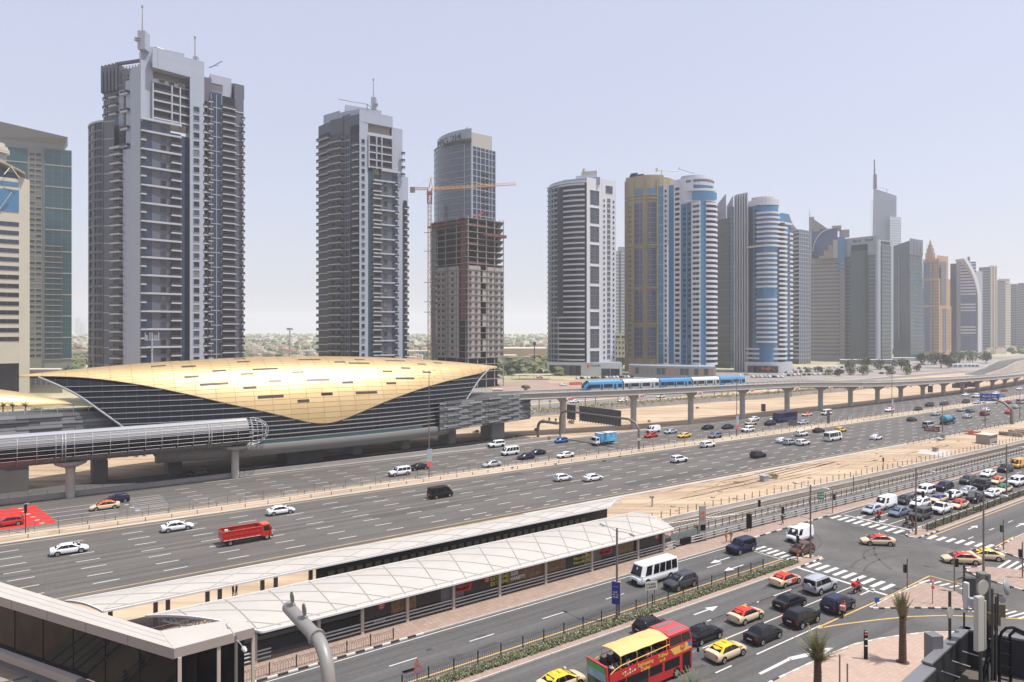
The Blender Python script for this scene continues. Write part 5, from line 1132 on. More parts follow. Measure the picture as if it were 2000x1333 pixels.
p = FR((1520, 511), (1534, 517), 1.5); T7.wall(p, 8, zt(514, 436), M_tg, 18, "glazing"); T7.balc(p, [q for q in fl(10, zt(514, 440), F7)], 1.5, 1.4, .1, M_blw, M_blw)
p = FR((1534, 518), (1541, 521)); T7.wall(p, 8, zt(518, 437), M_tgs, 18, "glazing"); T7.balc(FR((1540, 520), (1546, 523)), fl(10, zt(518, 450), F7), 1.3, 1.4, .1, M_blw, M_blw); T7.wall(FR((1540, 522), (1545, 525)), 8, zt(518, 438), M_tgb, 10, "glazing")
T7.wall(FR((1519, 514), (1541, 522)), zt(516, 436), zt(516, 416), M_tgs, 14, "upper_glazing"); T7.bands(FR((1519, 513), (1545, 523)), [zt(516, 438)], 1.5, 1.2, M_blw, "cornice")
T7.wall(FR((1460, 521), (1522, 512), 6, 8), zt(514, 402), zt(514, 391), M_blw, 16, "crown"); T7.wall(FR((1468, 524), (1512, 520), 4, 6), zt(520, 391), zt(520, 385), M_crm, 10, "plant_room"); T7.bands(FR((1459, 520), (1522, 510), 5, 8), [zt(514, 484)], 1.4, 1.0, M_blw, "cornice")
T7.wall(FR((1455, 514), (1548, 508), 5, 8), 0, 8.0, M_blw, 24, "podium"); qh = PZ(1488, 499).to_2d() - T7.o; scribble(T7.root, (qh.x, qh.y, 3.0), 10, .75, 1.9, mat("sign_red", (.6, .05, .03), .5)); T7.wins(FR((1465, 509), (1515, 503.5)), (.1, .3, .5, .7, .9), [.4], 7, 5, M_tg, M_lgy)
T8 = Tower("apartment_tower", "grey tower with stacked balconies and a curved horn-shaped crown", 1565, 640, cat="apartment tower")
p = FR((1543, 655), (1561, 640)); z = zt(648, 452); T8.wall(p, 0, z, M_tg, 20, "glazing"); T8.balc(p, fl(5, z, 3.8), 1.8, 1.3, .1, M_lgy, M_lgy)
p = FR((1561, 640), (1582, 652)); T8.wall(p, 0, zt(646, 450), M_mgy, 20, "glazing"); T8.bands(p, fl(5, zt(646, 452), 3.8), .7, .4, M_lgy, tiny=True); T8.mull(p, [i / 6 for i in range(7)], 0, zt(646, 450), .8, .5, M_lgy, "pier")
f = T8.rel(FR((1541, 652), (1564, 648))); b = MB()
for i in range(6):
 u0, u1 = i / 6, (i + 1) / 6; h = lambda u: zt(650, 450 - 32 * (1 - u) ** 2.4); a_, c_ = f[0].lerp(f[1], u0), f[0].lerp(f[1], u1)
 b.hexa([(a_.x, a_.y, z - 2), (c_.x, c_.y, z - 2), (c_.x, c_.y + 3, z - 2), (a_.x, a_.y + 3, z - 2)], [(a_.x, a_.y, h(u0)), (c_.x, c_.y, h(u1)), (c_.x, c_.y + 3, h(u1)), (a_.x, a_.y + 3, h(u0))], M_lgy)
b.build("horn_crown", T8.root)
T9 = Tower("apartment_tower", "beige tower with blue glass arch and slanted triangular top", 1615, 700, cat="apartment tower")
p = FR((1582, 715), (1650, 700)); z = zt(707, 460); T9.wall(p, 0, zt(707, 502), M_bge, 26); T9.wall(FR((1586, 713), (1636, 702)), zt(707, 504), zt(707, 447), M_tgv, 20, "glazing"); T9.wall(FR((1636, 702), (1650, 700)), zt(700, 530), zt(700, 463), M_tgs, 20, "glazing", mt=M_bge)
T9.wins(p, [.06 + .078 * i for i in range(12)], fl(6, zt(707, 512), 3.9), 2.2, 1.7, M_mgy, M_bge, tiny=True); T9.balc(FR((1641, 699), (1649, 698)), fl(6, zt(700, 512), 3.9), 1.2, 1.2, .1, M_bge, M_bge)
for i, y in enumerate((500, 490, 480, 470)): T9.wall(FR((1600 + 9 * i, 706 - 2 * i), (1636, 700)), zt(705, 506), zt(705, y), M_bge, 2, "step")
T9.wall(FR((1580, 717), (1590, 713)), 0, zt(715, 424), M_lgy, 14, "side_wall");
f = T9.rel(FR((1588, 712), (1622, 706))); b = MB(); z_ = zt(710, 452); b.add([(f[0].x, f[0].y, z_), (f[1].x, f[1].y, z_), (f[0].x, f[0].y, zt(710, 427)), (f[0].x, f[0].y + 8, z_), (f[1].x, f[1].y + 8, z_), (f[0].x, f[0].y + 8, zt(710, 427))], [(0, 1, 2), (5, 4, 3), (0, 3, 4, 1), (1, 4, 5, 2), (2, 5, 3, 0)], M_bge); b.build("triangular_top", T9.root)
b = MB(); pts_ = []
for i in range(15):
 a_ = math.pi / 2 * i / 14; px_ = 1588 + 38 * (1 - math.cos(a_)); py_ = 492 - 45 * math.sin(a_); q = PZ(px_, 701).to_2d() - T9.o; pts_.append((q.x, q.y, zt(701, py_)))
b.path(pts_, .6, M_bge, 5); b.build("arch_rib", T9.root)
b = MB(); q = PZ(1581.5, 712).to_2d() - T9.o; b.path([(q.x, q.y, zt(712, 425)), (q.x, q.y, zt(712, 408))], [.4, .15], M_steel, 5); b.build("spire", T9.root)
T9.wall(FR((1625, 712), (1643, 708)), zt(710, 450), zt(710, 441), M_bge, 8, "roof_cage"); T9.wall(FR((1640, 712), (1659, 708)), zt(710, 463), zt(710, 449), M_bge, 8, "roof_cage")
T11 = Tower("office_tower", "grey framed office tower with green glass centre, in front of the tallest pointed tower", 1700, 680, cat="office tower")
F11 = 3.9; p = FR((1646, 705), (1715, 676)); z = zt(690, 464); T11.wall(p, 0, z, M_mgy, 26, mt=M_lgy); T11.bands(sub(p, 0, .24), fl(5, zt(690, 505), F11), .5, .35, M_lgy); T11.bands(sub(p, .74, .95), fl(5, zt(690, 505), F11), .5, .35, M_lgy)
T11.wall(sub(p, .24, .72), 0, zt(690, 490), M_tgn, 3, "glazing", o=1.2); T11.wins(sub(p, .24, .72), [.1 + .16 * i for i in range(6)], fl(10, zt(690, 495), F11), 2.5, 2, M_tgt, M_tgn, tiny=True)
T11.wall(p, zt(690, 500), zt(684, 462), M_lgy, 10, "crown_frame", o=.3); T11.wall(sub(p, .25, .72), zt(690, 490), zt(690, 478), M_tg, 2, "crown_opening", o=.6)
T11.mull(p, (.97,), 0, zt(680, 462), 1.5, 1.6, M_lgy, "corner_pier")
p2 = FR((1715, 676), (1743, 690)); z = zt(683, 470); T11.wall(p2, 0, z, M_lgy, 24); T11.wall(sub(p2, .2, .85), 0, zt(683, 480), M_tgn, 2, "glazing", o=.8); T11.bands(sub(p2, .2, .85), fl(5, zt(683, 485), F11), .3, 1.0, M_lgy, tiny=True); T11.wall(sub(p2, .2, .8), zt(683, 478), zt(683, 472), M_tg, 2, "crown_opening", o=.4)
qn = at_u(p, .28) - T11.o; scribble(T11.root, (qn.x, qn.y - 1.5, zt(690, 474)), 5, 1.6, 3.4, M_rail, math.atan2((p[1] - p[0]).y, (p[1] - p[0]).x)); qn = at_u(p, .62) - T11.o; scribble(T11.root, (qn.x, qn.y - 1.5, zt(690, 474)), 5, 1.6, 3.4, M_rail, math.atan2((p[1] - p[0]).y, (p[1] - p[0]).x))
T10 = Tower("skyscraper", "tallest hazy skyscraper with slanted roof and needle spire in the distance", 1730, 1150, cat="skyscraper")
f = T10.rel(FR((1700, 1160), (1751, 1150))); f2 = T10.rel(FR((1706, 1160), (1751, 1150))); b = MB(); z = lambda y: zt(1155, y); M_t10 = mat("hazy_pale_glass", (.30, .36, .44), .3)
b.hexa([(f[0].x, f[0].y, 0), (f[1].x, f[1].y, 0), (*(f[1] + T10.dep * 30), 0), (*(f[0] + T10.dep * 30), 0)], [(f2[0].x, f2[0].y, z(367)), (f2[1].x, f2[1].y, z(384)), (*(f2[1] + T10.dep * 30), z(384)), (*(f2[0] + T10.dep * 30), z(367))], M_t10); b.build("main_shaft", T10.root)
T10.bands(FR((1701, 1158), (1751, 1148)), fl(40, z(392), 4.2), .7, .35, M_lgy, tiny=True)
T10.wall(FR((1738, 1140), (1760, 1150)), 0, z(426), M_t10, 26, "lower_wing"); T10.bands(FR((1738, 1140), (1760, 1150)), fl(40, z(430), 4.2), .9, .4, M_blw, tiny=True)
q = T10.rel([PZ(1707, 1150).to_2d(), PZ(1713, 1150).to_2d()]); b = MB(); b.hexa([(q[0].x, q[0].y, z(370)), (q[1].x, q[1].y, z(370)), (q[1].x, q[1].y + 3, z(370)), (q[0].x, q[0].y + 3, z(370))], [(q[0].x + .6, q[0].y, z(342)), (q[1].x - .6, q[0].y, z(342)), (q[1].x - .6, q[0].y + 3, z(342)), (q[0].x + .6, q[0].y + 3, z(342))], M_mgy); b.path([(q[0].x + 1.6, q[0].y + 1, z(343)), (q[0].x + 1.2, q[0].y + 1, z(313))], [1.2, .8], M_mgy, 6); b.build("spire", T10.root)
q = PZ(1732, 1150).to_2d() - T10.o; e = PZ(1714, 1150).to_2d() - T10.o; b = MB(); b.path([(q.x, q.y, z(378)), (q.x, q.y, z(371))], .5, M_steel, 4); b.path([(e.x, e.y, z(367)), (q.x + 4, q.y, z(372))], .4, M_steel, 4); b.build("roof_crane", T10.root)
T12 = Tower("office_tower", "dark blue glass tower with tapering sides left of the orange tower", 1775, 750, cat="office tower")
b = MB(); f = T12.rel([PZ(1745, 775).to_2d(), PZ(1779, 750).to_2d(), PZ(1806, 768).to_2d()]); g = T12.rel([PZ(1745, 775).to_2d(), PZ(1776, 750).to_2d(), PZ(1801, 768).to_2d()]); z1 = zt(760, 478)
m12 = mat("tapered_dark_glass", (.03, .05, .065), .12, spec=.7); bk = T12.dep * 26
b.hexa([(*f[0], 0), (*f[1], 0), (*(f[1] + bk), 0), (*(f[0] + bk), 0)], [(*g[0], z1), (*g[1], z1 + 3), (*(g[1] + bk), z1 + 3), (*(g[0] + bk), z1)], m12); b.hexa([(*f[1], 0), (*f[2], 0), (*(f[2] + bk), 0), (*(f[1] + bk), 0)], [(*g[1], z1 + 3), (*g[2], z1 - 2), (*(g[2] + bk), z1 - 2), (*(g[1] + bk), z1 + 3)], M_tgt); b.build("glass_shaft", T12.root)
p = FR((1777, 750), (1803, 766)); T12.bands(p, fl(5, zt(758, 500), 4.1), .4, .35, M_mgy, tiny=True); p = FR((1777, 749), (1800, 765)); T12.mull(p, [i / 8 for i in range(9)], zt(758, 500), zt(758, 468), .8, 1.2, M_lgy, "crown_fin"); T12.wall(FR((1779, 753), (1799, 767)), zt(758, 500), zt(758, 472), M_mgy, 12, "crown")
T12.mull(FR((1745, 774), (1779, 749)), (.35,), 20, zt(760, 497), .8, .7, M_lgy, "light_line")
T13 = Tower("apartment_tower", "orange-brown stepped tower with a round tiered spire top", 1830, 860, cat="apartment tower")
F13 = 4.0
for (a_, c_, y, y0) in (((1803, 880), (1834, 862), 506, 0), ((1834, 862), (1858, 878), 598, 0), ((1830, 864), (1852, 878), 500, 600), ((1834, 862), (1856, 877), 545, 600)):
 pp = FR(a_, c_); T13.wall(pp, 0, zt(870, y), M_org, 26, mt=M_org)
pp = FR((1803, 880), (1834, 862)); T13.wall(sub(pp, .05, .42), 5, zt(870, 512), M_tgv, 2, "glazing", o=.5); T13.wall(sub(pp, .58, .68), 5, zt(870, 512), M_mgy, 2, "glazing", o=.4); T13.wins(pp, (.5, .78, .92), fl(8, zt(870, 515), F13), 2.0, 1.9, M_mgy, M_org, tiny=True)
for y in (548, 600): T13.bands(pp, [zt(870, y)], 2.2, 1.0, M_org, "ledge")
pp = FR((1834, 862), (1857, 877)); T13.wall(sub(pp, .3, .6), 5, zt(870, 603), M_mgy, 2, "glazing", o=.4); T13.wins(pp, (.12, .75, .92), fl(8, zt(870, 603), F13), 2.0, 1.9, M_mgy, M_org, tiny=True); pp = FR((1834, 861), (1851, 873)); T13.wall(sub(pp, .2, .8), zt(870, 595), zt(870, 512), M_mgy, 2, "glazing", o=.3)
c_ = PZ(1817, 875).to_2d() - T13.o; z = lambda y: zt(875, y); b = MB(); b.path([(c_.x, c_.y, z(508)), (c_.x, c_.y, z(495))], 5.5, M_org, 12); b.path([(c_.x, c_.y, z(495)), (c_.x, c_.y, z(486))], 4.2, M_bge, 12); b.path([(c_.x, c_.y, z(486)), (c_.x, c_.y, z(479))], 2.8, M_org, 12); b.path([(c_.x, c_.y, z(479)), (c_.x, c_.y, z(474)), (c_.x, c_.y, z(468))], [1.6, 1.2, .2], M_org, 8); b.build("tiered_spire", T13.root)
T14 = Tower("office_tower", "pale tower with white curved sail edge and banded blue glass", 1890, 880, cat="office tower")
pp = FR((1856, 900), (1876, 888)); T14.wall(pp, 0, zt(894, 515), M_tgv, 20, "glazing"); T14.wall(FR((1868, 892), (1876, 888)), 0, zt(890, 513), M_lgy, 20)
pp = FR((1876, 888), (1906, 880)); T14.wall(pp, 0, zt(884, 512), M_tgv, 20, "glazing")
for ya, yb in ((515, 576), (592, 608), (636, 652), (682, 700)): T14.bands(pp, fl(zt(884, yb), zt(884, ya), 3.9), 1.6, .6, M_blw)
b = MB(); ring = []
for i in range(15):
 v = i / 14; y = 700 - 195 * v; x = 1914 - 28 * max(0, (v - .55) / .45) ** 2.2; q = PZ(x, 878).to_2d() - T14.o; ring.append([(q.x - 2.5, q.y, zt(878, y)), (q.x + 2.5, q.y + 1, zt(878, y)), (q.x + 2.5, q.y + 18, zt(878, y)), (q.x - 2.5, q.y + 18, zt(878, y))])
b.loft(ring, M_blw); b.build("sail_edge", T14.root); T14.wall(FR((1906, 885), (1919, 893)), 0, zt(888, 530), M_lgy, 16)
q = PZ(1892, 890).to_2d() - T14.o; b = MB(); b.path([(q.x, q.y, zt(890, 512)), (q.x, q.y, zt(890, 502))], 1.4, M_mgy, 6); b.build("roof_tank", T14.root)
def simple(name, label, px, Y, segs, fh=4.0, cat="tower"):
 T = Tower(name, label, px, Y, cat=cat)
 for (a_, c_, y, m, bm) in segs:
  pp = FR(a_, c_); z_ = zt((a_[1] + c_[1]) / 2, y); T.wall(pp, 0, z_, m, 22)
  if bm: T.bands(pp, fl(6, z_, fh), 1.1, .4, bm, tiny=True)
 return T
T = simple("apartment_tower", "hazy grey tower with cream curved edge, right of the sail-edged tower", 1930, 980, [((1912, 1000), (1934, 985), 522, M_mgy, M_lgy), ((1934, 985), (1944, 992), 521, M_crm, M_bge)])
T.mull(FR((1934, 984), (1946, 991)), (.1, .5, .9), 0, zt(988, 519), 1.6, 1.5, M_crm, "pier")
T = simple("apartment_tower", "hazy cream tower with rows of small windows, second from the right edge", 1960, 1050, [((1947, 1060), (1964, 1050), 547, M_lgy, M_bge), ((1963, 1050), (1974, 1058), 551, M_crm, M_bge)]); T.wall(FR((1950, 1050), (1972, 1050)), zt(1050, 549), zt(1050, 545), M_lgy, 14, "roof_slab")
T = simple("apartment_tower", "hazy blue-grey tower with pale banded edge near the right edge", 1982, 1120, [((1974, 1130), (1990, 1120), 555, M_mgy, M_lgy), ((1986, 1120), (1992, 1124), 556, M_lgy, M_blw)])
T = simple("apartment_tower", "hazy dark tower cut off by the right edge", 2000, 1080, [((1989, 1090), (2040, 1075), 553, M_mgy, M_lgy)])
B1 = Tower("office_tower", "teal glass office slab with cream ladder windows and overhanging roof, far left", 80, 450, cat="office tower")
p = FR((-20, 446), (140, 468)); zb1 = zt(462, 290); B1.wall(p, 0, zb1, mat("slab_grey_green", (.17, .175, .155), .6), 30)
w = sub(p, .15, .45); B1.wall(w, 12, zb1 - 2, M_tgt, 2, "glazing", o=.2); w2 = sub(p, .665, 1.0); B1.wall(w2, 12, zb1 - 1, M_tgt, 2, "glazing", o=.2)
B1.bands(w2, fl(12, zb1, 14.6), .7, .5, M_bge); B1.bands(w2, fl(12 + 3.65, zb1, 3.65), .15, .3, M_mgy); B1.balc(sub(w2, 0, .65), fl(12, zt(462, 470), 3.65), .7, .4, .7, M_bge)
B1.bands(w, fl(12, zb1, 14.6), .7, .5, M_bge); B1.mull(w2, (.3, .62), 12, zb1, .25, .35, M_mgy)
B1.wins(p, (.505, .585), fl(14, zb1 - 3, 3.65), 3.0, 1.7, M_tg, M_bge, fr=.15); B1.mull(p, (.645,), 0, zb1, .9, .5, M_mgy, "groove")
q = B1.rel(FR((-20, 446), (127, 466))); z_ = lambda py: zt(460, py); B1.wall(FR((-20, 446), (127, 466)), zb1, zt(460, 276), mat("cornice_grey", (.20, .195, .195), .6), 24, "attic")
b = MB(); bk = B1.dep * 24; n_ = Vector((.1, -1)) * 4; b.hexa([(*q[0], zb1 + 3), (*q[1], zb1 + 3), (*(q[1] + bk), zb1 + 3), (*(q[0] + bk), zb1 + 3)], [(*(q[0] + n_), z_(256) + 3), (*(q[1] + n_ + Vector((4, 0))), z_(271) + 1.5), (*(q[1] + bk + Vector((4, 0))), z_(271) + 1.5), (*(q[0] + bk), z_(256) + 3)], mat("cornice_grey", (.20, .195, .195), .6)); b.build("overhanging_roof", B1.root)
B0 = Tower("office_building", "cream office building with blue ribbon windows and arched roof canopy at left edge", 56, 330, cat="office building")
p = FR((-60, 318), (37, 330)); z0 = zt(330, 350); B0.wall(p, 0, z0, M_crm, 24); p2 = FR((37, 330), (58, 338)); B0.wall(p2, 0, zt(334, 349), M_crm, 24)
B0.wall(p, zt(330, 415), zt(330, 372), M_tgs, 2, "tall_glazing", o=.25); B0.wall(p, zt(330, 365), zt(330, 357), M_tgs, 2, "ribbon_window", o=.25)
zz = zt(330, 435)
while zz > 26: B0.wall(p, zz - 2.0, zz, M_tgb if zz > 60 else M_tg, 2, "ribbon_window", o=.2); B0.mull(p, (.25, .5, .75), zz - 2.0, zz, .12, .3, M_mgy); zz -= 4.25  # sky reflection put into glass colour: blue upper rows, dark lower rows
B0.wall(p, 0, 16, M_tg, 2, "lobby_glass", o=.3)
b = MB(); a_ = PZ(20, 327).to_2d() - B0.o; e = PZ(36, 330).to_2d() - B0.o; g = PZ(2, 325).to_2d() - B0.o; b.path([(g.x, g.y - .5, zt(327, 411)), (PZ(1, 325).x - B0.o.x, g.y - .5, zt(327, 411)), ((PZ(28, 328).to_2d() - B0.o).x, a_.y - .5, zt(328, 377))], .3, M_slab, 5); b.build("diagonal_brace", B0.root)
b = MB(); pts_ = []
for i in range(9):
 f_ = i / 8; px_ = -60 + 115 * f_; y = 307 + 30 * f_ ** 2; q = PZ(px_, 322 + 10 * f_).to_2d() - B0.o; e = q + B0.dep * 16; pts_.append([(q.x, q.y - 2, zt(326, y)), (q.x, q.y - 2, zt(326, y) + .8), (e.x, e.y, zt(326, y) + .8), (e.x, e.y, zt(326, y))])
b.loft(pts_, mat("arched_canopy", (.42, .34, .20), .5)); b.build("arched_canopy", B0.root)
b = MB()
for x0, x1, y0, y1 in ((8, 20, 342, 325), (20, 38, 325, 347)):
 q0, q1 = PZ(x0, 325).to_2d() - B0.o, PZ(x1, 328).to_2d() - B0.o; b.path([(q0.x, q0.y, zt(326, y0)), (q1.x, q1.y, zt(326, y1))], .25, M_crm, 5)
b.build("canopy_struts", B0.root); B0.wall(offs(p, -3), z0, zt(330, 336), M_tgb, 12, "penthouse_glazing")
c_ = PZ(-8, 335).to_2d() - B0.o; b = MB()
for i, (y0, y1, r) in enumerate(((345, 300, 4.2), (300, 297, 5.6), (296, 292, 5.4), (291, 287, 4.8), (286, 280, 3.6))): b.path([(c_.x, c_.y, zt(335, y0)), (c_.x, c_.y, zt(335, y1))], r, M_crm if i else M_lgy, 18)
b.build("round_turret", B0.root, smooth=40)
T5.wall(FR((1328, 479), (1354, 472)), zt(476, 402), zt(476, 352), M_blw, 14, "wall")
M_tyre = mat("tyre", (0.006, 0.006, 0.006), 0.8, spec=.2); M_rim = mat("alloy", (0.42, 0.42, 0.43), 0.35, 0.7)
M_vg = mat("car_glass", (0.006, 0.007, 0.009), 0.06, spec=0.4); M_hl = mat("headlight", (0.6, 0.62, 0.65), 0.15); M_tl = mat("taillight", (0.35, 0.01, 0.012), 0.25)
M_np = mat("number_plate", (0.6, 0.58, 0.5), 0.5); M_trim = mat("car_trim_black", (0.007, 0.007, 0.008), 0.5, spec=.25)
PC = dict(white=(.72, .73, .75), black=(.004, .004, .006), navy=(.007, .010, .042), silver=(.42, .45, .50), grey=(.055, .058, .068), darkgrey=(.022, .023, .027), cream=(.62, .50, .34),
  red=(.45, .02, .02), maroon=(.22, .02, .025), blue=(.03, .14, .40), bluegrey=(.16, .20, .28), yellow=(.75, .48, .02), orange=(.62, .30, .03), brown=(.11, .05, .03), olive=(.05, .055, .05),
  green=(.02, .25, .17), taxired=(.60, .045, .03), taxiyellow=(.75, .48, .03), taxiblue=(.03, .05, .30), taxiorange=(.65, .13, .03), teal=(.04, .15, .17), busblue=(.02, .025, .14), beige=(.45, .40, .33))
def paint(c): return mat("paint_" + c, PC[c], 0.28, 0.25 if c in ("silver", "grey", "bluegrey", "brown", "darkgrey") else 0.0, coat=0.2, spec=.3)
def body_rings(st):
 r = []
 for x, zb, zs, hw in st:
  h = [(hw * .88, zb), (hw * .99, zb + .16), (hw, zb + (zs - zb) * .55), (hw * .985, zs - .12), (hw * .90, zs - .01), (hw * .45, zs + .055)]
  r.append([(x, y, z) for y, z in h] + [(x, -y, z) for y, z in reversed(h)])
 return r
VK = {
 'sedan': dict(L=4.75, st=[(-2.36, .42, .74, .66), (-2.28, .30, .98, .82), (-1.9, .24, 1.03, .89), (-1.0, .20, .99, .91), (0, .19, .96, .915), (1.0, .20, .94, .91), (1.6, .22, .86, .89), (2.1, .26, .74, .85), (2.36, .36, .58, .68)],
   b=(-1.92, 1.42, .95, .81), t=(-1.0, .30, 1.46, .60), w=.34, wx=(-1.42, 1.42), win=((.07, .25), (.26, .58), (.595, .93))),
 'hatch': dict(L=4.3, st=[(-2.12, .42, .78, .70), (-2.05, .30, 1.02, .85), (-1.2, .22, 1.02, .90), (0, .20, .98, .91), (.9, .22, .94, .90), (1.5, .25, .84, .88), (1.95, .30, .72, .82), (2.12, .38, .58, .66)],
   b=(-2.03, 1.35, .98, .81), t=(-1.5, .2, 1.50, .62), w=.33, wx=(-1.28, 1.28), win=((.05, .27), (.285, .60), (.615, .92))),
 'suv': dict(L=4.8, st=[(-2.38, .50, .95, .78), (-2.30, .38, 1.16, .90), (-1.2, .30, 1.16, .95), (0, .28, 1.14, .96), (1.0, .30, 1.12, .95), (1.65, .32, 1.06, .93), (2.2, .38, .95, .88), (2.38, .50, .78, .74)],
   b=(-2.3, 1.38, 1.12, .87), t=(-1.85, .30, 1.72, .68), w=.39, wx=(-1.42, 1.45), win=((.04, .28), (.31, .60), (.62, .93))),
 'bigsuv': dict(L=5.0, st=[(-2.46, .52, 1.0, .86), (-2.40, .42, 1.22, .96), (-1.2, .34, 1.22, .98), (0, .32, 1.20, .985), (1.0, .34, 1.18, .98), (1.7, .36, 1.14, .96), (2.3, .42, 1.06, .92), (2.46, .52, .86, .82)],
   b=(-2.38, 1.15, 1.18, .92), t=(-2.25, .55, 1.90, .80), w=.41, wx=(-1.48, 1.52), win=((.03, .30), (.33, .62), (.64, .95))),
 'van': dict(L=4.85, st=[(-2.40, .40, 1.1, .86), (-2.36, .32, 1.18, .92), (-1.0, .28, 1.18, .94), (0.6, .28, 1.18, .94), (1.5, .28, 1.16, .94), (2.1, .32, 1.10, .91), (2.36, .38, .90, .82), (2.42, .46, .66, .70)],
   b=(-2.38, 2.12, 1.14, .90), t=(-2.32, 1.28, 2.16, .78), w=.34, wx=(-1.35, 1.55), win=((.74, .95),)),
 'winvan': dict(L=4.85, st=[(-2.40, .40, 1.1, .86), (-2.36, .32, 1.18, .92), (-1.0, .28, 1.18, .94), (0.6, .28, 1.18, .94), (1.5, .28, 1.16, .94), (2.1, .32, 1.10, .91), (2.36, .38, .90, .82), (2.42, .46, .66, .70)],
   b=(-2.38, 2.12, 1.14, .90), t=(-2.32, 1.28, 2.16, .78), w=.34, wx=(-1.35, 1.55), win=((.04, .24), (.27, .48), (.51, .71), (.74, .95))),
 'minibus': dict(L=7.0, st=[(-3.5, .40, 1.1, .95), (-3.45, .32, 1.3, 1.02), (-1.0, .30, 1.3, 1.03), (1.6, .30, 1.3, 1.03), (2.8, .32, 1.28, 1.03), (3.25, .36, 1.15, .98), (3.45, .42, 1.0, .90), (3.5, .5, .8, .82)],
   b=(-3.47, 3.28, 1.25, 1.0), t=(-3.42, 2.75, 2.62, .88), w=.42, wx=(-2.0, 2.15), win=((.03, .18), (.20, .35), (.37, .52), (.54, .69), (.74, .90))),
 'coach': dict(L=11.5, st=[(-5.75, .5, 1.4, 1.2), (-5.7, .4, 1.6, 1.25), (0, .35, 1.6, 1.27), (5.5, .4, 1.6, 1.25), (5.75, .5, 1.4, 1.15)],
   b=(-5.72, 5.7, 1.5, 1.24), t=(-5.68, 5.4, 3.4, 1.12), w=.5, wx=(-3.5, 3.6), win=tuple((.02 + .12 * i, .125 + .12 * i) for i in range(8))),
}
VCACHE = {}
def face_patch(b, q, u0, u1, v0, v1, o, m):
 q = [Vector(p) for p in q]; n = (q[1] - q[0]).cross(q[3] - q[0]).normalized()
 def P(u, v): return q[0].lerp(q[1], u).lerp(q[3].lerp(q[2], u), v) + n * o
 b.add([P(u0, v0), P(u1, v0), P(u1, v1), P(u0, v1)], [(0, 1, 2, 3)], m)
def vehicle(kind, col, roof=None, far=False, extra=()):
 """builds the parts of one kind and colour: list of (name, mesh, location, children)"""
 key = (kind, col, roof, far, tuple(extra))
 if key in VCACHE: return VCACHE[key]
 k = VK[kind]; pm = paint(col); rm = paint(roof) if roof else pm; out = []
 b = MB(); b.loft(body_rings(k['st']), pm)
 zb = .25
 for wx in k['wx']:
  for sy in (-1, 1):
   hw = max(s[3] for s in k['st']) * 1.0
   n = 12; pts = [(wx + k['w'] * 1.2 * math.cos(a), sy * (hw + .006), k['w'] + k['w'] * 1.2 * math.sin(a)) for a in [math.pi * i / n for i in range(n + 1)]]
   pts = [p if p[2] > .2 else (p[0], p[1], .2) for p in pts] + [(wx - k['w'] * 1.2, sy * (hw + .006), .2), (wx + k['w'] * 1.2, sy * (hw + .006), .2)]
   b.poly(pts if sy > 0 else pts[::-1], M_trim)
 xs = k['st']; b.box(xs[1][0] + .1, xs[-2][0] - .1, -xs[4 if len(xs) > 5 else 2][3] * .98, xs[4 if len(xs) > 5 else 2][3] * .98, .19, .30, M_trim)
 out.append(("body", b.mesh("body", 38), (0, 0, 0), ()))
 bx0, bx1, bz, bh = k['b']; tx0, tx1, tz, th = k['t']; bow = .05
 b = MB(); nb = 6; rings = []
 for i, (x0, x1, z, h) in enumerate([(bx0, bx1, bz - .05, bh), (bx0 * .35 + tx0 * .65, bx1 * .35 + tx1 * .65, bz + (tz - bz) * .66, bh * .36 + th * .64), (tx0 + .0, tx1 - .0, tz - .045, th), (tx0 + .14, tx1 - .16, tz, th * .86)]):
  rings.append([(x0, -h, z), (x0 + (x1 - x0) * .06, -h * 1.03, z), (x1 - (x1 - x0) * .08, -h * 1.03, z), (x1, -h * .9, z), (x1 + .05, 0, z), (x1, h * .9, z), (x1 - (x1 - x0) * .08, h * 1.03, z), (x0 + (x1 - x0) * .06, h * 1.03, z), (x0, h, z), (x0 - .04, 0, z)])
 rings.append([( x, y * .5, tz + .025) for x, y, z in rings[-1]])
 b.loft(rings, rm); out.append(("cabin", b.mesh("cabin", 35), (0, 0, 0), ()))
 B = lambda x, y: (x, y, bz - .05); T_ = lambda x, y: (x, y, tz - .045)
 def pane(name, q, u0, u1, v0, v1, o=.035):
  b = MB(); face_patch(b, q, u0, u1, v0, v1, o, M_vg); return (name, b.mesh(name), (0, 0, 0), ())
 out.append(pane("windscreen", [(bx1 + .03, -bh * .9, bz - .05), (bx1 + .03, bh * .9, bz - .05), (tx1 + .02, th * .9, tz - .045), (tx1 + .02, -th * .9, tz - .045)], .04, .96, .08, .90, .04))
 out.append(pane("rear_window", [(bx0 - .03, bh, bz - .05), (bx0 - .03, -bh, bz - .05), (tx0 - .02, -th, tz - .045), (tx0 - .02, th, tz - .045)], .08, .92, .14 if kind != 'sedan' else .10, .86, .035))
 for sy in (-1, 1):
  q = [(bx0, -bh * 1.03, bz - .05), (bx1, -bh * 1.03, bz - .05), (tx1, -th * 1.03, tz - .045), (tx0, -th * 1.03, tz - .045)] if sy < 0 else [(bx1, bh * 1.03, bz - .05), (bx0, bh * 1.03, bz - .05), (tx0, th * 1.03, tz - .045), (tx1, th * 1.03, tz - .045)]
  for a, c in k['win']:
   u0, u1 = (a, c) if sy < 0 else (1 - c, 1 - a); out.append(pane("side_window", q, u0, u1, .10, .90, .03))
 w = k['w']; hw = max(s[3] for s in k['st'])
 tm = MB(); tm.path([(0, -.11, 0), (0, .11, 0)], [w, w], M_tyre, 14); tm = tm.mesh("wheel", 40)
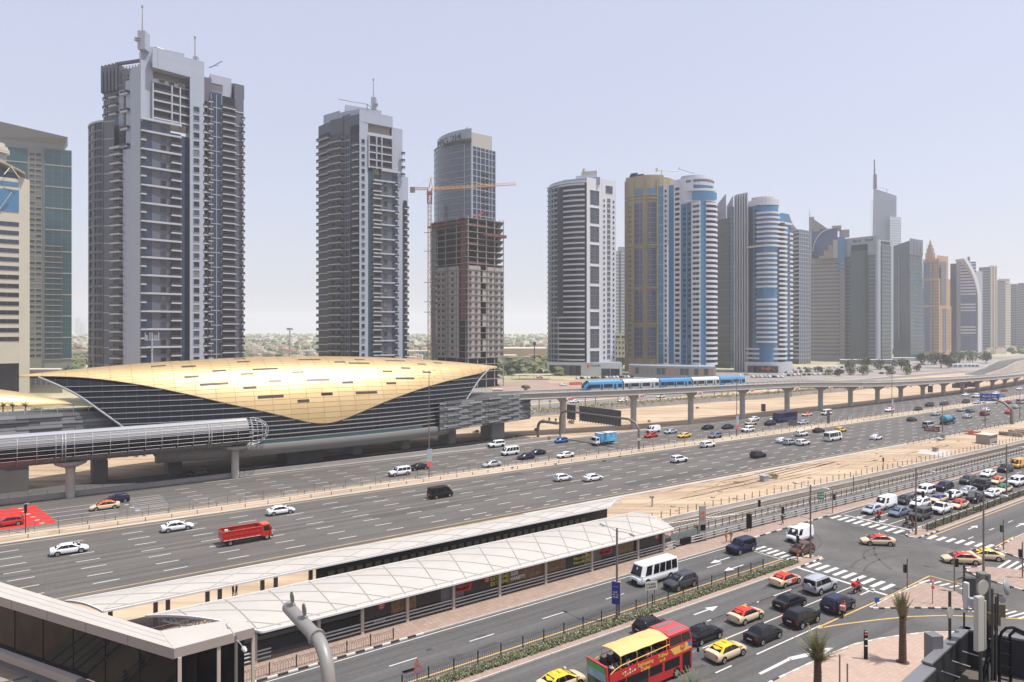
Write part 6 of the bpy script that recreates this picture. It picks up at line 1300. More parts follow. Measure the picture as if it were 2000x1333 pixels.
 rm_ = MB(); rm_.path([(0, -.118, 0), (0, .118, 0)], [w * .66, w * .66], M_rim, 10); rm_.path([(0, -.13, 0), (0, .13, 0)], [w * .2, w * .2], M_trim, 8); rm_ = rm_.mesh("rim", 40)
 for wx in k['wx']:
  for sy in (-1, 1): out.append(("wheel", tm, (wx, sy * (hw - .075), w), () if far else (("rim", rm_, (0, 0, 0)),)))
 f, r = k['st'][-2], k['st'][1]
 for sy in (-1, 1):
  b = MB(); b.hexa([(f[0] - .16, sy * f[3] * .62 - .16, f[2] - .22), (f[0] + .1, sy * f[3] * .62 - .16, f[2] - .24), (f[0] + .1, sy * f[3] * .62 + .16, f[2] - .24), (f[0] - .16, sy * f[3] * .62 + .16, f[2] - .22)], [(f[0] - .2, sy * f[3] * .62 - .16, f[2] - .02), (f[0] + .04, sy * f[3] * .62 - .16, f[2] - .08), (f[0] + .04, sy * f[3] * .62 + .16, f[2] - .08), (f[0] - .2, sy * f[3] * .62 + .16, f[2] - .02)], M_hl); out.append(("headlight", b.mesh("headlight"), (0, 0, 0), ()))
  zt_ = r[2] - .12; b = MB(); b.box(r[0] - .06, r[0] + .22, sy * r[3] * .80 - .16, sy * r[3] * .80 + .17, zt_ - (.16 if kind in ('sedan', 'hatch') else .34), zt_ + (.02 if kind != 'sedan' else 0), M_tl); out.append(("taillight", b.mesh("taillight"), (0, 0, 0), ()))
  if not far:
   b = MB(); b.box(bx1 - .32, bx1 - .12, sy * (bh + .12) - .1, sy * (bh + .12) + .1, bz + .02, bz + .17, pm); out.append(("wing_mirror", b.mesh("wing_mirror"), (0, 0, 0), ()))
 b = MB(); b.box(k['st'][-1][0] - .12, k['st'][-1][0] + .02, -f[3] * .55, f[3] * .55, .38, f[2] - .22, M_trim); out.append(("grille", b.mesh("grille"), (0, 0, 0), ()))
 if not far:
  b = MB(); b.box(r[0] - .09, r[0] - .05, -.26, .26, r[2] - .42, r[2] - .30, M_np); out.append(("number_plate", b.mesh("number_plate"), (0, 0, 0), ()))
 if roof and kind == 'sedan' and not far:
  b = MB(); b.box(-.36, -.14, -.24, .24, tz + .0, tz + .13, paint("taxiyellow")); out.append(("taxi_sign", b.mesh("taxi_sign"), (0, 0, 0), ()))
 if 'spare' in extra: b = MB(); b.path([(-2.42, 0, 1.05), (-2.62, 0, 1.05)], [.37, .37], paint("silver"), 16); out.append(("spare_wheel_cover", b.mesh("spare_wheel_cover", 40), (0, 0, 0), ()))
 if 'rails' in extra:
  for sy in (-1, 1): b = MB(); b.path([(tx0 + .2, sy * th * .92, tz + .05), (tx1 - .2, sy * th * .92, tz + .05)], .025, M_rim, 5); out.append(("roof_rail", b.mesh("roof_rail"), (0, 0, 0), ()))
 if 'livery' in extra:
  b = MB(); b.box(-.9, .95, -.925, -.905, .42, .88, paint("taxired")); b.box(-.8, -.1, -.93, -.926, .5, .82, paint("white")); out.append(("door_livery", b.mesh("door_livery"), (0, 0, 0), ()))
 VCACHE[key] = out; return out
def place(parts, name, label, cat, loc, rot, group=None):
 t = thing(name, label, cat, loc, rot, group)
 for nm, me, l, ch in parts:
  p = obj(nm, me, t, l)
  for n2, m2, l2 in ch: obj(n2, m2, p, l2)
 return t
FWD, BACK = ANG, ANG + math.pi
NAMEOF = dict(sedan=("car", "car"), hatch=("hatchback_car", "car"), suv=("suv", "car"), bigsuv=("large_suv", "car"), van=("panel_van", "van"), winvan=("passenger_van", "van"), minibus=("minibus", "minibus"), coach=("coach", "bus"))
def V(kind, col, px, py, rot, label, roof=None, extra=()):
 far = py < 915; nm, ct = NAMEOF[kind]
 if roof: nm, ct = "taxi", "taxi"
 g = "highway traffic" if py < 1100 and ST(G(px, py))[1] > 90 else "traffic at the junction"
 p = G(px, py, 0); p.z = .02
 return place(vehicle(kind, col, roof, far, extra), nm, label, ct, p, rot, g)
CARS = [
 ('sedan', 'white', 135, 1081, FWD, "white saloon car nearest the left edge on the near carriageway"),
 ('sedan', 'white', 346, 1036, FWD, "white saloon with dark windows just left of the red open truck"),
 ('sedan', 'white', 548, 1004, FWD, "white saloon ahead of the red truck, one lane further away"),
 ('winvan', 'black', 860, 972, FWD, "black people carrier alone in the middle of the near carriageway"),
 ('hatch', 'white', 1099, 939, FWD, "white hatchback with dark rear, left of a white saloon near the sand"),
 ('sedan', 'white', 1158, 939, FWD, "white saloon just right of the white hatchback, near carriageway"),
 ('suv', 'white', 1326, 903, FWD, "white SUV with silver wheels below the sign gantry foot"),
 ('suv', 'darkgrey', 1481, 894, FWD, "black boxy SUV alone near the lane edge left of the sand strip"),
 ('suv', 'white', 1382, 874, FWD, "white SUV hugging the central guard rail, right of the gantry"),
 ('sedan', 'white', 1528, 865, FWD, "white saloon first of three white cars side by side"),
 ('suv', 'silver', 1543, 869, FWD, "silver SUV between two white cars side by side"),
 ('suv', 'white', 1568, 870, FWD, "white SUV rightmost of three cars side by side"),
 ('suv', 'white', 1565, 852, FWD, "white SUV beside the central rail above the trio of pale cars"),
 ('sedan', 'black', 1599, 845, FWD, "black saloon on the near carriageway left of the yellow car"),
 ('hatch', 'yellow', 1642, 843.5, FWD, "small bright yellow hatchback beside the central guard rail"),
 ('minibus', 'white', 1627, 861, FWD, "white minibus with dark windows on the near highway carriageway"),
 ('sedan', 'white', 1711, 859, FWD, "white saloon alone right of the white highway minibus"),
 ('sedan', 'darkgrey', 1781, 823, FWD, "dark saloon alone left of the silver van, near carriageway"),
 ('winvan', 'silver', 1813, 836, FWD, "silver van seen from behind left of the blue truck"),
 ('sedan', 'silver', 1827, 812, FWD, "silver saloon above the blue truck by the central rail"),
 ('sedan', 'beige', 1877, 804, FWD, "beige saloon left of a dark green car, far right highway"),
 ('hatch', 'teal', 1895, 806, FWD, "dark green hatchback right of the beige saloon"),
 ('sedan', 'silver', 1889, 817, FWD, "silver saloon below the dark green hatchback"),
 ('suv', 'maroon', 1923, 812, FWD, "maroon SUV under the blue highway sign"),
 ('sedan', 'white', 1926, 804, FWD, "white saloon just above the maroon SUV"),
 ('sedan', 'silver', 1985, 798, FWD, "silver saloon at the far right beyond the sign gantry post"),
 ('winvan', 'silver', 1993, 789, FWD, "silver van cut near the right edge on the near carriageway"),
 ('sedan', 'maroon', 1968, 789, FWD, "dark red saloon behind the curved sign arm at right"),
 ('hatch', 'navy', 228, 982, BACK, "dark blue car hidden partly behind the cream taxi, left"),
 ('hatch', 'red', 17, 1027, BACK, "red hatchback on the red painted road at left edge"),
 ('bigsuv', 'white', 780, 929, BACK, "white SUV just left of the tall mast on the far carriageway"),
 ('sedan', 'black', 817, 918, BACK, "black saloon hidden partly by the tall mast"),
 ('sedan', 'silver', 960, 912, BACK, "pale silver saloon on the far carriageway below the white van"),
 ('winvan', 'white', 996, 889, BACK, "white passenger van on the far carriageway near the station end"),
 ('sedan', 'navy', 1027, 897, BACK, "navy saloon overlapped by another dark car, left one of the pair"),
 ('sedan', 'navy', 1049, 889, BACK, "dark blue saloon, right one of the overlapping pair"),
 ('bigsuv', 'white', 969, 874, BACK, "white SUV on the slip road under the clad end of the station"),
 ('sedan', 'white', 1104, 894, BACK, "white saloon right of the overlapping navy cars"),
 ('hatch', 'blue', 1096, 865, BACK, "bright blue hatchback in front of the first viaduct pier"),
 ('van', 'white', 1276, 845, BACK, "white panel van beyond the red saloon on the far carriageway"),
 ('sedan', 'red', 1271, 855, BACK, "red saloon in front of the white panel van"),
 ('sedan', 'silver', 1309, 847, BACK, "silver-white saloon between white van and yellow car"),
 ('sedan', 'black', 1382, 839, BACK, "black saloon on the far carriageway near the third viaduct pier"),
 ('suv', 'bluegrey', 1396, 856, BACK, "blue-grey SUV beside the central rail left of the banner mast"),
 ('sedan', 'darkgrey', 1421, 838, BACK, "dark saloon just left of the banner mast"),
 ('bigsuv', 'white', 1460, 844, BACK, "white SUV just right of the banner mast"),
 ('suv', 'beige', 1466, 831, BACK, "grey-brown SUV behind the white SUV near the banner mast"),
 ('sedan', 'white', 1472, 822, BACK, "white saloon furthest of three right of the banner mast"),
 ('suv', 'navy', 1504, 831, BACK, "navy SUV just left of the blue coach"),
 ('sedan', 'white', 1514, 822, BACK, "white saloon peeping out left of the blue coach"),
 ('winvan', 'white', 1614, 811, BACK, "white van on the far carriageway right of the red-roofed taxi"),
 ('sedan', 'silver', 1568, 829, BACK, "grey saloon below the red-roofed taxi, far carriageway"),
 ('sedan', 'white', 1737, 804, BACK, "white saloon passing behind the mast with red banner foot"),
 ('sedan', 'navy', 1793, 802, BACK, "navy saloon alone right of the banner mast, far carriageway"),
 ('suv', 'black', 1815, 794, BACK, "black SUV left one of two dark cars level with each other"),
 ('suv', 'navy', 1844, 792, BACK, "dark SUV right one of two dark cars level with each other"),
 ('suv', 'black', 1886, 788, BACK, "black SUV left of the blue highway sign"),
 ('sedan', 'white', 1886, 774, BACK, "white saloon furthest lane left above the blue sign"),
 ('bigsuv', 'white', 1906, 777, BACK, "white SUV just above the blue highway sign"),
 ('sedan', 'black', 1914, 773, BACK, "black car behind the white SUV above the blue sign"),
 ('sedan', 'silver', 1908, 789, BACK, "silver car half hidden below the blue sign"),
 ('sedan', 'white', 1945, 771, BACK, "white car above and right of the blue sign"),
 ('sedan', 'blue', 1957, 776, BACK, "blue saloon right of the blue highway sign"),
 ('sedan', 'maroon', 1961, 765, BACK, "dark red car far away near the viaduct piers"),
 ('sedan', 'white', 1991, 762, BACK, "white car furthest away at the right edge of the highway"),
 ('suv', 'grey', 1329, 1147, BACK, "dark grey SUV beside the white minibus by the tram stop"),
 ('bigsuv', 'navy', 1447, 1078, BACK, "large dark blue SUV leaving the zebra crossing by the tram stop"),
 ('van', 'white', 1562, 1056, BACK, "white high-roof panel van inside the junction"),
 ('hatch', 'brown', 1566, 1081, BACK, "brown crossover in front of the white panel van"),
 ('sedan', 'silver', 1704, 1002, BACK, "silver saloon first in the pavement-side lane of the queue"),
 ('van', 'white', 1730, 992, BACK, "white panel van second in the pavement-side lane of the queue"),
 ('hatch', 'grey', 1768, 983, BACK, "grey-brown hatchback right behind the queued white van"),
 ('bigsuv', 'white', 1806, 967, BACK, "white estate-like SUV fourth in the pavement-side lane"),
 ('suv', 'navy', 1844, 958, BACK, "black-blue SUV fifth in the pavement-side lane"),
 ('suv', 'grey', 1891, 945, BACK, "dark grey SUV sixth in the pavement-side lane"),
 ('sedan', 'white', 1930, 931, BACK, "white saloon seventh in the pavement-side lane"),
 ('suv', 'darkgrey', 1964, 922, BACK, "black SUV just in front of the yellow van"),
 ('van', 'orange', 1988, 914, BACK, "yellow-orange van at the back of the queue, right edge"),
 ('sedan', 'bluegrey', 1756, 1007, BACK, "blue-grey saloon first in the middle lane of the queue"),
 ('suv', 'white', 1797, 991, BACK, "white SUV behind the blue-grey saloon in the middle lane"),
 ('sedan', 'white', 1861, 973, BACK, "white saloon behind the blue-roofed taxi in the queue"),
 ('sedan', 'silver', 1890, 965, BACK, "silver saloon in the middle of the queue left of a black SUV"),
 ('bigsuv', 'black', 1917, 955, BACK, "big black SUV in the middle lane of the queue"),
 ('bigsuv', 'white', 1985, 949, BACK, "large white SUV in the queue by the right edge"),
 ('bigsuv', 'olive', 1798, 1014, BACK, "dark olive off-roader first in the median-side lane"),
 ('suv', 'black', 1905, 980, BACK, "black SUV behind the small road sign in the queue"),
 ('sedan', 'white', 1938, 970, BACK, "white saloon ahead of the green-roofed taxi"),
 ('bigsuv', 'silver', 1602, 1154, FWD, "silver off-roader with spare wheel waiting at the crossing", None, ('spare', 'rails')),
 ('sedan', 'black', 1543, 1185, FWD, "black saloon directly behind the silver off-roader's lane"),
 ('suv', 'navy', 1637, 1191, FWD, "dark blue SUV first in the third lane at the stop line"),
 ('suv', 'black', 1566, 1218, FWD, "black SUV with silver sill behind the dark blue SUV"),
 ('sedan', 'black', 1491, 1249, FWD, "black saloon left of the black SUV, second from the bus"),
 ('sedan', 'black', 1374, 1249, FWD, "black saloon partly hidden in front of the red bus"),
 ('hatch', 'black', 1272, 1233, FWD, "black hatchback beyond the double-decker's yellow awning"),
 ('sedan', 'cream', 205, 995, BACK, "cream taxi with orange roof by the red painted road", 'taxiorange'),
 ('sedan', 'yellow', 1336, 855, BACK, "yellow and cream taxi on the far highway carriageway", 'cream'),
 ('sedan', 'cream', 1576, 813, BACK, "cream taxi with orange roof right of the blue coach", 'taxiorange'),
 ('sedan', 'red', 1971, 809, FWD, "red and white taxi beside the sign gantry post", 'taxired'),
 ('sedan', 'cream', 1714, 1064, R(173), "red-roofed cream taxi crossing the middle of the junction", 'taxired'),
 ('sedan', 'cream', 1877, 1100, R(170), "red-roofed cream taxi leaving the side street, nearer of two", 'taxired'),
 ('sedan', 'cream', 1922, 1093, R(168), "yellow-roofed cream taxi in the side street behind another", 'taxiyellow'),
 ('sedan', 'cream', 1833, 981, BACK, "cream taxi with blue roof in the middle lane of the queue", 'taxiblue'),
 ('sedan', 'cream', 1948, 945, BACK, "cream taxi with orange-red roof far back in the queue", 'taxiorange'),
 ('sedan', 'cream', 1873, 992, BACK, "cream taxi with red roof behind the white pickup", 'taxired'),
 ('sedan', 'cream', 1960, 961, BACK, "cream taxi with green roof near the back of the queue", 'green'),
 ('sedan', 'cream', 1534, 1141, FWD, "red-roofed taxi with red door advert beside the flower median", 'taxired', ('livery',)),
 ('sedan', 'cream', 1457, 1211, FWD, "red-roofed cream taxi alone in the middle lane behind the black saloon", 'taxired'),
 ('sedan', 'cream', 1418, 1283, FWD, "yellow-roofed cream taxi right of the red bus", 'taxiyellow'),
 ('sedan', 'cream', 1096, 1344, FWD, "yellow-roofed taxi cut by the bottom edge behind the bus", 'taxiyellow'),
]
for c in CARS: V(*c)
V('minibus', 'white', 1277, 1134, BACK, "white minibus with blue-black windows on the local road by the tram stop")
c = V('coach', 'busblue', 1533, 824, BACK, "dark blue coach on the far highway carriageway")
sc_ = vehicle('hatch', 'black', None, True); place(sc_, "car", "black car in deep shade under the footbridge", "car", W(30, 160.5, .02), BACK, "highway traffic")
def boxes(m, *bx):
 b = MB()
 for q in bx: b.box(*q, m)
 return b
def pickup():
 out = list(vehicle('bigsuv', 'white')); pm = paint('white')
 out = [p for p in out if p[0] not in ('cabin', 'side_window', 'rear_window')]
 b = MB(); bx0, bx1, bz, bh, tx0, tx1, tz, th = -.75, 1.2, 1.13, .88, -.55, .5, 1.82, .72
 b.hexa([(bx0, -bh, bz), (bx1, -bh, bz), (bx1, bh, bz), (bx0, bh, bz)], [(tx0, -th, tz), (tx1, -th, tz), (tx1, th, tz), (tx0, th, tz)], pm); out.append(("cabin", b.mesh("cabin"), (0, 0, 0), ()))
 for q in ([(bx0, -bh, bz), (bx1, -bh, bz), (tx1, -th, tz), (tx0, -th, tz)], [(bx1, bh, bz), (bx0, bh, bz), (tx0, th, tz), (tx1, th, tz)]):
  for u in ((.06, .44), (.5, .92)): b = MB(); face_patch(b, q, *u, .1, .88, .02, M_vg); out.append(("side_window", b.mesh("side_window"), (0, 0, 0), ()))
 b = boxes(M_trim, (-2.3, -.85, -.8, .8, 1.2, 1.27)); out.append(("load_bed", b.mesh("load_bed"), (0, 0, 0), ()))
 b = boxes(pm, (-2.4, -.8, -.95, -.8, 1.2, 1.38), (-2.4, -.8, .8, .95, 1.2, 1.38), (-2.46, -2.36, -.95, .95, 1.0, 1.38)); out.append(("bed_side", b.mesh("bed_side"), (0, 0, 0), ()))
 return out
p = G(1838, 1002); p.z = .02; place(pickup(), "pickup_truck", "white double-cab pickup in the median-side lane of the queue", "pickup", p, BACK, "traffic at the junction")
def wheels(xs, hw, r):
 tm = MB(); tm.path([(0, -.14, 0), (0, .14, 0)], [r, r], M_tyre, 14); tm = tm.mesh("wheel", 40); rm = MB(); rm.path([(0, -.15, 0), (0, .15, 0)], [r * .55, r * .55], M_rim, 10); rm = rm.mesh("rim", 40)
 return [("wheel", tm, (x, s * hw, r), (("rim", rm, (0, 0, 0)),)) for x in xs for s in (-1, 1)]
def cab(x0, x1, hw, z0, z1, m, glass=M_vg):
 o = []; b = MB(); b.hexa([(x0, -hw, z0), (x1, -hw, z0), (x1, hw, z0), (x0, hw, z0)], [(x0, -hw * .94, z1), (x1 - .35, -hw * .92, z1), (x1 - .35, hw * .92, z1), (x0, hw * .94, z1)], m); o.append(("cab", b.mesh("cab"), (0, 0, 0), ()))
 b = MB(); face_patch(b, [(x1, -hw, z0), (x1, hw, z0), (x1 - .35, hw * .92, z1), (x1 - .35, -hw * .92, z1)], .06, .94, .45, .9, .02, glass); o.append(("windscreen", b.mesh("windscreen"), (0, 0, 0), ()))
 for q in ([(x0, -hw, z0), (x1, -hw, z0), (x1 - .35, -hw * .92, z1), (x0, -hw * .94, z1)], [(x1, hw, z0), (x0, hw, z0), (x0, hw * .94, z1), (x1 - .35, hw * .92, z1)]):
  b = MB(); face_patch(b, q, .2, .86, .48, .88, .02, glass); o.append(("side_window", b.mesh("side_window"), (0, 0, 0), ()))
 for s in (-1, 1):
  b = MB(); b.box(x1 - .03, x1 + .05, s * hw * .75 - .17, s * hw * .75 + .17, z0 + .12, z0 + .34, M_hl); o.append(("headlight", b.mesh("headlight"), (0, 0, 0), ()))
  b = MB(); b.box(x1 - .3, x1 - .2, s * (hw + .2) - .09, s * (hw + .2) + .09, z1 - .9, z1 - .4, M_trim); o.append(("wing_mirror", b.mesh("wing_mirror"), (0, 0, 0), ()))
 b = MB(); b.box(x1 - .05, x1 + .07, -hw, hw, z0 - .25, z0 + .05, M_trim); o.append(("bumper", b.mesh("bumper"), (0, 0, 0), ())); return o
rp = paint('red'); o = cab(2.0, 3.5, 1.1, .65, 2.4, rp) + wheels((-2.6, 2.7), .95, .45)
b = MB(); b.box(-3.6, 3.2, -.5, .5, .5, .8, M_trim); o.append(("chassis", b.mesh("chassis"), (0, 0, 0), ()))
b = MB(); b.box(-3.7, 1.85, -1.2, 1.2, .9, 1.0, mat("truck_bed", (.05, .04, .035), .9)); o.append(("bed_floor", b.mesh("bed_floor"), (0, 0, 0), ()))
for q in ((-3.7, 1.85, -1.25, -1.17), (-3.7, 1.85, 1.17, 1.25), (-3.78, -3.7, -1.25, 1.25), (1.85, 1.93, -1.25, 1.25)):
 b = MB(); b.box(*q, .9, 2.25, rp);
 if q[1] - q[0] > 1:
  for i in range(8): b.box(-3.65 + i * .76, -3.57 + i * .76, q[2] - .05, q[3] + .05, .9, 2.25, rp)
  b.box(q[0], q[1], q[2] - .05, q[3] + .05, 1.5, 1.58, rp); b.box(q[0], q[1], q[2] - .06, q[3] + .06, 2.18, 2.28, rp)
 o.append(("bed_side", b.mesh("bed_side"), (0, 0, 0), ()))
b = MB(); b.box(-3.7, 1.8, -1.29, -1.25, .92, 1.0, M_np); o.append(("reflective_strip", b.mesh("reflective_strip"), (0, 0, 0), ()))
random.seed(4)
for i in range(12):
 b = MB(); x, y = random.uniform(-3.2, 1.3), random.uniform(-.9, .9); b.box(x, x + random.uniform(.3, .8), y, y + .4, 1.0, random.uniform(1.5, 2.2), random.choice((M_kerbw, M_concd, M_trim, M_bge))); o.append(("load_item", b.mesh("load_item"), (0, 0, 0), ()))
p = G(482, 1058); p.z = .02; place(o, "open_truck", "red open-sided truck carrying scrap on the near carriageway", "truck", p, FWD, "highway traffic")
o = cab(2.2, 3.8, 1.05, .7, 2.4, paint('white')) + wheels((-2.4, 2.9), .95, .45)
b = MB(); b.box(-3.9, 3.4, -.5, .5, .5, .85, M_trim); o.append(("chassis", b.mesh("chassis"), (0, 0, 0), ()))
M_boxb = mat("truck_box_print", (.10, .38, .55), .4, var=.6, scale=.8, dark=(.03, .12, .30)); b = MB(); b.box(-4.0, 2.05, -1.2, 1.2, .95, 3.35, M_boxb); o.append(("cargo_box", b.mesh("cargo_box"), (0, 0, 0), ()))
b = MB(); b.box(-4.02, 2.07, -1.22, 1.22, 3.33, 3.40, paint('white')); o.append(("box_roof", b.mesh("box_roof"), (0, 0, 0), ()))
p = G(1178, 869); p.z = .02; place(o, "box_truck", "white-cabbed truck with blue printed cargo box under the gantry", "truck", p, BACK, "highway traffic")
o = cab(2.0, 3.5, 1.15, .65, 2.5, paint('blue')) + wheels((-2.6, -1.5, 2.7), .95, .48)
b = MB(); b.path([(-3.4, 0, 1.9), (-3.1, 0, 2.0), (1.4, 0, 2.0), (1.8, 0, 1.9)], [.5, 1.15, 1.15, .5], mat("tank_teal", (.05, .22, .30), .4), 14); o.append(("tank", b.mesh("tank", 40), (0, 0, 0), ()))
b = MB(); b.box(-3.6, 3.2, -.5, .5, .5, .9, M_trim); o.append(("chassis", b.mesh("chassis"), (0, 0, 0), ()))
p = G(1850, 829); p.z = .02; place(o, "tanker_truck", "blue and teal tanker truck seen from behind on the highway", "truck", p, FWD, "highway traffic")
def person_mesh(name, pose, shirt, legs, skin, hair, h=1.75):
 """one continuous skinned body; pose is joint -> position"""
 J = pose; order = ['pelvis', 'waist', 'chest', 'neck', 'head', 'crown', 'shL', 'elL', 'haL', 'shR', 'elR', 'haR', 'hiL', 'knL', 'anL', 'toL', 'hiR', 'knR', 'anR', 'toR']
 E = [(0, 1), (1, 2), (2, 3), (3, 4), (4, 5), (2, 6), (6, 7), (7, 8), (2, 9), (9, 10), (10, 11), (0, 12), (12, 13), (13, 14), (14, 15), (0, 16), (16, 17), (17, 18), (18, 19)]
 rad = dict(pelvis=.15, waist=.135, chest=.155, neck=.06, head=.095, crown=.085, sh=.07, el=.047, ha=.04, hi=.10, kn=.065, an=.045, to=.035)
 me = bpy.data.meshes.new(name); me.from_pydata([J[k] for k in order], E, []); o = bpy.data.objects.new("skin_tmp", me); COL.objects.link(o)
 md = o.modifiers.new("s", 'SKIN'); me.skin_vertices or None
 for i, k in enumerate(order):
  r = rad.get(k, rad.get(k[:2])); me.skin_vertices[0].data[i].radius = (r, r * (.8 if k in ('waist', 'chest', 'pelvis') else 1)) if k in rad else (r, r)
 me.skin_vertices[0].data[0].use_root = True
 sb = o.modifiers.new("b", 'SUBSURF'); sb.levels = 1; sb.render_levels = 1
 bpy.context.view_layer.update(); out = bpy.data.meshes.new_from_object(o.evaluated_get(bpy.context.evaluated_depsgraph_get())); bpy.data.objects.remove(o)
 out.materials.clear()
 for m in (shirt, legs, skin, hair): out.materials.append(m)
 hz_ = J['pelvis'][2]; hd = Vector(J['head'])
 for p in out.polygons:
  c = p.center; d = [(Vector(J[k]) - c).length for k in order]; k = order[d.index(min(d))]
  p.material_index = 3 if k == 'crown' or (k == 'head' and c.z > hd.z + .02 and c.x < hd.x - .02) else 2 if k in ('head', 'neck', 'haL', 'haR') else 1 if k[:2] in ('hi', 'kn', 'an', 'to') or (k == 'pelvis' and c.z < hz_) else 0
  p.use_smooth = True
 return out
def standing(stride=.0, arm=.0, s=1.0):
 P = dict(pelvis=(0, 0, .95), waist=(0, 0, 1.12), chest=(0, 0, 1.36), neck=(0, 0, 1.52), head=(.02, 0, 1.62), crown=(0, 0, 1.70), shL=(0, .19, 1.42), elL=(-.03 - arm, .24, 1.15), haL=(.08 - arm, .24, .90), shR=(0, -.19, 1.42), elR=(-.03 + arm, -.24, 1.15), haR=(.10 + arm, -.24, .92),
   hiL=(0, .1, .88), knL=(.05 + stride * .6, .1, .48), anL=(stride, .1, .08), toL=(stride + .15, .1, .04), hiR=(0, -.1, .88), knR=(.03 - stride * .3, -.1, .48), anR=(-stride, -.1, .09), toR=(-stride + .14, -.1, .04))
 return {k: tuple(x * s for x in v) for k, v in P.items()}
def cloth(n, c): return mat("cloth_" + n, c, .9)
M_skin = mat("skin", (.28, .16, .10), .6); M_hair = mat("hair_dark", (.015, .012, .01), .7); M_helm = mat("helmet", (.05, .05, .05), .3)
RID = dict(pelvis=(-.25, 0, .92), waist=(-.2, 0, 1.07), chest=(-.06, 0, 1.30), neck=(.02, 0, 1.46), head=(.06, 0, 1.56), crown=(.04, 0, 1.65), shL=(-.04, .19, 1.36), elL=(.14, .27, 1.14), haL=(.42, .28, 1.07), shR=(-.04, -.19, 1.36), elR=(.14, -.27, 1.14), haR=(.42, -.28, 1.07),
  hiL=(-.2, .12, .88), knL=(.2, .2, .72), anL=(.0, .2, .34), toL=(.14, .2, .30), hiR=(-.2, -.12, .88), knR=(.2, -.2, .72), anR=(.0, -.2, .34), toR=(.14, -.2, .30))
def motorbike(name_label, loc, rot, shirtc, boxc, with_box, rider_label):
 m = thing("motorcycle", name_label, "motorcycle", loc, rot, "delivery motorcycles")
 b = MB(); b.path([(.25, 0, .55), (.1, 0, .82), (-.1, 0, .80), (-.6, 0, .78)], [.12, .17, .12, .10], mat("bike_red", (.3, .02, .02), .4), 8); b.path([(.1, 0, .45), (-.35, 0, .42)], [.17, .15], M_trim, 8); b.build("frame", m, smooth=50)
 for x in (.68, -.65):
  b = MB(); b.path([(x, -.06, .31), (x, .06, .31)], [.31, .31], M_tyre, 14); w = b.build("wheel", m); b = MB(); b.path([(x, -.07, .31), (x, .07, .31)], [.17, .17], M_rim, 10); b.build("rim", w)
 b = MB(); b.path([(.68, 0, .31), (.42, 0, .98)], .035, M_rim, 6); b.build("fork", m); b = MB(); b.path([(.38, -.36, 1.04), (.44, 0, 1.0), (.38, .36, 1.04)], .022, M_trim, 5); b.build("handlebar", m)
 b = MB(); b.path([(.52, 0, .88), (.60, 0, .88)], [.10, .09], M_hl, 10); b.build("headlight", m)
 if with_box: tag_o = obj("delivery_box", boxes(boxc, (-1.0, -.52, -.27, .27, .88, 1.36)).mesh("delivery_box"), m)
 r = obj("person", person_mesh("person", RID, shirtc, cloth("black", (.02, .02, .022)), M_skin, M_helm), None, loc, rot, rider_label, "person", "motorcycle riders")
 b = MB(); b.path([(.05, 0, 1.50), (.05, 0, 1.56), (.05, 0, 1.66), (.04, 0, 1.72)], [.09, .13, .12, .04], M_helm, 12); b.build("helmet", r, smooth=60)
cr, cw, cbk = cloth("red", (.5, .02, .02)), cloth("white", (.5, .5, .5)), cloth("black", (.02, .02, .022))
for (px, py, rot, sh, bc, wb, l1, l2) in ((1675, 1158, FWD, cr, cr, True, "motorcycle stopped past the line at the near zebra crossing", "rider in red jacket waiting at the near zebra crossing"),
 (1648, 1203, FWD + .35, cr, mat("box_white_red", (.45, .25, .22), .6), True, "motorcycle with pale delivery box beside the dark blue SUV", "rider in red leaning on the motorcycle beside the dark blue SUV"),
 (1715, 1016, BACK, cr, cr, True, "motorcycle with red box ahead of the queued silver saloon", "rider with red top box ahead of the queued silver saloon"),
 (1769, 1028, BACK, cbk, cbk, False, "dark motorcycle ahead of the blue-grey saloon in the queue", "rider in black ahead of the blue-grey saloon"),
 (1781, 1031, BACK, cloth("maroon", (.2, .02, .04)), cbk, False, "dark motorcycle beside the lamp post at the head of the queue", "rider in maroon beside the lamp post at the head of the queue")):
 p = G(px, py); p.z = .02; motorbike(l1, p, rot, sh, bc, wb, l2)
bus = thing("double_decker_bus", "red open-top double-decker tour bus with yellow awning at the bottom", "bus", (0, 0, .02), FWD, "traffic at the junction")
fr = G(1349, 1312); bus.location = (fr.x - U[0] * 5.25 + N[0] * 1.15, fr.y - U[1] * 5.25 + N[1] * 1.15, .02)
M_br = mat("bus_red", (.45, .012, .015), .3, coat=.6); M_by = mat("awning_yellow", (.60, .42, .17), .7, var=.05, scale=1); M_brr = mat("bus_roof_red", (.50, .06, .07), .5); M_byl = mat("rail_yellow", (.65, .38, .08), .5)
HW = 1.25
b = MB(); b.hexa([(-5.3, -HW, .35), (5.3, -HW, .35), (5.3, HW, .35), (-5.3, HW, .35)], [(-5.3, -HW, 2.15), (5.35, -HW, 2.15), (5.35, HW, 2.15), (-5.3, HW, 2.15)], M_br); b.build("lower_deck", bus)
b = MB()
for y in (-HW, HW - .06): b.hexa([(-5.2, y, 2.15), (5.35, y, 2.15), (5.35, y + .06, 2.15), (-5.2, y + .06, 2.15)], [(-5.2, y, 2.75), (5.35, y, 3.0), (5.35, y + .06, 3.0), (-5.2, y + .06, 2.75)], M_br)
b.build("upper_side", bus); b = MB(); b.box(-5.2, 5.2, -HW + .06, HW - .06, 2.15, 2.2, M_trim); b.build("upper_floor", bus)
b = MB(); b.hexa([(-5.42, -HW, .35), (-5.22, -HW, .35), (-5.22, HW, .35), (-5.42, HW, .35)], [(-5.62, -HW, 3.45), (-5.40, -HW, 3.45), (-5.40, HW, 3.45), (-5.62, HW, 3.45)], M_br); b.build("rear_panel", bus)
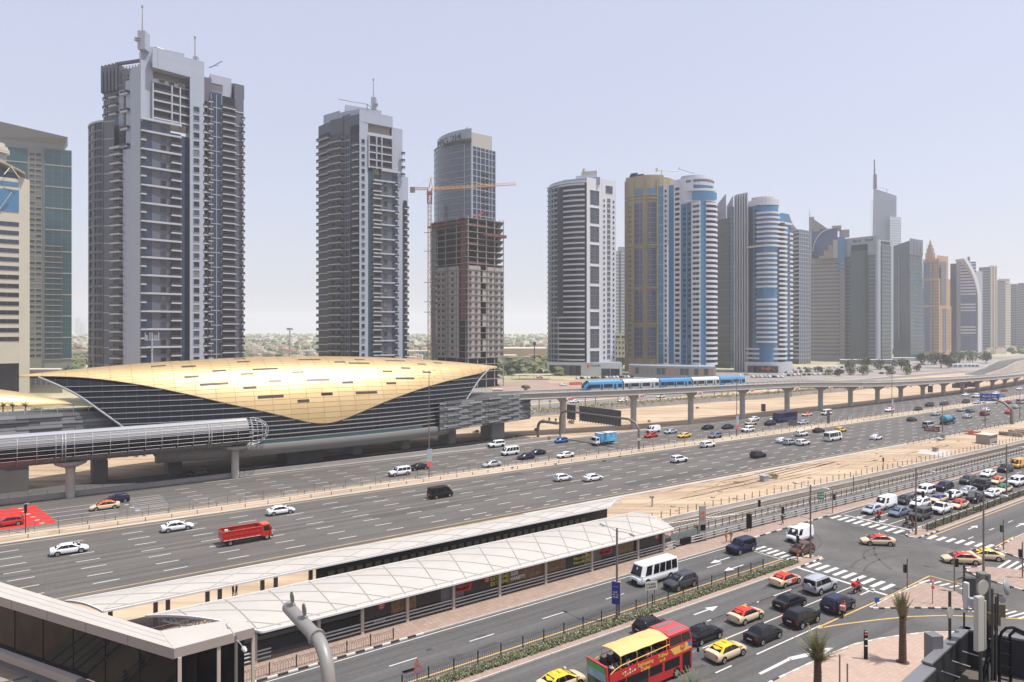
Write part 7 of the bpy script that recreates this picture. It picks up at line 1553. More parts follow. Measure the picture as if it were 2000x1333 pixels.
b = MB(); face_patch(b, [(-5.42, HW, .35), (-5.42, -HW, .35), (-5.62, -HW, 3.45), (-5.62, HW, 3.45)], .03, .97, .1, .97, .02, mat("rear_poster_foliage", (.10, .11, .05), .5, var=.9, scale=1.4, dark=(.02, .015, .01))); b.build("rear_poster", bus)
b = MB(); face_patch(b, [(-5.42, HW, .35), (-5.42, -HW, .35), (-5.62, -HW, 3.45), (-5.62, HW, 3.45)], .03, .97, .80, .97, .035, mat("poster_green", (.08, .35, .10), .5)); face_patch(b, [(-5.42, HW, .35), (-5.42, -HW, .35), (-5.62, -HW, 3.45), (-5.62, HW, 3.45)], .03, .97, .55, .80, .03, mat("poster_sky", (.25, .40, .45), .5, var=.3, scale=2)); b.build("poster_sky_band", bus)
b = MB(); b.hexa([(2.2, -HW, 3.0), (5.35, -HW, 3.0), (5.35, HW, 3.0), (2.2, HW, 3.0)], [(2.2, -HW * .95, 4.1), (5.0, -HW * .95, 4.1), (5.0, HW * .95, 4.1), (2.2, HW * .95, 4.1)], M_br); b.build("upper_cabin", bus)
b = MB(); b.loft([[(x, -HW * .97, z), (x, -HW * .7, z + .1), (x, HW * .7, z + .1), (x, HW * .97, z), (x, HW * .9, z - .1), (x, -HW * .9, z - .1)] for x, z in ((2.15, 4.1), (4.4, 4.12), (5.1, 4.02), (5.25, 3.9))], M_brr); b.build("cabin_roof", bus, smooth=30)
for y in (-.62, .62): b = MB(); b.box(2.5, 4.6, y - .2, y + .2, 4.2, 4.235, mat("roof_vent_grey", (.16, .15, .15), .5)); b.build("roof_strip", bus)
for q, us in (([(2.2, -HW, 3.0), (5.35, -HW, 3.0), (5.0, -HW * .95, 4.1), (2.2, -HW * .95, 4.1)], ((.05, .55), (.58, .96))), ([(5.35, HW, 3.0), (2.2, HW, 3.0), (2.2, HW * .95, 4.1), (5.0, HW * .95, 4.1)], ((.04, .42), (.45, .95)))):
 for u0, u1 in us: b = MB(); face_patch(b, q, u0, u1, .12, .82, .02, M_vg); b.build("upper_window", bus)
b = MB(); face_patch(b, [(5.35, -HW, 3.0), (5.35, HW, 3.0), (5.0, HW * .95, 4.1), (5.0, -HW * .95, 4.1)], .04, .96, .1, .85, .02, M_vg); b.build("upper_windscreen", bus)
b = MB(); b.box(5.36, 5.38, -1.15, 1.15, .9, 2.1, M_vg); b.build("windscreen", bus)
for x0, x1, z0 in ((-4.6, -3.3, 1.15), (-3.2, -.5, .85), (-.35, 1.3, 1.15), (1.6, 3.6, 1.1)):
 for y in (-HW - .015, HW): b = MB(); b.box(x0, x1, y, y + .015, z0, 1.95, M_vg); b.build("side_window", bus)
b = MB(); b.box(4.0, 5.1, -HW - .02, -HW, .45, 2.05, M_vg); b.build("door", bus)
b = MB(); b.add([(2.9, -HW - .012, 2.2), (5.3, -HW - .012, 2.3), (4.6, -HW - .012, 3.0), (2.3, -HW - .012, 2.9)], [(0, 1, 2, 3)], M_byl); b.build("yellow_flash", bus)
b = MB(); b.path([(4.0, -HW - .014, 2.72), (4.0, -HW - .03, 2.72)], [.34, .34], M_brr, 12); b.path([(5.0, -HW - .014, 2.75), (5.0, -HW - .03, 2.75)], [.24, .24], paint("blue"), 12); b.build("side_emblem", bus)
scribble(bus, (3.78, -HW - .035, 2.6), 3, .16, .26, M_byl)
lettering("Sightseeing", .44, M_byl, bus, (-.9, -HW - .03, 2.55)); lettering("Dubai", .5, M_byl, bus, (-.9, -HW - .03, 2.0 + .12)); scribble(bus, (.7, -HW - .03, 2.5), 6, .24, .34, M_byl, seed=5); scribble(bus, (.9, -HW - .03, 2.12), 3, .26, .3, M_byl, seed=9)
for i in range(6):
 for j in range(2):
  if i == 0 and j == 1: continue
  b = MB(); b.box(-3.75 + i * .29, -3.57 + i * .29, -HW - .03, -HW - .01, 2.35 + .04 * i - j * .28, 2.50 + .04 * i - j * .28, random.choice((M_pw, M_brr, M_byl, M_pw))); b.build("flag_badge", bus)
b = MB(); n = 10
ring = [[(x, y, 3.95 + .20 * (1 - (y / 1.2) ** 2) + dz2) for y in [-1.2 + 2.4 * j / 8 for j in range(9)]] + [(x, y, 3.91 + .20 * (1 - (y / 1.2) ** 2) + dz2) for y in [1.2 - 2.4 * j / 8 for j in range(9)]] for x, dz2 in [(-3.9 + 6.05 * i / 10, -.02 if i % 3 == 0 else .02) for i in range(11)]]
b.loft(ring, M_by); b.build("awning", bus, smooth=60)
for x in (-3.85, -1.9, -.1, 1.9):
 b = MB(); b.path([(x, -1.2, 2.8), (x, -1.22, 3.7), (x, -1.05, 3.96), (x, 0, 4.14), (x, 1.05, 3.96), (x, 1.22, 3.7), (x, 1.2, 2.8)], .028, M_byl, 5); b.build("awning_hoop", bus)
for y in (-1.24, 1.24): b = MB(); b.path([(-5.1, y, 2.75), (-4.5, y, 3.0), (-3.9, y, 3.15), (2.2, y, 3.35)], .04, M_byl, 5); b.build("side_rail", bus)
for i in range(9):
 for y in (-.75, .75):
  b = MB(); x = -4.9 + i * .8; b.box(x, x + .4, y - .4, y + .4, 2.5, 2.6, M_trim); b.box(x, x + .08, y - .4, y + .4, 2.6, 3.1, mat("seat_dark", (.05, .05, .055), .8)); b.build("seat", bus)
for nm, me, l, ch in wheels((-3.3, 3.2), 1.12, .5):
 q = obj(nm, me, bus, l); [obj(a, b_, q, c_) for a, b_, c_ in ch]
b = MB(); b.path([(5.35, -1.2, 2.6), (5.9, -1.45, 2.5), (5.95, -1.45, 2.1)], .035, M_trim, 5); b.box(5.88, 6.0, -1.55, -1.35, 1.75, 2.15, M_trim); b.build("wing_mirror", bus)
SIT = dict(RID); SIT = {k: (v[0] - (.0), v[1], v[2]) for k, v in RID.items()}
for i, (x, y, cc, l) in enumerate(((-4.5, -.75, (.55, .55, .55), "passenger in white at the open rear of the tour bus"), (-3.95, -.75, (.3, .2, .1), "passenger in tan just ahead of the rear passenger on the bus"), (-2.5, -.8, (.5, .48, .5), "passenger in pale top by the second awning hoop"), (-.1, -.8, (.5, .3, .3), "passenger in pink top leaning on the bus rail"), (.6, -.8, (.1, .1, .12), "passenger in dark top near the front of the awning"), (-.9, .7, (.1, .12, .2), "passenger in navy on the far side of the open deck"))):
 M = Matrix.Rotation(FWD, 4, 'Z'); w = M @ Vector((x, y, 0)); P = {k: (v[0] * .9, v[1] * .9, (v[2] - .92) * .95 + .42) for k, v in RID.items()}
 P.update(knL=(.25, .12, .40), knR=(.25, -.12, .40), anL=(.28, .12, .06), anR=(.28, -.12, .06), toL=(.38, .12, .03), toR=(.38, -.12, .03), haL=(.25, .2, .55), haR=(.25, -.2, .55))
 o = obj("person", person_mesh("person", P, cloth("pass%d" % i, cc), cbk, M_skin, M_hair), None, (bus.location.x + w.x, bus.location.y + w.y, 2.22), FWD, l, "person", "bus passengers")
PG = "cars parked in the lots below the towers"
lab = "tiny parked car in the crowded lots at the foot of the towers"
random.seed(11)
cols = ['white', 'white', 'silver', 'grey', 'black', 'maroon', 'beige', 'white', 'navy']
def small_parts(col):
 k = ('p', col)
 if k in VCACHE: return VCACHE[k]
 src = vehicle('sedan', col, None, True); VCACHE[k] = [p for p in src if p[0] in ('body', 'cabin', 'windscreen', 'rear_window', 'wheel')] + [p for p in src if p[0] == 'side_window']; return VCACHE[k]
ORD = "first second third fourth fifth sixth seventh eighth ninth tenth eleventh twelfth thirteenth fourteenth fifteenth sixteenth seventeenth eighteenth nineteenth twentieth twenty-first".split(); CNT = {}
def park(px, py, rot, lot="on its own near the elevated track"):
 p = G(px, py); p.z = .02; c = random.choice(cols); k = CNT[lot] = CNT.get(lot, -1) + 1
 place(small_parts(c), "parked_car", "tiny %s car, %s from the left %s" % (c, ORD[k % 21], lot), "car", p, rot, PG)
for x in range(1128, 1236, 7): park(x, 741 - (x - 1128) * .03, R(100), "below the round white tower")
for x in range(1470, 1530, 8): park(x, 738, R(95), "below the tower with grey fins")
for x in range(1530, 1640, 10): park(x, 735 - (x - 1530) * .03, R(80), "in the nearer lot beyond the train tail"); park(x + 4, 729 - (x - 1530) * .03, R(80), "in the further lot beyond the train tail")
for x in range(1560, 1700, 12): park(x, 721 - (x - 1560) * .02, R(80), "below the beige arch tower")
for x in range(1796, 1830, 6): park(x, 713, R(80), "below the orange tower")
for x in range(990, 1060, 8): park(x, 728, R(30), "under the carport roofs")
for x, y in ((1054, 739), (1448, 736), (1458, 733), (1190, 775), (1122, 787), (1216, 785), (1290, 777), (1120, 752), (1100, 754), (1700, 727), (1722, 731), (1735, 724)): park(x, y, FWD + (math.pi if y > 770 else 0))
M_leaf = mat("leaf_green", (.085, .115, .045), .7, var=.35, scale=.8); M_leaf2 = mat("leaf_olive", (.11, .125, .045), .7, var=.35, scale=.8); M_leafd = mat("leaf_dark", (.05, .07, .032), .7, var=.35, scale=.8)
M_palmg = mat("palm_green", (.10, .13, .045), .6, var=.3, scale=3); M_palmb = mat("palm_dry", (.22, .15, .08), .8, var=.3, scale=3); M_bark = mat("palm_bark", (.10, .06, .035), .9, var=.4, scale=6, bump=.6)
M_trunk = mat("tree_trunk", (.08, .055, .04), .9)
def crown_mesh(seed, r, h, n, leaf, mats, z0, blobs=7):
 rnd = random.Random(seed); b = MB(); cs_ = [(rnd.uniform(-.55, .55) * r, rnd.uniform(-.55, .55) * r, z0 + h * rnd.uniform(.2, .85), rnd.uniform(.35, .6) * r) for _ in range(blobs)]
 for i in range(n):
  c = rnd.choice(cs_); d = Vector((rnd.gauss(0, 1), rnd.gauss(0, 1), rnd.gauss(0, .75))).normalized() * c[3] * rnd.uniform(.55, 1.08)
  p = Vector(c[:3]) + d; a = Vector((rnd.gauss(0, 1), rnd.gauss(0, 1), rnd.gauss(0, 1))).normalized(); q = a.orthogonal().normalized(); s = leaf * rnd.uniform(.5, 1.2)
  b.add([p - a * s, p + q * s * .6, p + a * s, p - q * s * .6], [(0, 1, 2, 3)], rnd.choice(mats))
 return b.mesh("crown")
CROWN = [crown_mesh(i, 2.6, 3.0, 620, .34, m, .55) for i, m in enumerate(((M_leaf, M_leaf2, M_leafd), (M_leaf, M_leaf, M_leaf2), (M_leafd, M_leafd, M_leaf), (M_leaf2, M_leaf2, M_leaf)))]
b = MB(); b.path([(0, 0, 0), (.05, 0, 1.0), (.1, .05, 2.0)], [.16, .12, .08], M_trunk, 6); b.path([(.05, 0, 1.3), (.9, .2, 2.8)], [.08, .04], M_trunk, 5); b.path([(.05, 0, 1.4), (-.7, -.4, 3.0)], [.08, .04], M_trunk, 5); b.path([(.1, .05, 1.9), (.1, .8, 3.3)], [.07, .03], M_trunk, 5); TR = b.mesh("trunk")
def tree(px, py, s, k, label, group, cat="tree", name="tree", Y=None):
 p = G(px, py); t = thing(name, label, cat, p, random.uniform(0, 6), group); t.scale = (s, s, s * random.uniform(.85, 1.1)); obj("trunk", TR, t); obj("crown", CROWN[k % 4], t); return t
BUSH = [crown_mesh(20 + i, 1.0, .9, 260, .16, m, 0.05, 5) for i, m in enumerate(((M_leaf, M_leaf2), (M_leaf2, M_palmb)))]
def bush(px, py, s, k, label, group): p = G(px, py); o = obj("bush", BUSH[k], None, p, random.uniform(0, 6), label, "bush", group); o.scale = (s, s, s * .8)
random.seed(21)
g = "trees around the lots beside the round white tower"
for i, (px, py, s, k, d) in enumerate(((998, 716, 1.5, 2, "dark bushy tree left of the gap beside the building site"), (1014, 713, 1.6, 1, "green tree second from the building site"), (1030, 712, 1.7, 0, "green tree in front of the beige warehouse"), (1048, 710, 2.0, 1, "broad green tree nearest the round white tower"), (1062, 716, 1.8, 3, "olive tree touching the round white tower"), (1010, 724, 1.3, 3, "low olive tree above the carport roofs"), (1052, 722, 1.6, 3, "brownish tree behind the carport roofs"))):
 tree(px, py, s, k, d, g)
tree(1216, 718, 2.4, 1, "green tree in the gap below the low beige block", None)
t_ = tree(1026, 764, .95, 1, "flowering green shrub tree beyond the elevated track", None)
g = "trees below the towers at right"
dd = ["left", "small left", "dense", "tall", "pale", "brown", "wide dark", "broad", "spreading", "low", "round", "right", "far right"]
TX = [1578, 1598, 1618, 1640, 1662, 1684, 1660, 1690, 1715, 1735, 1760, 1738, 1772, 1838, 1800, 1822, 1872, 1900, 1926, 1790, 1858]
for i, (px, py, s, k) in enumerate(((1578, 731, 1.7, 0), (1598, 728, 2.0, 2), (1618, 733, 2.0, 3), (1640, 735, 2.6, 2), (1662, 733, 2.6, 3), (1684, 733, 2.8, 3), (1660, 724, 3.6, 2), (1690, 721, 3.8, 0), (1715, 722, 3.4, 3), (1735, 728, 2.6, 1), (1760, 722, 4.2, 2), (1738, 735, 1.8, 0), (1772, 732, 2.4, 3), (1838, 719, 5.2, 2), (1800, 711, 4.5, 2), (1822, 710, 4.8, 2), (1872, 709, 5, 3), (1900, 708, 4.5, 1), (1926, 710, 4.6, 0), (1790, 726, 2.2, 1), (1858, 715, 3.5, 2))):
 tree(px, py, s * .62, k, "hazy %s tree, %s from the left below the right-hand towers" % (("green", "leafy green", "dark", "olive")[k], sorted(TX).index(px) + 1 and ORD[sorted(TX).index(px)]), g)
g = "trees behind the left end of the station"
for px, py, s, k, d in ((160, 742, 2.4, 1, "bright green tree above the left tip of the gold shell"), (135, 745, 2.0, 3, "olive tree at the foot of the cream office building"), (96, 828, 1.3, 2, "dark tree seen under the left end arch"), (118, 833, 1.5, 2, "second dark tree seen under the left end arch"), (75, 822, 1.2, 0, "small green tree behind the small gold shell")): tree(px, py, s, k, d, g)
g = "young palms beside the frontage road"
def frond_mesh(seed, n, L, up, droop, w, mats, segs=6):
 rnd = random.Random(seed); b = MB()
 for i in range(n):
  a = rnd.uniform(0, 2 * math.pi); e = R(rnd.uniform(*up)); d = Vector((math.cos(a), math.sin(a), 0)); p = Vector((0, 0, 0)); l = L * rnd.uniform(.7, 1.1); m = rnd.choice(mats); side = Vector((-d.y, d.x, 0))
  prev = p
  for k in range(segs):
   e2 = e - droop * (k / segs) ** 1.5; q = prev + (d * math.cos(e2) + Vector((0, 0, 1)) * math.sin(e2)) * l / segs
   ww = w * (1 - k / segs) * l
   b.add([prev - side * .012, q - side * .01, q + side * .01, prev + side * .012], [(0, 1, 2, 3)], m)
   for sg in (-1, 1):
    for h in (0.15, .5, .85):
     r0 = prev.lerp(q, h); tip = r0 + side * sg * ww * rnd.uniform(.7, 1.2) + (q - prev).normalized() * ww * 1.0 + Vector((0, 0, -ww * rnd.uniform(-.1, .5))); b.add([r0, r0 + (q - prev) * .2, tip], [(0, 1, 2)], m)
   prev = q
 return b.mesh("fronds")
FR1 = frond_mesh(1, 26, 2.2, (5, 75), 1.3, .22, (M_palmg, M_leaf)); b = MB(); b.path([(0, 0, 0), (0, 0, 4.2)], [.20, .15], M_bark, 8); TK1 = b.mesh("trunk")
def palm(px, py, s, label, g, Y=None):
 p = G(px, py) if Y is None else PZ(px, Y, ZT(Y, py)); t = thing("palm_tree", label, "palm tree", p, random.uniform(0, 6), g); t.scale = (s, s, s); obj("trunk", TK1, t); obj("fronds", FR1, t, (0, 0, 4.15))
for i, px in enumerate((1053, 1143, 1163, 1207, 1221, 1238, 1290, 1345, 1395, 1410, 1422, 1500, 1520, 1545)):
 palm(px, 801 - (px - 1053) * .052, .95, "young palm behind the viaduct, %s along, %s" % (ORD[i], "left of the first pier" if px < 1100 else "between the first two piers" if px < 1236 else "between second and third piers" if px < 1350 else "between third and fourth piers" if px < 1447 else "right of the fourth pier"), g)
palm(1074, 800, .7, "short bright green palm left of the first pier", g)
for px, py, d in ((1500, 736, "left"), (1550, 736, "middle"), (1563, 737, "right")): palm(px, py, 1.0, "palm in the car lot right of the train, %s of three" % d, "palms in the car lot")
for px, d in ((6, "left one of three palms on the raised deck at left edge"), (25, "middle one of three palms on the raised deck at left edge"), (50, "right one of three palms on the raised deck at left edge")): palm(px, 826, .85, d, "palms on the raised deck", Y=150)
def trunk_mesh(h, r):
 rnd = random.Random(5); b = MB(); n = 34; b.path([(0, 0, h * i / n) for i in range(n + 1)], [r * (1.15 if i % 2 else .95) * (1.25 - .3 * i / n) for i in range(n + 1)], M_bark, 10)
 for i in range(160):
  z = h * rnd.uniform(.02, 1); a = rnd.uniform(0, 6.3); d = Vector((math.cos(a), math.sin(a), 0)); p = d * r * 1.05 + Vector((0, 0, z)); s = Vector((-d.y, d.x, 0)) * .05; L_ = .12 + .10 * (z > h * .85) * 2
  b.add([p - s, p + s, p + d * .08 + Vector((0, 0, L_))], [(0, 1, 2)], M_bark)
 return b.mesh("trunk")
FRA = frond_mesh(3, 78, 2.9, (32, 84), .45, .17, (M_palmg, M_palmg, M_palmb)); FRB = frond_mesh(4, 70, 2.5, (56, 86), .2, .15, (M_palmg, M_palmg, M_palmb))
pb = G(1763, 1296); t = thing("palm_tree", "slim date palm with bundled fronds standing on the front pavement", "palm tree", (pb.x, pb.y, .12)); hA = HC - (1205 - HZ) * pb.y / FP; t.location.z = .12; obj("trunk", trunk_mesh(hA - .2, .27), t); obj("fronds", FRB, t, (0, 0, hA - .3))
b = MB(); b.path([(0, 0, 0), (0, 0, .02)], [.55, .6], M_trunk, 14); b.build("tree_pit", t)
Yb = 58.5; pb = PZ(1597, Yb, .12); t = thing("palm_tree", "date palm with spread dry fronds at the bottom edge", "palm tree", pb); hB = ZT(Yb, 1292); obj("trunk", trunk_mesh(hB, .28), t); obj("fronds", FRA, t, (0, 0, hB - .2));
pb = PZ(1352, 44, 0); t = thing("palm_tree", "palm top with spread fronds cut by the bottom edge beside the bus", "palm tree", (pb.x, pb.y, .12)); hC = ZT(44, 1352); obj("trunk", trunk_mesh(hC, .25), t); obj("fronds", frond_mesh(8, 40, 1.6, (15, 75), .7, .16, (M_palmg, M_palmb, M_leaf)), t, (0, 0, hC - .1))
def hedge(f, s0, s1, z, w, h, n, mats, name="hedge", label="", flowers=None):
 rnd = random.Random(9); b = MB()
 for i in range(n):
  s = rnd.uniform(s0, s1); p = Vector((s, f(s) + rnd.uniform(-w, w), z + h * abs(rnd.gauss(.55, .25)))); a = Vector((rnd.gauss(0, 1), rnd.gauss(0, 1), rnd.gauss(0, 1))).normalized(); q = a.orthogonal().normalized(); k = .13 if h < 1 else .3
  m = flowers if flowers and rnd.random() < .16 else rnd.choice(mats); k2 = k * .55 if m is flowers else k; b.add([p - a * k2, p + q * k2 * .7, p + a * k2, p - q * k2 * .7], [(0, 1, 2, 3)], m)
 return b.build(name, None, (0, 0, 0), ANG, label=label, cat="plants", kind="stuff")
M_flw = mat("flower_white", (.5, .5, .38), .7)
hedge(lambda s: 54.0, 26, 86, .14, .6, .36, 12000, (M_leaf, M_leaf, M_leaf2, M_trunk), "flower_bed", "white-flecked low flower bed on the near median", M_flw)
hedge(lambda s: 50.7, 117, 200, .14, .6, .5, 9000, (M_leaf, M_leaf2, M_trunk), "flower_bed", "green low planting on the far median", M_flw)
hedge(lambda s: table([(150, 203), (205, 201.5), (280, 193), (380, 191)], s), 150, 420, 1.2, 1.8, 1.6, 9000, (M_leaf, M_leaf2), "hedge", "clipped hedge above the retaining wall behind the viaduct")
rw = thing("retaining_wall", "low concrete retaining wall behind the viaduct sand strip", "wall", (0, 0, 0), ANG); wl = [(128, 203), (150, 201.4), (205, 199.8), (245, 195), (282, 190.6), (360, 189.5), (430, 192)]
for (a, ta), (c, tc_) in zip(wl, wl[1:]):
 b = MB(); n = max(1, int((c - a) / 12))
 for i in range(n):
  f0, f1 = i / n, (i + 1) / n - .004; b = MB(); p0_, p1_ = (a + (c - a) * f0, ta + (tc_ - ta) * f0), (a + (c - a) * f1, ta + (tc_ - ta) * f1)
  b.hexa([(p0_[0], p0_[1], 0), (p1_[0], p1_[1], 0), (p1_[0], p1_[1] + .4, 0), (p0_[0], p0_[1] + .4, 0)], [(p0_[0], p0_[1] + .2, 1.9), (p1_[0], p1_[1] + .2, 1.9), (p1_[0], p1_[1] + .6, 1.9), (p0_[0], p0_[1] + .6, 1.9)], M_conc); b.build("wall_panel", rw)
NEARB = {(930, 848): 'left of the clad station end', (945, 845): 'just right of another by the clad station end', (870, 845): 'between two station columns', (1046, 842): 'right of the clad station end', (1115, 828): 'beside the first viaduct pier', (1268, 825): 'between second and third viaduct piers', (1362, 799): 'behind the third viaduct pier', (1000, 856): 'left by the road under the station end', (1010, 855): 'right by the road under the station end', (245, 893): 'first of three under the footbridge', (266, 893): 'second of three under the footbridge', (283, 891): 'third of three under the footbridge', (1511, 934): 'beside the grey cabinet', (1180, 902): 'in the reserve left of the gantry foot', (1210, 893): 'in the reserve at the gantry foot', (1000, 915): 'in the reserve below the pale saloon', (1085, 908): 'in the reserve below the white saloon'}
for px, py, s, k in ((930, 848, 1.3, 0), (945, 845, 1.0, 1), (870, 845, .8, 1), (1046, 842, 1.0, 1), (1115, 828, 1.4, 1), (1268, 825, .7, 0), (1362, 799, .9, 0), (1000, 856, .6, 0), (1010, 855, .7, 0), (245, 893, .9, 0), (266, 893, .9, 0), (283, 891, .8, 0), (1511, 934, 1.2, 1), (1180, 902, .5, 1), (1210, 893, .4, 1), (1000, 915, .5, 1), (1085, 908, .4, 1)):
 bush(px, py, s, k, "%s scrub tuft on bare sand, %s" % ("larger" if s > .9 else "small", NEARB[(px, py)]), "scrub tufts on the sand")
M_fb = mat("fence_black_green", (.015, .022, .02), .5)
def hoop_panel(L, z0, h):
 b = MB(); n = max(3, int(L / .24))
 for i in range(n):
  x0 = L * i / n; x1 = L * (i + 2) / n
  pts = [(x0, 0, z0), (x0, 0, z0 + h * .72), ((x0 * 3 + x1) / 4, 0, z0 + h * .93), ((x0 + x1) / 2, 0, z0 + h), ((x0 + x1 * 3) / 4, 0, z0 + h * .93), (x1, 0, z0 + h * .72)]
  if x1 <= L + .01: b.path(pts, .017, M_fb, 3, False)
  else: b.path(pts[:2], .017, M_fb, 3, False)
 b.path([(0, 0, z0 + .1), (L, 0, z0 + .1)], .014, M_fb, 3, False); return b.mesh("mesh_panel")
def hoop_fence(name, label, t, s0, s1, L, z0=.14, h=1.2, group=None):
 f = thing(name, label, "fence", (0, 0, 0), ANG, group); pm = MB(); pm.box(-.05, .05, -.05, .05, z0, z0 + h + .15, M_fb); pm = pm.mesh("post"); hp = hoop_panel(L, z0, h); s = s0
 while s < s1: obj("post", pm, f, (s, t, 0)); obj("mesh_panel", hp, f, (s, t, 0)); s += L
 obj("post", pm, f, (s, t, 0)); return f
hoop_fence("median_fence", "black hooped fence along the flowered near median", 54.9, 27, 80, 2.65)
hoop_fence("median_fence", "black hooped fence along the far median beyond the junction", 50.1, 116, 190, 2.9)
f1 = hoop_fence("pavement_fence", "black hooped railing on the pavement by the tram stop entrance", 64.45, 13.2, 30.5, 2.5, .13, 1.0)
def lamp(px, py, h, label, arm=2.0, r=.13, base=None, group="double-armed street lamps"):
 p = G(px, py) if base is None else base; t = thing("street_lamp", label, "street lamp", (p.x, p.y, .0), ANG, group)
 b = MB(); b.path([(0, 0, 0), (0, 0, 1.2), (0, 0, 1.25), (0, 0, h + .35)], [r * 1.25, r * 1.25, r, r * .8], M_polebr, 8); b.build("pole", t)
 for sg in (-1, 1):
  b = MB(); b.path([(0, 0, h), (0, sg * arm * .5, h + .18), (0, sg * arm, h + .22)], [.045, .04, .035], M_galv, 6); b.build("arm", t)
  b = MB(); y = sg * (arm + .35); b.path([(0, y - .45 * sg, h + .18), (0, y - .2 * sg, h + .2), (0, y + .25 * sg, h + .22), (0, y + .42 * sg, h + .2)], [.06, .17, .15, .05], mat("lamp_head", (.50, .50, .50), .4, .2), 8); o = b.build("lamp_head", t, smooth=40)
 return t
l1 = lamp(1205, 1217, 10.0, "double-armed street lamp with blue banner on the near median")
Y4 = 55; lamp(460, 0, 9.3, "double-armed street lamp in front of the entrance building", base=PZ(461, 50, 0)); lamp(1583, 1092, 10.0, "double-armed street lamp at the near median tip holding signals"); lamp(1789, 1046, 10.1, "double-armed street lamp at the head of the queue"); lamp(1966, 975, 9.9, "double-armed street lamp on the far median, right edge"); lamp(1921, 1122, 10.5, "tall lamp pole on the kerbed island behind the antennas")
bn = G(1205, 1217); bt_ = thing("banner", "blue lamp post banner with white lettering beside the minibus", "banner", (bn.x, bn.y, 0), R(-22))
b = MB(); b.box(-.52, .38, -.24, -.16, 2.1, 4.5, mat("banner_blue", (.015, .03, .22), .5)); b.build("face", bt_); b = MB(); b.box(-.56, .42, -.16, .16, 2.06, 4.54, M_galv); b.build("frame", bt_)
for i, (tx) in enumerate(("YOU'RE", "BETTER OFF", "IN MARINA")): scribble(bt_, (-.42, -.26, 3.35 - i * .27), 4 + (i > 0), .13, .19, M_kerbw, seed=i)
scribble(bt_, (-.4, -.26, 4.0), 7, .09, .08, M_galv, seed=7)
def mast(px, py, h, label, banner=False):
 p = G(px, py); t = thing("lighting_mast", label, "light mast", (p.x, p.y, 0), ANG, "tall highway lighting masts")
 b = MB(); b.path([(0, 0, 0), (0, 0, h * .25), (0, 0, h)], [.16, .13, .075], M_polebr, 8); b.build("pole", t)
 for z, w in ((h, 1.3), (h - 1.5, 1.3)):
  b = MB(); b.path([(-w, 0, z), (w, 0, z)], .04, M_galv, 5); b.build("crossarm", t)
  for sg in (-1, 1): b = MB(); b.box(sg * w - .25, sg * w + .25, -.18, .18, z - .04, z + .1, M_galv); b.build("lamp_head", t)
 if banner:
  b = MB(); b.box(-.6, .6, -.25, -.19, 2.6, 6.4, mat("banner_grey", (.30, .36, .40), .5)); b.build("banner_panel", t); b = MB(); b.box(-.6, .6, -.26, -.25, 2.6, 3.7, M_badge); b.build("banner_foot", t)
mast(838, 935, 23.3, "tall lighting mast with banner in front of the gold shell", True); mast(1439, 854, 18, "tall mast with banner right of the train tail", True); mast(1742, 813, 16.3, "tall mast with red-footed banner near the far carriageway", True)
mast(1841, 850, 10.2, "mast on the sand left of the blue truck"); mast(1924, 833, 11.4, "mast on the sand under the blue highway sign"); mast(1992, 818, 11.4, "mast nearest the right edge by the highway")
p = G(50, 1036 + 6); t = thing("camera_pole", "black camera pole between the carriageways at left", "camera pole", (p.x, p.y, 0)); b = MB(); b.path([(0, 0, 0), (0, 0, 4.6)], .06, M_black, 6); b.build("pole", t); b = MB(); b.box(-.14, .14, -.14, .14, 3.2, 4.5, M_black); b.build("housing", t); b = MB(); b.path([(-.1, 0, 4.6), (.5, 0, 4.7)], .12, M_galv, 6); b.build("camera", t)
p = PZ(297, 215); t = thing("antenna_mast", "pale pole with a ring of panel antennas behind the gold shell", "antenna mast", (p.x, p.y, 0)); zt0 = ZT(215, 664); b = MB(); b.path([(0, 0, 0), (0, 0, zt0 + 2)], [.4, .25], M_lgy, 8); b.build("pole", t)
b = MB(); b.path([(1.9 * math.cos(a), 1.9 * math.sin(a), zt0) for a in [i * math.pi / 6 for i in range(13)]], .07, M_lgy, 5); b.path([(-2, 0, zt0), (2, 0, zt0)], .07, M_lgy, 5); b.path([(0, -2, zt0), (0, 2, zt0)], .07, M_lgy, 5); b.build("ring", t)
for i in range(9): a = i * 2 * math.pi / 9; b = MB(); b.box(-.14, .14, -.1, .1, 0, 2.6 if i % 2 else 1.8, M_lgy); b.build("panel_antenna", t, (1.9 * math.cos(a), 1.9 * math.sin(a), zt0 - .3), a)
p = PZ(566, 520); t = thing("lamp_mast", "pale high mast far behind the station between the towers", "mast", (p.x, p.y, 0)); b = MB(); b.path([(0, 0, 0), (0, 0, ZT(520, 641))], [.5, .35], M_lgy, 8); b.build("pole", t); b = MB(); b.path([(0, 0, ZT(520, 645)), (0, 0, ZT(520, 641))], 2.3, M_lgy, 10); b.build("light_ring", t)
p = PZ(1044, 560); t = thing("lamp_mast", "dark high mast left of the round white tower", "mast", (p.x, p.y, 0)); b = MB(); b.path([(0, 0, 0), (0, 0, ZT(560, 668))], [.4, .3], M_steeld, 8); b.build("pole", t); b = MB(); b.path([(0, 0, ZT(560, 675)), (0, 0, ZT(560, 668))], [1.6, 1.0], M_steeld, 8); b.build("light_ring", t)
M_sig = mat("signal_housing", (.012, .02, .016), .5)
def head(parent, loc, rot=0):
 b = MB(); b.box(-.17, .17, -.13, .13, -.5, .5, M_sig)
 for z in (-.32, 0, .32): b.path([(0, -.13, z), (0, -.26, z + .02)], .11, M_black, 8)
 return b.build("signal_head", parent, loc, rot)
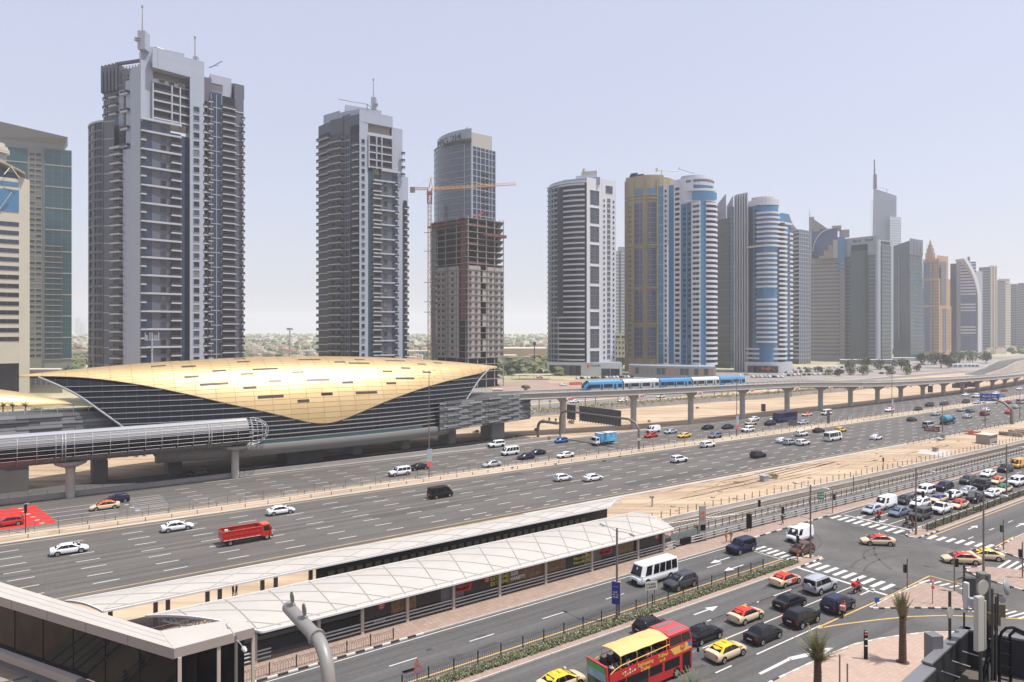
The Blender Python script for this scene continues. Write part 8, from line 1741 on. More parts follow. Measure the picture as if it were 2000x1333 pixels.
def signal(px, py, pyt, label, hz_=None, side=-1, rot=0, box=True):
 p = G(px, py); h = ZT(p.y, pyt); t = thing("traffic_signal", label, "traffic light", (p.x, p.y, 0), 0, "traffic signals"); b = MB(); b.path([(0, 0, 0), (0, 0, h)], .075, M_polebr, 8); b.build("pole", t); head(t, (side * .28, 0, hz_ or h - .55), rot)
 if box: b = MB(); b.box(-.12, .12, -.2, -.07, 1.0, 1.3, mat("button_orange", (.45, .13, .04), .5)); b.build("push_button", t)
signal(1558, 1101, 1036, "signal pole with lit-backed head in front of the brown crossover", 3.3, -.0, 0); signal(1626, 1005, 956, "signal pole on the tram pavement beyond the zebra crossing", 3.0, 1, 1.6); signal(1772, 1152, 1091, "signal pole behind the slim palm", 2.6, -1)
signal(1960, 1076, 1015, "signal pole at the far pavement corner", 3.2, -1, 1.8); signal(1864, 1157, 1084, "signal pole at the tip of the striped islands", 3.6, 1); signal(1997, 1131, 1059, "signal pole cut near the right edge", 3.3, -1)
def arm_signals(basepx, basepy, z, offs_, label, sign=False):
 p = G(basepx, basepy); t = thing("signal_arm", label, "traffic light", (p.x, p.y, 0), ANG); L = max(o for o in offs_); b = MB(); b.path([(0, .15, z), (0, L, z + .35)], [.07, .045], M_galv, 6); b.build("arm", t)
 for o in offs_: head(t, (0, o, z + .35 * o / L + .1), -ANG)
 if sign: b = MB(); b.box(-.45, .45, -.03, .03, -.5, .5, mat("sign_green", (.01, .18, .12), .5)); o = b.build("green_sign", t, (.1, 2.2, z - .3), -ANG); scribble(o, (-.35, -.04, .05), 5, .13, .2, M_kerbw); scribble(o, (-.35, -.04, -.3), 5, .13, .2, M_kerbw, seed=8)
arm_signals(1583, 1092, 5.6, (4.3, 8.2), "signal arm reaching left over the local road with two heads and green sign", False)
arm_signals(1789, 1046, 6.0, (-.35, -4.6), "signal arm reaching over the queue with two heads") if False else None
p = G(1789, 1046); t = thing("signal_arm", "signal arm with two heads hanging over the queue", "traffic light", (p.x, p.y, 0), 0); q = PZ(1856, p.y + 2); b = MB(); b.path([(.1, 0, 6.2), (q.x - p.x, 2, 5.9)], [.07, .045], M_galv, 6); b.build("arm", t); head(t, (PZ(1805, p.y).x - p.x, .3, 6.3)); head(t, (q.x - p.x, 2, 5.9))
def post_sign(px, py, w, h, z0, m, label, rot=0, posts=2, scr=None, pm=M_polebr, name="road_sign", loc=None):
 p = G(px, py) if loc is None else loc; t = thing(name, label, "sign", (p.x, p.y, 0), rot)
 for x in ((-w * .3, w * .3) if posts == 2 else (0,)): b = MB(); b.path([(x, .06, 0), (x, .06, z0 + h * .9)], .045, pm, 6); b.build("post", t)
 b = MB(); b.box(-w / 2, w / 2, -.03, .03, z0, z0 + h, m); b.build("panel", t)
 if scr:
  for i in range(scr[0]): scribble(t, (-w * .4, -.04, z0 + h * (.62 - .36 * i)), scr[1], w * .8 / scr[1], h * .24, scr[2], seed=i + scr[1])
 return t
post_sign(1603, 997, 1.25, 1.3, 1.9, mat("sign_green", (.01, .18, .12), .5), "green street sign on the tram pavement", .15, scr=(2, 6, M_kerbw))
post_sign(1272, 1189, 1.55, .95, 2.15, mat("sign_cream", (.48, .46, .40), .6), "cream two-post street name sign on the near median", .33, scr=(2, 7, M_polebr))
post_sign(1897, 995, 1.6, 1.1, 2.2, mat("sign_back_grey", (.20, .21, .21), .5), "grey back of a two-post sign on the far median", .35)
post_sign(1820, 859, 4.0, 1.5, 2.3, mat("sign_brown", (.10, .035, .025), .6), "brown tourist sign on the sand beside the guard rail", -.35, scr=(2, 9, M_decklt))
post_sign(1713, 1187, .55, .55, .6, mat("sign_blue", (.02, .08, .40), .5), "small blue keep-side sign on the island nose", .1, 1)
p = G(1822, 1182); t = thing("yield_sign", "red and white give-way triangle on the pavement island", "sign", (p.x, p.y, .13)); b = MB(); b.path([(0, .05, 0), (0, .05, 2.9)], .045, mat("post_red", (.25, .06, .05), .6), 6); b.build("post", t)
b = MB(); b.add([(-.42, -.02, 2.95), (0, -.02, 2.2), (.42, -.02, 2.95), (-.42, .02, 2.95), (0, .02, 2.2), (.42, .02, 2.95)], [(0, 1, 2), (5, 4, 3), (0, 3, 4, 1), (1, 4, 5, 2), (2, 5, 3, 0)], M_badge); b.build("triangle", t); b = MB(); b.add([(-.24, -.035, 2.86), (0, -.035, 2.42), (.24, -.035, 2.86)], [(0, 1, 2)], M_kerbw); b.build("triangle_face", t); b = MB(); b.box(-.17, .17, -.04, 0, 1.75, 2.1, M_badge); b.build("plate", t)
p = PZ(815, 51, 0); t = thing("warning_sign", "red warning triangle above a round sign at the bottom edge", "sign", (p.x, p.y, 0), 0); zz = ZT(51, 1285); b = MB(); b.path([(0, .05, 0), (0, .05, zz)], .04, M_polebr, 6); b.build("post", t)
b = MB(); b.add([(-.28, -.02, zz - .62), (.28, -.02, zz - .62), (0, -.02, zz), (-.28, .02, zz - .62), (.28, .02, zz - .62), (0, .02, zz)], [(0, 1, 2), (5, 4, 3), (1, 0, 3, 4), (2, 1, 4, 5), (0, 2, 5, 3)], M_badge); b.build("triangle", t); b = MB(); b.add([(-.17, -.03, zz - .55), (.17, -.03, zz - .55), (0, -.03, zz - .18)], [(0, 1, 2)], M_bge); b.build("triangle_face", t)
b = MB(); b.path([(0, .02, zz - .95), (0, -.02, zz - .95)], .26, M_badge, 16); b.build("round_rim", t); b = MB(); b.path([(0, -.02, zz - .95), (0, -.035, zz - .95)], .19, mat("sign_grey", (.25, .24, .23), .5), 16); b.build("round_face", t)
p = G(1372, 1058); t = thing("tram_pylon", "pale pylon with orange top marks beside the tram stop ramp", "pylon", (p.x, p.y, .1), .25); b = MB(); b.box(-.5, .5, -.16, .16, 0, 5.3, M_galv); b.build("slab", t)
b = MB(); b.box(-.42, .42, -.19, -.16, 3.2, 4.6, M_lgy); b.build("face_top", t); b = MB(); b.path([(0, -.19, 4.3), (0, -.22, 4.3)], .28, mat("sign_orange", (.55, .13, .04), .5), 12); b.build("round_mark", t); b = MB(); b.box(-.28, .28, -.22, -.19, 3.35, 3.8, mat("sign_orange", (.55, .13, .04), .5)); b.build("square_mark", t); b = MB(); b.box(-.42, .42, -.19, -.16, 1.6, 2.5, M_black); b.build("face_screen", t); b = MB(); b.box(-.53, .53, -.2, .2, 0, .3, M_steeld); b.build("plinth", t)
post_sign(1463, 1040, .95, 2.3, .6, M_black, "tall black information board by the tram pavement", .2, 2, name="information_board")
p = G(1691, 1290); t = thing("information_totem", "slim black totem with white bands on the front pavement", "totem", (p.x, p.y, .12), .1); b = MB(); b.box(-.16, .16, -.08, .08, 0, 2.75, M_black); b.build("slab", t)
for z, m in ((2.35, M_badge), (1.9, M_kerbw), (1.25, M_kerbw), (2.62, M_decklt)): b = MB(); b.box(-.165, .165, -.1, -.08, z, z + .12, m); b.build("band", t)
for px, py, h, d in ((1640, 1352, 3.2, "taller of two bare posts on the front pavement"), (1655, 1362, 2.8, "shorter of two bare posts on the front pavement")):
 Yp = FP * HC / (py - HZ); p = PZ(px, Yp); b = MB(); b.path([(0, 0, 0), (0, 0, h)], .07, M_polebr, 8); b.build("bare_post", None, (p.x, p.y, .12), label=d, cat="post")
g0, g1 = G(1094, 854), G(1248, 880); gt = thing("sign_gantry", "brown tubular sign gantry over the far carriageway, sign backs facing us", "gantry", (0, 0, 0)); zA, zB = ZT(g0.y, 802), ZT(g1.y, 818)
b = MB(); pts = [g0, g0 + Vector((0, 0, zA - 2.2)), g0.lerp(g1, .02) + Vector((0, 0, zA - .7)), g0.lerp(g1, .08) + Vector((0, 0, zA))]; hz1 = Vector((0, 0, zA)); pts += [g0.lerp(g1, .5) + hz1, g0.lerp(g1, .88) + hz1, g0.lerp(g1, .96) + Vector((0, 0, zA - .8)), g1 + Vector((0, 0, zA - 2.6)), Vector(g1)]
M_gan = mat("gantry_brown_grey", (.17, .145, .125), .5, .2); b.path(pts, .33, M_gan, 12); b.build("tube_frame", gt, smooth=40)
b = MB(); q = g1; b.box(q.x - .5, q.x + .5, q.y - .36, q.y - .3, 2.6, 3.3, M_kerbw); b.build("white_plate", gt)
dv_ = (g1 - g0); M_sb = mat("sign_back", (.13, .125, .12), .6, .2)
for f0, f1, n in ((.10, .22, 4), (.27, .80, 15)):
 for i in range(n):
  a, c = g0.lerp(g1, f0 + (f1 - f0) * i / n), g0.lerp(g1, f0 + (f1 - f0) * (i + .96) / n); b = MB(); o_ = Vector((0, .5, 0)); z0_, z1_ = zA - 2.3 + 0, zA + 2.0
  b.hexa([(*(a + o_).xy, z0_), (*(c + o_).xy, z0_), (c.x, c.y + .6, z0_), (a.x, a.y + .6, z0_)], [(*(a + o_).xy, z1_), (*(c + o_).xy, z1_), (c.x, c.y + .6, z1_), (a.x, a.y + .6, z1_)], M_sb); b.build("sign_back_panel", gt)
  b = MB(); b.box(a.x - .07, a.x + .07, a.y + .3, a.y + .5, z0_ - .35, z1_, M_steeld); b.build("stiffener", gt)
def pipe_gantry(name, label, base, arm, z, r, cat="camera gantry"):
 t = thing(name, label, cat, (0, 0, 0)); e = base + arm; d = arm.normalized(); b = MB(); R_ = 2.0 if z < 6 else 2.1
 pts = [base, base + Vector((0, 0, z - R_))] + [base + d * R_ * (1 - math.cos(a)) + Vector((0, 0, z - R_ + R_ * math.sin(a))) for a in [math.pi / 2 * i / 7 for i in range(1, 8)]]
 b.path(pts, r, M_gpipe, 20); b.build("bent_column", t, smooth=40); s = pts[-1]; en = Vector((e.x, e.y, z)); b = MB(); b.path([s, en], r * 1.03, M_gpipe, 20); b.build("arm_tube", t, smooth=40)
 b = MB(); b.path([s - d * .12, s + d * .12], r * 1.35, M_gpipe, 24); b.build("flange", t, smooth=40)
 x = Vector((0, 0, 1)).cross(d).normalized()
 for i in range(20): a = 2 * math.pi * i / 20; c = s + (x * math.cos(a) + Vector((0, 0, 1)) * math.sin(a)) * r * 1.2; b = MB(); b.path([c - d * .17, c + d * .17], r * .07, M_steeld, 6); b.build("flange_bolt", t)
 for f in (.42, .85):
  c = s.lerp(en, f) + Vector((0, 0, r)); b = MB(); b.path([c - Vector((0, 0, .1)), c + Vector((0, 0, .12))], r * .55, M_gpipe, 16); b.build("collar", t, smooth=40); n_ = x; b = MB(); c2 = c + Vector((0, 0, r * 1.35)) - d * 0.0; b.path([c2 - x * .03, c2 + x * .03], r * .95, mat("lid_dark", (.12, .12, .11), .5), 20); o = b.build("round_lid", t, smooth=40)
 return t
M_gpipe = mat("gantry_paint_grey", (.235, .228, .215), .45, .1, var=.04, scale=2)
ba = PZ(642, 42.4, 0); pipe_gantry("camera_gantry", "large grey tubular gantry with round lids in the foreground", ba, Vector((N[0], N[1], 0)) * 8.1, 12.1, .42)
g2_ = G(1051, 855); e2 = PZ(1090, 197.5); M_gpipe = M_gan; pipe_gantry("camera_gantry", "small brown tubular gantry with two discs beyond the highway", g2_, Vector((e2.x - g2_.x, e2.y - g2_.y, 0)), 5.0, .42)
b0 = G(1976, 829); t = thing("highway_sign", "blue overhead highway sign on a curved arm at right", "sign", (0, 0, 0)); zS = ZT(b0.y, 783); en = PZ(1948, b0.y + 14, ZT(b0.y + 14, 779)); b = MB()
b.path([b0, b0 + Vector((0, 0, zS * .6)), b0 + Vector((-1.0, 2.2, zS * .88)), b0 + Vector((-2.6, 5.5, zS)), en], [.55, .5, .42, .35, .3], M_gan, 12); b.build("curved_arm", t, smooth=50)
p = PZ(1933, b0.y + 12, ZT(b0.y + 12, 784)); b = MB(); b.box(-3.0, 3.0, -.1, .1, 0, 2.7, mat("sign_blue", (.02, .12, .50), .5)); q = b.build("panel", t, p, -.25); scribble(q, (-2.3, -.13, 1.5), 9, .5, .55, M_kerbw); scribble(q, (-2.6, -.13, .5), 11, .45, .5, M_kerbw, seed=6); b = MB(); b.box(-3.0, 3.0, -.2, .5, -1.5, -1.35, M_galv); b.build("lamp_tray", t, p, -.25)
for x in (-2.3, 1.9): b = MB(); b.box(x, x + .5, -.5, 0, -.8, -.4, M_black); b.build("lamp", t, p, -.25)
for px, py, w, h, d in ((1491, 806, 1.6, 2.9, "dark sign back on sand left of the second highway pier"), (1817, 771, 2.2, 3.4, "dark sign back on sand among the distant piers"), (1618, 831, .9, 4.2, "dark slab sign in the central reserve above the yellow car"), (1548, 838, 2.6, 2, "grey sign back below the blue coach"), (1874, 762, 7, 4, "large sign back among the distant piers, left"), (1899, 760, 6.5, 4, "large sign back among the distant piers, right")):
 post_sign(px, py, w, h, .4 if w < 2 else 1, M_sb, d, -.3)
def box_thing(name, label, cat, px, py, w, d, h, m, roof=None, rot=ANG, extra=None):
 p = G(px, py); t = thing(name, label, cat, (p.x, p.y, 0), rot); b = MB(); b.box(-w / 2, w / 2, -d / 2, d / 2, 0, h, m); b.build("walls", t); b = MB(); b.box(-w / 2 - .15, w / 2 + .15, -d / 2 - .15, d / 2 + .15, h, h + .18, roof or m); b.build("roof", t)
 if extra:
  for x in extra: b = MB(); b.box(x, x + .7, -d / 2 - .04, -d / 2, h - .75, h - .4, M_black); b.build("vent", t); b = MB(); b.box(x, x + .7, -d / 2 - .04, -d / 2, .25, .6, M_black); b.build("vent", t)
box_thing("utility_cabin", "small cream utility cabin with vents on the sand at right", "cabin", 1927, 866, 5.2, 3.4, 2.5, M_bge, M_crm, ANG, (-2.2, -1, .2, 1.4)); box_thing("utility_cabinet", "grey metal cabinet on the sand strip in the middle", "cabinet", 1493, 940, 1.8, 1.1, 1.1, M_lgy); box_thing("wooden_crate", "brown crate on a pale slab on the sand", "crate", 1827, 882, 1.3, 1.0, 1.0, M_bge)
sheet("concrete_pad", [G(1790, 886), G(1850, 893), G(1862, 882), G(1800, 878)], .03, M_concl)
box_thing("utility_cabinet", "pale upright cabinet beside the brown tourist sign", "cabinet", 1842, 860, .8, .8, 1.7, M_bge); box_thing("concrete_block", "low concrete block beside the brown tourist sign", "block", 1836, 861, 1.4, 1, .5, M_concl)
for i, (px, py, rot) in enumerate(((1893, 848, .2), (1902, 850, -.6), (1912, 850, .7))): p = G(px, py); t = thing("site_barrier", "orange plastic barrier %s of three around a pit on the sand" % ("left", "middle", "right")[i], "barrier", p, rot, "orange barriers on the sand"); b = MB(); b.box(-1.5, 1.5, -.1, .1, .6, 1.1, mat("barrier_orange", (.5, .12, .06), .6)); b.build("upper_board", t); b = MB(); b.box(-1.5, 1.5, -.1, .1, 0, .4, mat("barrier_orange", (.5, .12, .06), .6)); b.build("lower_board", t)
b = MB()
for i in range(30): x = random.uniform(0, 14); b.box(x, x + random.uniform(.6, 2.5), random.uniform(-3, 3), random.uniform(-3, 3) + .3, 0, random.uniform(.2, 1.4), random.choice((M_net, M_fpost, M_org, M_bge)))
p = G(1972, 853); b.build("building_rubble", None, (p.x, p.y, 0), ANG, label="reddish heap of site rubble at the right edge of the sand", cat="rubble", kind="stuff")
p = G(1725, 921); t = thing("track_signal", "small dark signal post beside the trackside fence", "signal", (p.x, p.y, 0)); b = MB(); b.path([(0, 0, 0), (0, 0, 3.0)], .07, M_fpost, 6); b.build("post", t); b = MB(); b.box(-.14, .14, -.1, .1, 2.2, 3.1, M_black); b.build("head", t)
p = G(1274, 990); t = thing("camera_pole", "pale camera post beyond the right end of the tram roofs", "camera pole", (p.x, p.y, 0)); b = MB(); b.path([(0, 0, 0), (0, 0, 1.6)], .16, M_galv, 8); b.build("post", t); b = MB(); b.box(-.5, .3, -.15, .15, 1.6, 1.9, M_steel); b.build("camera", t)
for (px, py, pyt) in ((1667, 967, 929), (1697, 958, 933)): p = G(px, py); h = ZT(p.y, pyt); b = MB(); b.path([(0, 0, 0), (0, 0, h)], .07, M_steeld, 6); b.build("track_post", None, (p.x, p.y, 0), label="dark post among the tram tracks, %s one" % ("left" if px < 1680 else "right"), cat="post")
t = thing("platform_ramp", "glazed platform ramp with low glass balustrades at the tram stop end", "ramp", (0, 0, 0), ANG); M_gg = mat("glass_greenish", (.22, .27, .25), .15, alpha=.8)
for s in (78.5, 80.2, 81.9, 83.6): b = MB(); b.box(s, s + 1.6, 69.6, 69.66, .2, 1.4, M_gg); b.build("glass_panel", t)
for s in (76.6, 78.2): b = MB(); b.box(s, s + 1.5, 72.2, 72.26, .3, 1.5, M_gg); b.build("glass_panel", t)
b = MB(); b.box(76.5, 86, 68.4, 69.5, .02, .25, M_lgy); b.build("ramp_slab", t); b = MB(); b.box(79, 81, 67.9, 68.3, .1, 1.0, M_black); b.build("bin_row", t); b = MB(); b.box(82, 83.2, 67.5, 68.0, .1, .9, M_black); b.build("bin_row", t)
b = MB(); b.box(75.5, 79, 69.7, 72.1, .1, .9, M_steeld); b.build("dark_screen", t)
def walker(px, py, z, rot, shirt, legs, label, stride=.22, s=1.0, name="person", loc=None):
 p = G(px, py, z) if loc is None else loc; o = obj("person", person_mesh("person", standing(stride, .06, s), shirt, legs, M_skin, M_hair), None, p, rot, label, "person"); return o
walker(1418, 1061, .13, R(20), cloth("orange", (.75, .25, .03)), cloth("ochre", (.45, .22, .06)), "person in orange walking on the tram pavement"); walker(1428, 1058, .13, R(200), cloth("pinkish", (.38, .20, .17)), cloth("tan", (.25, .14, .10)), "person in dusky pink walking beside the one in orange")
walker(1528, 1025, .13, R(25), cloth("dgreen", (.02, .06, .035)), cbk, "person in dark clothes walking on the pavement before the crossing", .35); walker(1361, 1046, .2, R(90), cbk, cbk, "person in black beside the tram pylon", .1)
walker(455, 1165, .32, R(0), cbk, cbk, "left of two dark figures on the far tram platform", .05); walker(462, 1164, .32, R(180), cloth("dkred", (.12, .03, .03)), cbk, "right of two dark figures on the far tram platform", .05)
eb = thing("entrance_building", "low glazed tram entrance building with folded pale roof, bottom left", "building", (0, 0, 0)); Z7 = 7.0
A, B, C, D = G(339, 1267.5, Z7), G(0, 1166, Z7), G(0, 1137, Z7), G(312, 1232.5, Z7); A2 = B + (B - A) * .7; C2 = C + (C - D) * .7; E_, F_ = G(497, 1226, Z7), G(470, 1207, Z7)
M_er = mat("roof_pale_beige", (.44, .41, .37), .6, var=.04, scale=.5); M_ef = mat("fascia_taupe", (.30, .26, .235), .6); M_eg = mat("entrance_dark_glass", (.005, .006, .007), .05, spec=.1)
def slabz(name, pts, z0, z1, m, parent=eb): b = MB(); b.prism([(p.x, p.y) for p in pts], z0, z1, m, M_er); return b.build(name, parent)
slabz("roof_arm", [A, A2, C2, D], Z7 - .85, Z7, M_ef); slabz("roof_front", [A + Vector((.02, .01, 0)), D + Vector((.02, 0, 0)), F_, E_], Z7 - .8, Z7 - .005, M_ef)
nA = (A2 - A).normalized(); inw = Vector((nA.y, -nA.x, 0)); inw = inw if inw.dot(D - A) > 0 else -inw
for k in range(1, 7):
 f = k / 7 * .95; p = A.lerp(A2, f) ; b = MB(); e = p + inw * .0; b.path([(p.x, p.y, Z7 + .005), (p.x, p.y, Z7 - .86)], .02, M_concd, 4); b.build("fascia_joint", eb)
for v in (.35, .68): b = MB(); p, q = A.lerp(D, v), A2.lerp(C2, v); b.path([(p.x, p.y, Z7 + .004), (q.x, q.y, Z7 + .004)], .022, M_canr, 4); b.build("roof_joint", eb)
gA, gB = A + inw * .7 - nA * -.6, A2 + inw * .7
n = 9
for i in range(n):
 p, q = gA.lerp(gB, i / n), gA.lerp(gB, (i + 1) / n - .003); b = MB(); b.add([(q.x, q.y, 1.66), (p.x, p.y, 1.66), (p.x, p.y, 6.15), (q.x, q.y, 6.15)], [(0, 1, 2, 3)], M_eg); b.build("glass_pane", eb)
 b = MB(); b.path([(p.x, p.y, 1.66), (p.x, p.y, 6.15)], .04, M_black, 4); b.build("mullion", eb)
i1, i2 = gA + inw * 1.9, gB + inw * 1.9; b = MB(); b.add([(i1.x, i1.y, .2), (i2.x, i2.y, .2), (i2.x, i2.y, 6.1), (i1.x, i1.y, 6.1)], [(0, 1, 2, 3)], M_void); b.build("inner_wall", eb)
lo = lambda p, o: p - inw * o
def beam(name, o0, o1, z0, z1, m, a=gA - nA * .2, c=gB): pts = [lo(a, o0), lo(c, o0), lo(c, o1), lo(a, o1)]; slabz(name, pts, z0, z1, m)
cut = gA.lerp(gB, .30)
beam("lower_beam", -.3, .55, .95, 1.65, M_ef, cut); beam("base_wall", -.3, .3, .0, .25, M_ef, cut)
for k in range(6): beam("louvre_blade", .3 - .02 * k, .42, .27 + k * .115, .32 + k * .115, M_concd, cut)
beam("louvre_backing", -.3, .2, .26, .94, M_black, cut)
b = MB(); s1 = gA.lerp(gB, .35) ; b.build("unused", eb) if False else None
rb = gA.lerp(gB, .22) + inw * .25; re = gA.lerp(gB, .36) + inw * .25; b = MB(); b.hexa([(rb.x, rb.y, 2.9), (re.x, re.y, 2.9), (re.x + .3, re.y + .3, 2.9), (rb.x + .3, rb.y + .3, 2.9)], [(rb.x, rb.y, 3.6), (re.x, re.y, 3.9), (re.x + .3, re.y + .3, 3.9), (rb.x + .3, rb.y + .3, 3.6)], mat("interior_red", (.25, .01, .012), .5)); b.build("red_interior_sign", eb)
for p_ in (A + Vector((.35, .25, 0)), A.lerp(E_, .52) + Vector((0, .3, 0)), E_ + Vector((-.2, .2, 0))):
 b = MB(); b.box(-.13, .13, -.13, .13, 0, 6.2, M_post); b.build("column", eb, (p_.x, p_.y, 0), ANG)
bk0, bk1 = D.lerp(A, .2) + Vector((.5, .4, 0)), F_ + Vector((0, .8, 0)); b = MB(); b.add([(bk0.x, bk0.y, .1), (bk1.x, bk1.y, .1), (bk1.x, bk1.y, 6.1), (bk0.x, bk0.y, 6.1)], [(0, 1, 2, 3)], M_eg); b.build("front_glazing", eb)
rt = thing("rooftop_building", "dark-walled rooftop with parapets at the bottom right corner", "building", (0, 0, 0)); Q0, Q1, Q2, Q3 = Vector((8.6, 18.4)), Vector((16.9, 25.6)), Vector((26, 20.6)), Vector((18, 13.2))
M_rw = mat("parapet_dark", (.014, .015, .019), .6, var=.1, scale=1); M_cop = mat("parapet_coping_grey", (.15, .15, .16), .5); M_rf = mat("roof_screed", (.10, .085, .07), .8, var=.2, scale=1)
b = MB(); b.prism([Q0, Q3, Q2, Q1], 0, 19.5, mat("render_grey_dark", (.10, .10, .105), .7), M_rf); b.build("body", rt)
def par(a, c, z0, z1, w, nm="parapet"):
 d = (c - a).normalized(); n_ = Vector((d.y, -d.x)) * w; b = MB(); b.prism([a, c, c + n_, a + n_], z0, z1, M_rw); b.build(nm, rt); n2 = Vector((d.y, -d.x)) * (w + .03); o2 = -Vector((d.y, -d.x)) * .03; b = MB(); b.prism([a + o2, c + o2, c + n2, a + n2], z1, z1 + .07, M_cop); b.build("coping", rt)
fm = Q0.lerp(Q1, .62)
par(Q0, fm, 19.5, 20.75, .38); par(fm, Q1, 19.5, 20.85, .25); par(Q1, Q2, 19.5, 20.85, .3)
b = MB(); b.box(-.2, .22, -.2, .2, 19.5, 21.35, M_cop); b.build("grey_box", rt, (PZ(1823, 23.9).x, 23.9, 0), .15)
for i in range(7):
 p = Q0.lerp(Q1, .3 + .1 * i); d = Vector((Q1 - Q0)).normalized(); n_ = Vector((d.y, -d.x)); b = MB(); z = 20.0 if i < 3 else 20.4; e = p + n_ * .55; b.path([(p.x + n_.x * .3, p.y + n_.y * .3, z), (e.x + n_.x * .3, e.y + n_.y * .3, z)], .02, M_galv, 4); b.build("bracket", rt)
b = MB(); c = (17.2, 21.8)
b.path([(c[0] - 1.2, c[1] + 1.6, 19.52), (c[0] - .4, c[1] + 1.9, 19.56), (c[0] + .6, c[1] + 1.2, 19.56), (c[0] + 1.0, c[1] - .4, 19.56)], .06, M_black, 6); b.path([(c[0] - 1.4, c[1] + .2, 19.56), (c[0] - .8, c[1] + .9, 19.56), (c[0] + .3, c[1] + .9, 19.56)], .05, M_black, 6); b.build("cable_run", rt)
def rp_(px, py, Y): return Vector((*PZ(px, Y).xy, ZT(Y, py)))
an = thing("antenna_cluster", "roof-mounted antenna mast with pale panels and round dishes, bottom right", "antenna mast", (0, 0, 0)); M_ap = mat("antenna_panel_beige", (.40, .39, .34), .5); M_apw = mat("antenna_panel_white", (.5, .5, .5), .5)
Ya = 23.5
def vpole(px, py0, py1, r, Y=Ya, m=M_steeld, nm="support_pole"): p0_, p1_ = rp_(px, py0, Y), rp_(px, py1, Y); p1_.z = max(p1_.z, 19.5); b = MB(); b.path([p0_, p1_], r, m, 8); return b.build(nm, an)
vpole(1926, 1122, 1340, .14, 24.2, M_steel if False else mat("mast_grey_dark", (.10, .10, .10), .5)); vpole(1883, 1102, 1225, .035, 25.3); vpole(1938, 1150, 1330, .04); vpole(1945, 1165, 1330, .035); vpole(1855, 1155, 1300, .05, 24.5); vpole(1949, 1160, 1220, .03); vpole(1915, 1265, 1330, .06, 23.2)
p = rp_(1926, 1122, 24.1); b = MB(); b.box(p.x - .16, p.x + .16, p.y, p.y + .3, ZT(24.1, 1200), p.z, mat("mast_box_grey", (.14, .145, .14), .5)); b.build("mast_cabinet", an)
def panel(px, py0, py1, w, Y, m, rot=.2): p = rp_(px, py1, Y); b = MB(); h = ZT(Y, py0) - p.z; b.box(-w / 2, w / 2, -.07, .07, 0, h, m); b.box(-w / 2 + .02, w / 2 - .02, -.085, -.07, .03, h - .03, m); b.build("panel_antenna", an, p, rot)
panel(1912, 1165, 1271, .31, 22.8, M_ap, .3); panel(1887, 1138, 1196, .17, 25, M_apw, .6); panel(1922, 1173, 1268, .10, 23.0, mat("panel_side", (.28, .27, .24), .5), -.9)
def dish(px, py, r, Y, m, tilt, rz, ring=False):
 p = rp_(px, py, Y); b = MB(); prof = [(0, r), (.10 * r, r * .98), (.30 * r, r * .7), (.42 * r, r * .2)] ; b.path([(0, y, 0) for y, _ in prof], [q for _, q in prof], m, 24, False); b.path([(0, 0, 0), (0, -.01, 0)], [r * .97, r * .97], m, 24); o = b.build("dish", an, p, smooth=50); o.rotation_euler = (tilt, 0, rz)
dish(1920, 1148, .27, 23.2, M_ap, .1, .35); dish(1965, 1147, .29, 24.2, mat("dish_grey", (.22, .23, .24), .5), .2, -2.4); dish(1856, 1197, .20, 24.2, M_ap, 0, .5); dish(1957, 1171, .12, 24, M_lgy, 0, -.7)
for px, py, w, h in ((1951, 1192, .33, .45), (1941, 1209, .35, .40), (1899, 1177, .2, .3), (1930, 1255, .12, .35), (1920, 1293, .2, .22)): p = rp_(px, py, 23.9); b = MB(); b.box(-w / 2, w / 2, -.1, .1, -h / 2, h / 2, mat("radio_olive", (.12, .11, .06), .5) if w > .3 else M_lgy); b.build("radio_unit", an, p, -.2)
b = MB(); b.box(-.12, .6, 0, .2, 0, .9, mat("grille_dark", (.05, .052, .055), .5)); b.build("radio_unit", an, rp_(1893, 1178, 25.2))
for (x0, y0, x1, y1) in ((1885, 1190, 1926, 1195), (1884, 1116, 1915, 1130), (1926, 1155, 1960, 1165), (1926, 1195, 1945, 1200), (1870, 1132, 1884, 1127)): b = MB(); b.path([rp_(x0, y0, 24.6), rp_(x1, y1, 24.2)], .022, M_steeld, 5); b.build("cross_tube", an)
b = MB(); rnd = random.Random(2)
for i in range(14):
 x = 1926 + rnd.uniform(-14, 22); b.path([rp_(x, 1200 + rnd.uniform(0, 30), 24), rp_(x + rnd.uniform(-6, 6), 1250, 23.8), rp_(1928 + rnd.uniform(-16, 16), 1330, 23.5)], .018, M_black, 4)
b.build("cables", an, kind="stuff")
ld = thing("roof_ladder", "black cable ladder arching over the right parapet", "ladder", (0, 0, 0)); prof = [(1952, 1345), (1952, 1250), (1956, 1236), (1966, 1227), (1980, 1226), (2010, 1240)]
for k in (0, 1): b = MB(); b.path([rp_(x + (22 * k if i < 2 else 16 * k if i < 4 else 0), y + (k * 5), 22.6 + (.3 * k)) for i, (x, y) in enumerate(prof)], .045, M_black, 6); b.build("side_rail", ld)
for y in (1250, 1275, 1300, 1325): b = MB(); b.path([rp_(1952, y, 22.6), rp_(1974, y + 5, 22.9)], .03, M_black, 5); b.build("rung", ld)
def lowb(name, label, px0, px1, py, pyt, d, m, wins=0):
 a, c = G(px0, py), G(px1, py); t = thing(name, label, "building", (0, 0, 0)); z = ZT(a.y, pyt); b = MB(); dv = Vector((a.x, a.y)).normalized() * d; b.prism([a.xy, c.xy, c.xy + dv, a.xy + dv], 0, z, m, M_crm); b.build("walls", t)
 for i in range(wins): p = a.lerp(c, (i + .5) / wins); w = (c.x - a.x) / wins * .3; b = MB(); b.box(p.x - w, p.x + w, p.y - .2, p.y - .02, z * .35, z * .8, M_mgy); b.build("window", t)
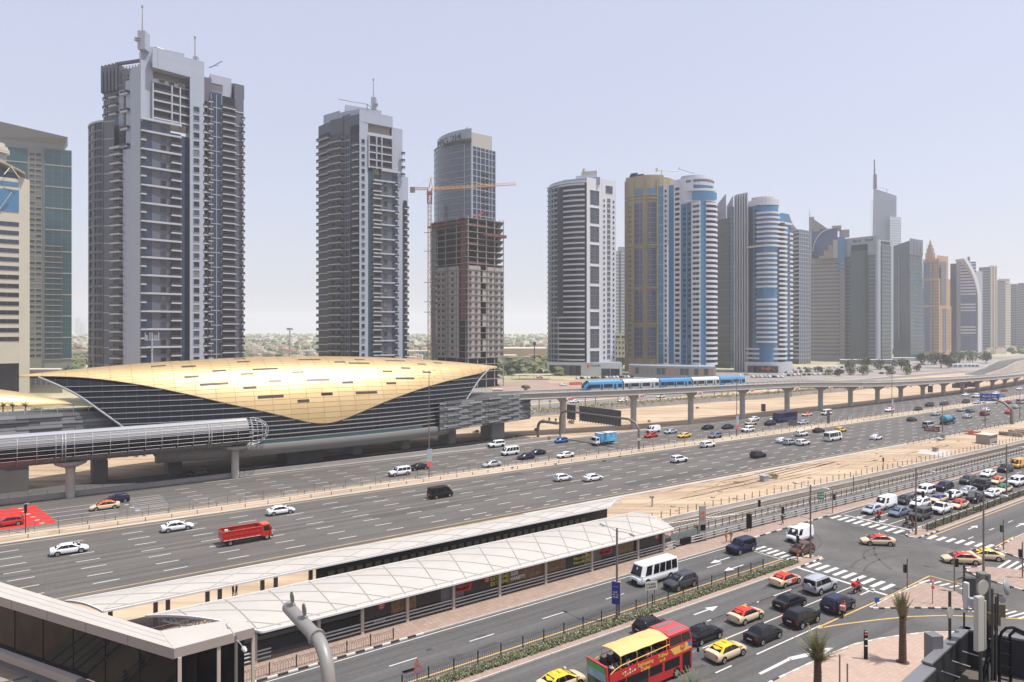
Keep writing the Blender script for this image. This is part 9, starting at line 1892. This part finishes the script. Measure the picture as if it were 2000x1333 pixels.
M_wh = mat("warehouse_beige", (.44, .35, .22), .8, var=.08, scale=.05)
lowb("warehouse", "large plain beige warehouse left of the round white tower", 981, 1070, 703, 681, 60, M_wh, 0); lowb("warehouse", "lower cream shed in front of the beige warehouse", 975, 1010, 706, 694, 20, M_crm, 3); lowb("low_building", "low cream building with dark openings just above the gold shell", 583, 622, 698, 685, 20, M_crm, 4); lowb("low_building", "low pale building between second tower and building site", 790, 838, 702, 686, 25, M_lgy, 6)
lowb("low_building", "small white building at right behind the parking trees", 1852, 1880, 719, 712, 12, M_blw, 3); lowb("low_building", "small white buildings in a row near the flyover", 1882, 1912, 718, 712, 12, M_blw, 4); lowb("low_building", "white podium at the foot of the dark blue tower", 1743, 1800, 706, 699, 15, M_lgy, 0); lowb("low_building", "dark podium at the foot of the green-glass tower", 1640, 1745, 712, 703, 14, M_mgy, 8); lowb("low_building", "mid-grey podium at the foot of the orange tower", 1800, 1862, 702, 694, 14, M_mgy, 6); lowb("low_building", "small flat-roofed beige kiosk left of the flowering shrub", 962, 982, 772, 761, 6, M_bge, 0)
lowb("low_building", "cream podium at the foot of the teal office slab", 50, 122, 768, 722, 14, M_bge, 7)
cp = "carport roofs beside the building site"
for i, (x0, x1, py, dsc) in enumerate(((978, 1040, 724, "upper pale carport roof right of the building site"), (1000, 1072, 733, "lower pale carport roof beside the round tower"))):
 a, c = G(x0, py, 3), G(x1, py, 3); t = thing("carport", dsc, "carport", (0, 0, 0), 0, cp); b = MB(); b.prism([a.xy, c.xy, c.xy + Vector((4, 9)), a.xy + Vector((4, 9))], 3.0, 3.25, M_crm); b.build("roof", t)
 for k in range(6): p = a.lerp(c, k / 5); b = MB(); b.box(p.x - .1, p.x + .1, p.y + .3, p.y + .5, 0, 3, M_steeld); b.build("post", t)
a = G(1070, 752); t = thing("site_fence", "red panel fence on the pink plaza beyond the track", "fence", (0, 0, 0));
for i in range(6): p = PZ(1112 + i * 4.2, 395 + i * .5, 0); b = MB(); b.box(p.x, p.x + 1.1, p.y, p.y + .1, 0, 1.8, M_badge); b.build("red_panel", t)
sheet("pink_plaza", [G(950, 772), G(1130, 765), G(1190, 752), G(1090, 740), G(960, 748)], .035, mat("plaza_pink", (.31, .225, .185), .8, var=.15, scale=.05))
sheet("gold_sand_patch", [G(1068, 745), G(1128, 742), G(1150, 747), G(1075, 749)], .05, M_sand)
t = thing("flyover", "pale curved flyover ramp far off at the right", "bridge", (0, 0, 0)); cl = [(1905, 733, 0), (1940, 722, 3), (1958, 713, 6), (1968, 708, 7.5), (1985, 705, 8), (2020, 700, 8)]
Lp = [];
for px, py, z in cl: Lp.append(G(px, py, z))
for sgn, nm in ((0, "deck"), (-1, "parapet"), (1, "parapet")):
 b = MB(); rings = []
 for i, p in enumerate(Lp):
  d = (Lp[min(i + 1, 5)] - Lp[max(i - 1, 0)]); d.z = 0; d.normalize(); n_ = Vector((d.y, -d.x, 0)); z = p.z
  if sgn == 0: rings.append([p - n_ * 6 + Vector((0, 0, -1)), p + n_ * 6 + Vector((0, 0, -1)), p + n_ * 6, p - n_ * 6])
  else: c = p + n_ * 6.3 * sgn; rings.append([c - n_ * .3 + Vector((0, 0, -z)), c + n_ * .3 + Vector((0, 0, -z)), c + n_ * .3 + Vector((0, 0, 1.0)), c - n_ * .3 + Vector((0, 0, 1.0))])
 b.loft(rings, M_asph if sgn == 0 else M_concl); b.build(nm, t)
rnd = random.Random(31); hb, tb_ = MB(), MB(); hm = [mat("house_%d" % i, c, .8) for i, c in enumerate(((.48, .41, .31), (.52, .47, .40), (.40, .31, .22), (.55, .53, .50), (.42, .26, .18)))]
for i in range(2600):
 Y = 620 * (9.0 ** rnd.random()); X = Y * rnd.uniform(-.72, 1.35)
 if (X / Y > .02 and Y < 900) or (ST((X, Y))[1] < 340): continue
 w, d, h = rnd.uniform(6, 18), rnd.uniform(6, 14), rnd.uniform(3.5, 8); hb.box(X, X + w, Y, Y + d, 0, h, rnd.choice(hm))
 if rnd.random() < .5: hb.box(X + w * .2, X + w * .7, Y + d * .2, Y + d, h, h + 1.5, rnd.choice(hm))
hb.build("distant_houses", None, kind="stuff", label="far low housing fading into haze up to the horizon", cat="houses")
for i in range(5200):
 Y = 480 * (9.0 ** (rnd.random() ** 1.2)); X = Y * rnd.uniform(-.74, 1.1)
 if ST((X, Y))[1] < 345 or (X / Y > .1 and Y < 900): continue
 s = rnd.uniform(2, 5.2) * (1 + Y / 3500); n = 5; o = len(tb_.v)
 rr = [s * rnd.uniform(.7, 1.2) for _ in range(n)]
 vs = [(X + rr[k] * math.cos(2 * math.pi * k / n), Y + rr[k] * math.sin(2 * math.pi * k / n), s * .25 * rnd.uniform(.2, 1)) for k in range(n)] + [(X + rr[k] * .8 * math.cos(2 * math.pi * k / n + .5), Y + rr[k] * .8 * math.sin(2 * math.pi * k / n + .5), s * rnd.uniform(.7, 1.1)) for k in range(n)] + [(X, Y, s * 1.4)]
 tb_.add(vs, [(k, (k + 1) % n, n + (k + 1) % n, n + k) for k in range(n)] + [(n + k, n + (k + 1) % n, 2 * n) for k in range(n)], rnd.choice((M_leaf, M_leafd, M_leaf2)))
tb_.build("distant_trees", None, kind="stuff", label="far scattered trees among the low housing", cat="trees")
rnd = random.Random(5); b = MB()
for i in range(900):
 px = rnd.choice((rnd.uniform(478, 620), rnd.uniform(478, 600), rnd.uniform(140, 172), rnd.uniform(985, 1070))); py = rnd.uniform(688, 712); p = G(px, py); s = rnd.uniform(1.5, 3.2)
 for k in range(14): q = p + Vector((rnd.gauss(0, s * .7), rnd.gauss(0, s * .7), abs(rnd.gauss(s * .8, s * .45)))); a_ = Vector((rnd.gauss(0, 1), rnd.gauss(0, 1), rnd.gauss(0, 1))).normalized(); c_ = a_.orthogonal(); b.add([q - a_ * .8, q + c_ * .6, q + a_ * .8, q - c_ * .6], [(0, 1, 2, 3)], rnd.choice((M_leaf, M_leaf, M_leaf2)))
b.build("park_trees", None, kind="stuff", label="belt of green trees just beyond the gold shell", cat="trees")
for px, w, y, Y, d in ((146, 10, 622, 5200, "faint tower block on the far left horizon"), (158, 6, 630, 5200, "second faint tower block on the far left horizon"), (455, 2, 628, 4500, "faint mast-like tower behind the tallest apartment tower")):
 p, q = PZ(px, Y), PZ(px + w, Y); b = MB(); b.box(p.x, q.x, Y, Y + 30, 0, ZT(Y, y), M_lgy); b.build("distant_tower", None, label=d, cat="tower")
hb = MB(); hb.box(-3500, 9000, -55, 9500, -1.0, 235.0, M_black)
hz = hb.mesh("haze"); hz.materials.clear()
mh = bpy.data.materials.new("haze_air"); mh.use_nodes = True; t = mh.node_tree; t.nodes.clear()
o = t.nodes.new("ShaderNodeOutputMaterial"); v = t.nodes.new("ShaderNodeVolumePrincipled")
v.inputs["Color"].default_value = (0.90, 0.93, 0.985, 1); v.inputs["Density"].default_value = 0.00020; v.inputs["Anisotropy"].default_value = 0.2
t.links.new(v.outputs[0], o.inputs["Volume"]); hz.materials.append(mh)
obj("haze", hz, kind="stuff")
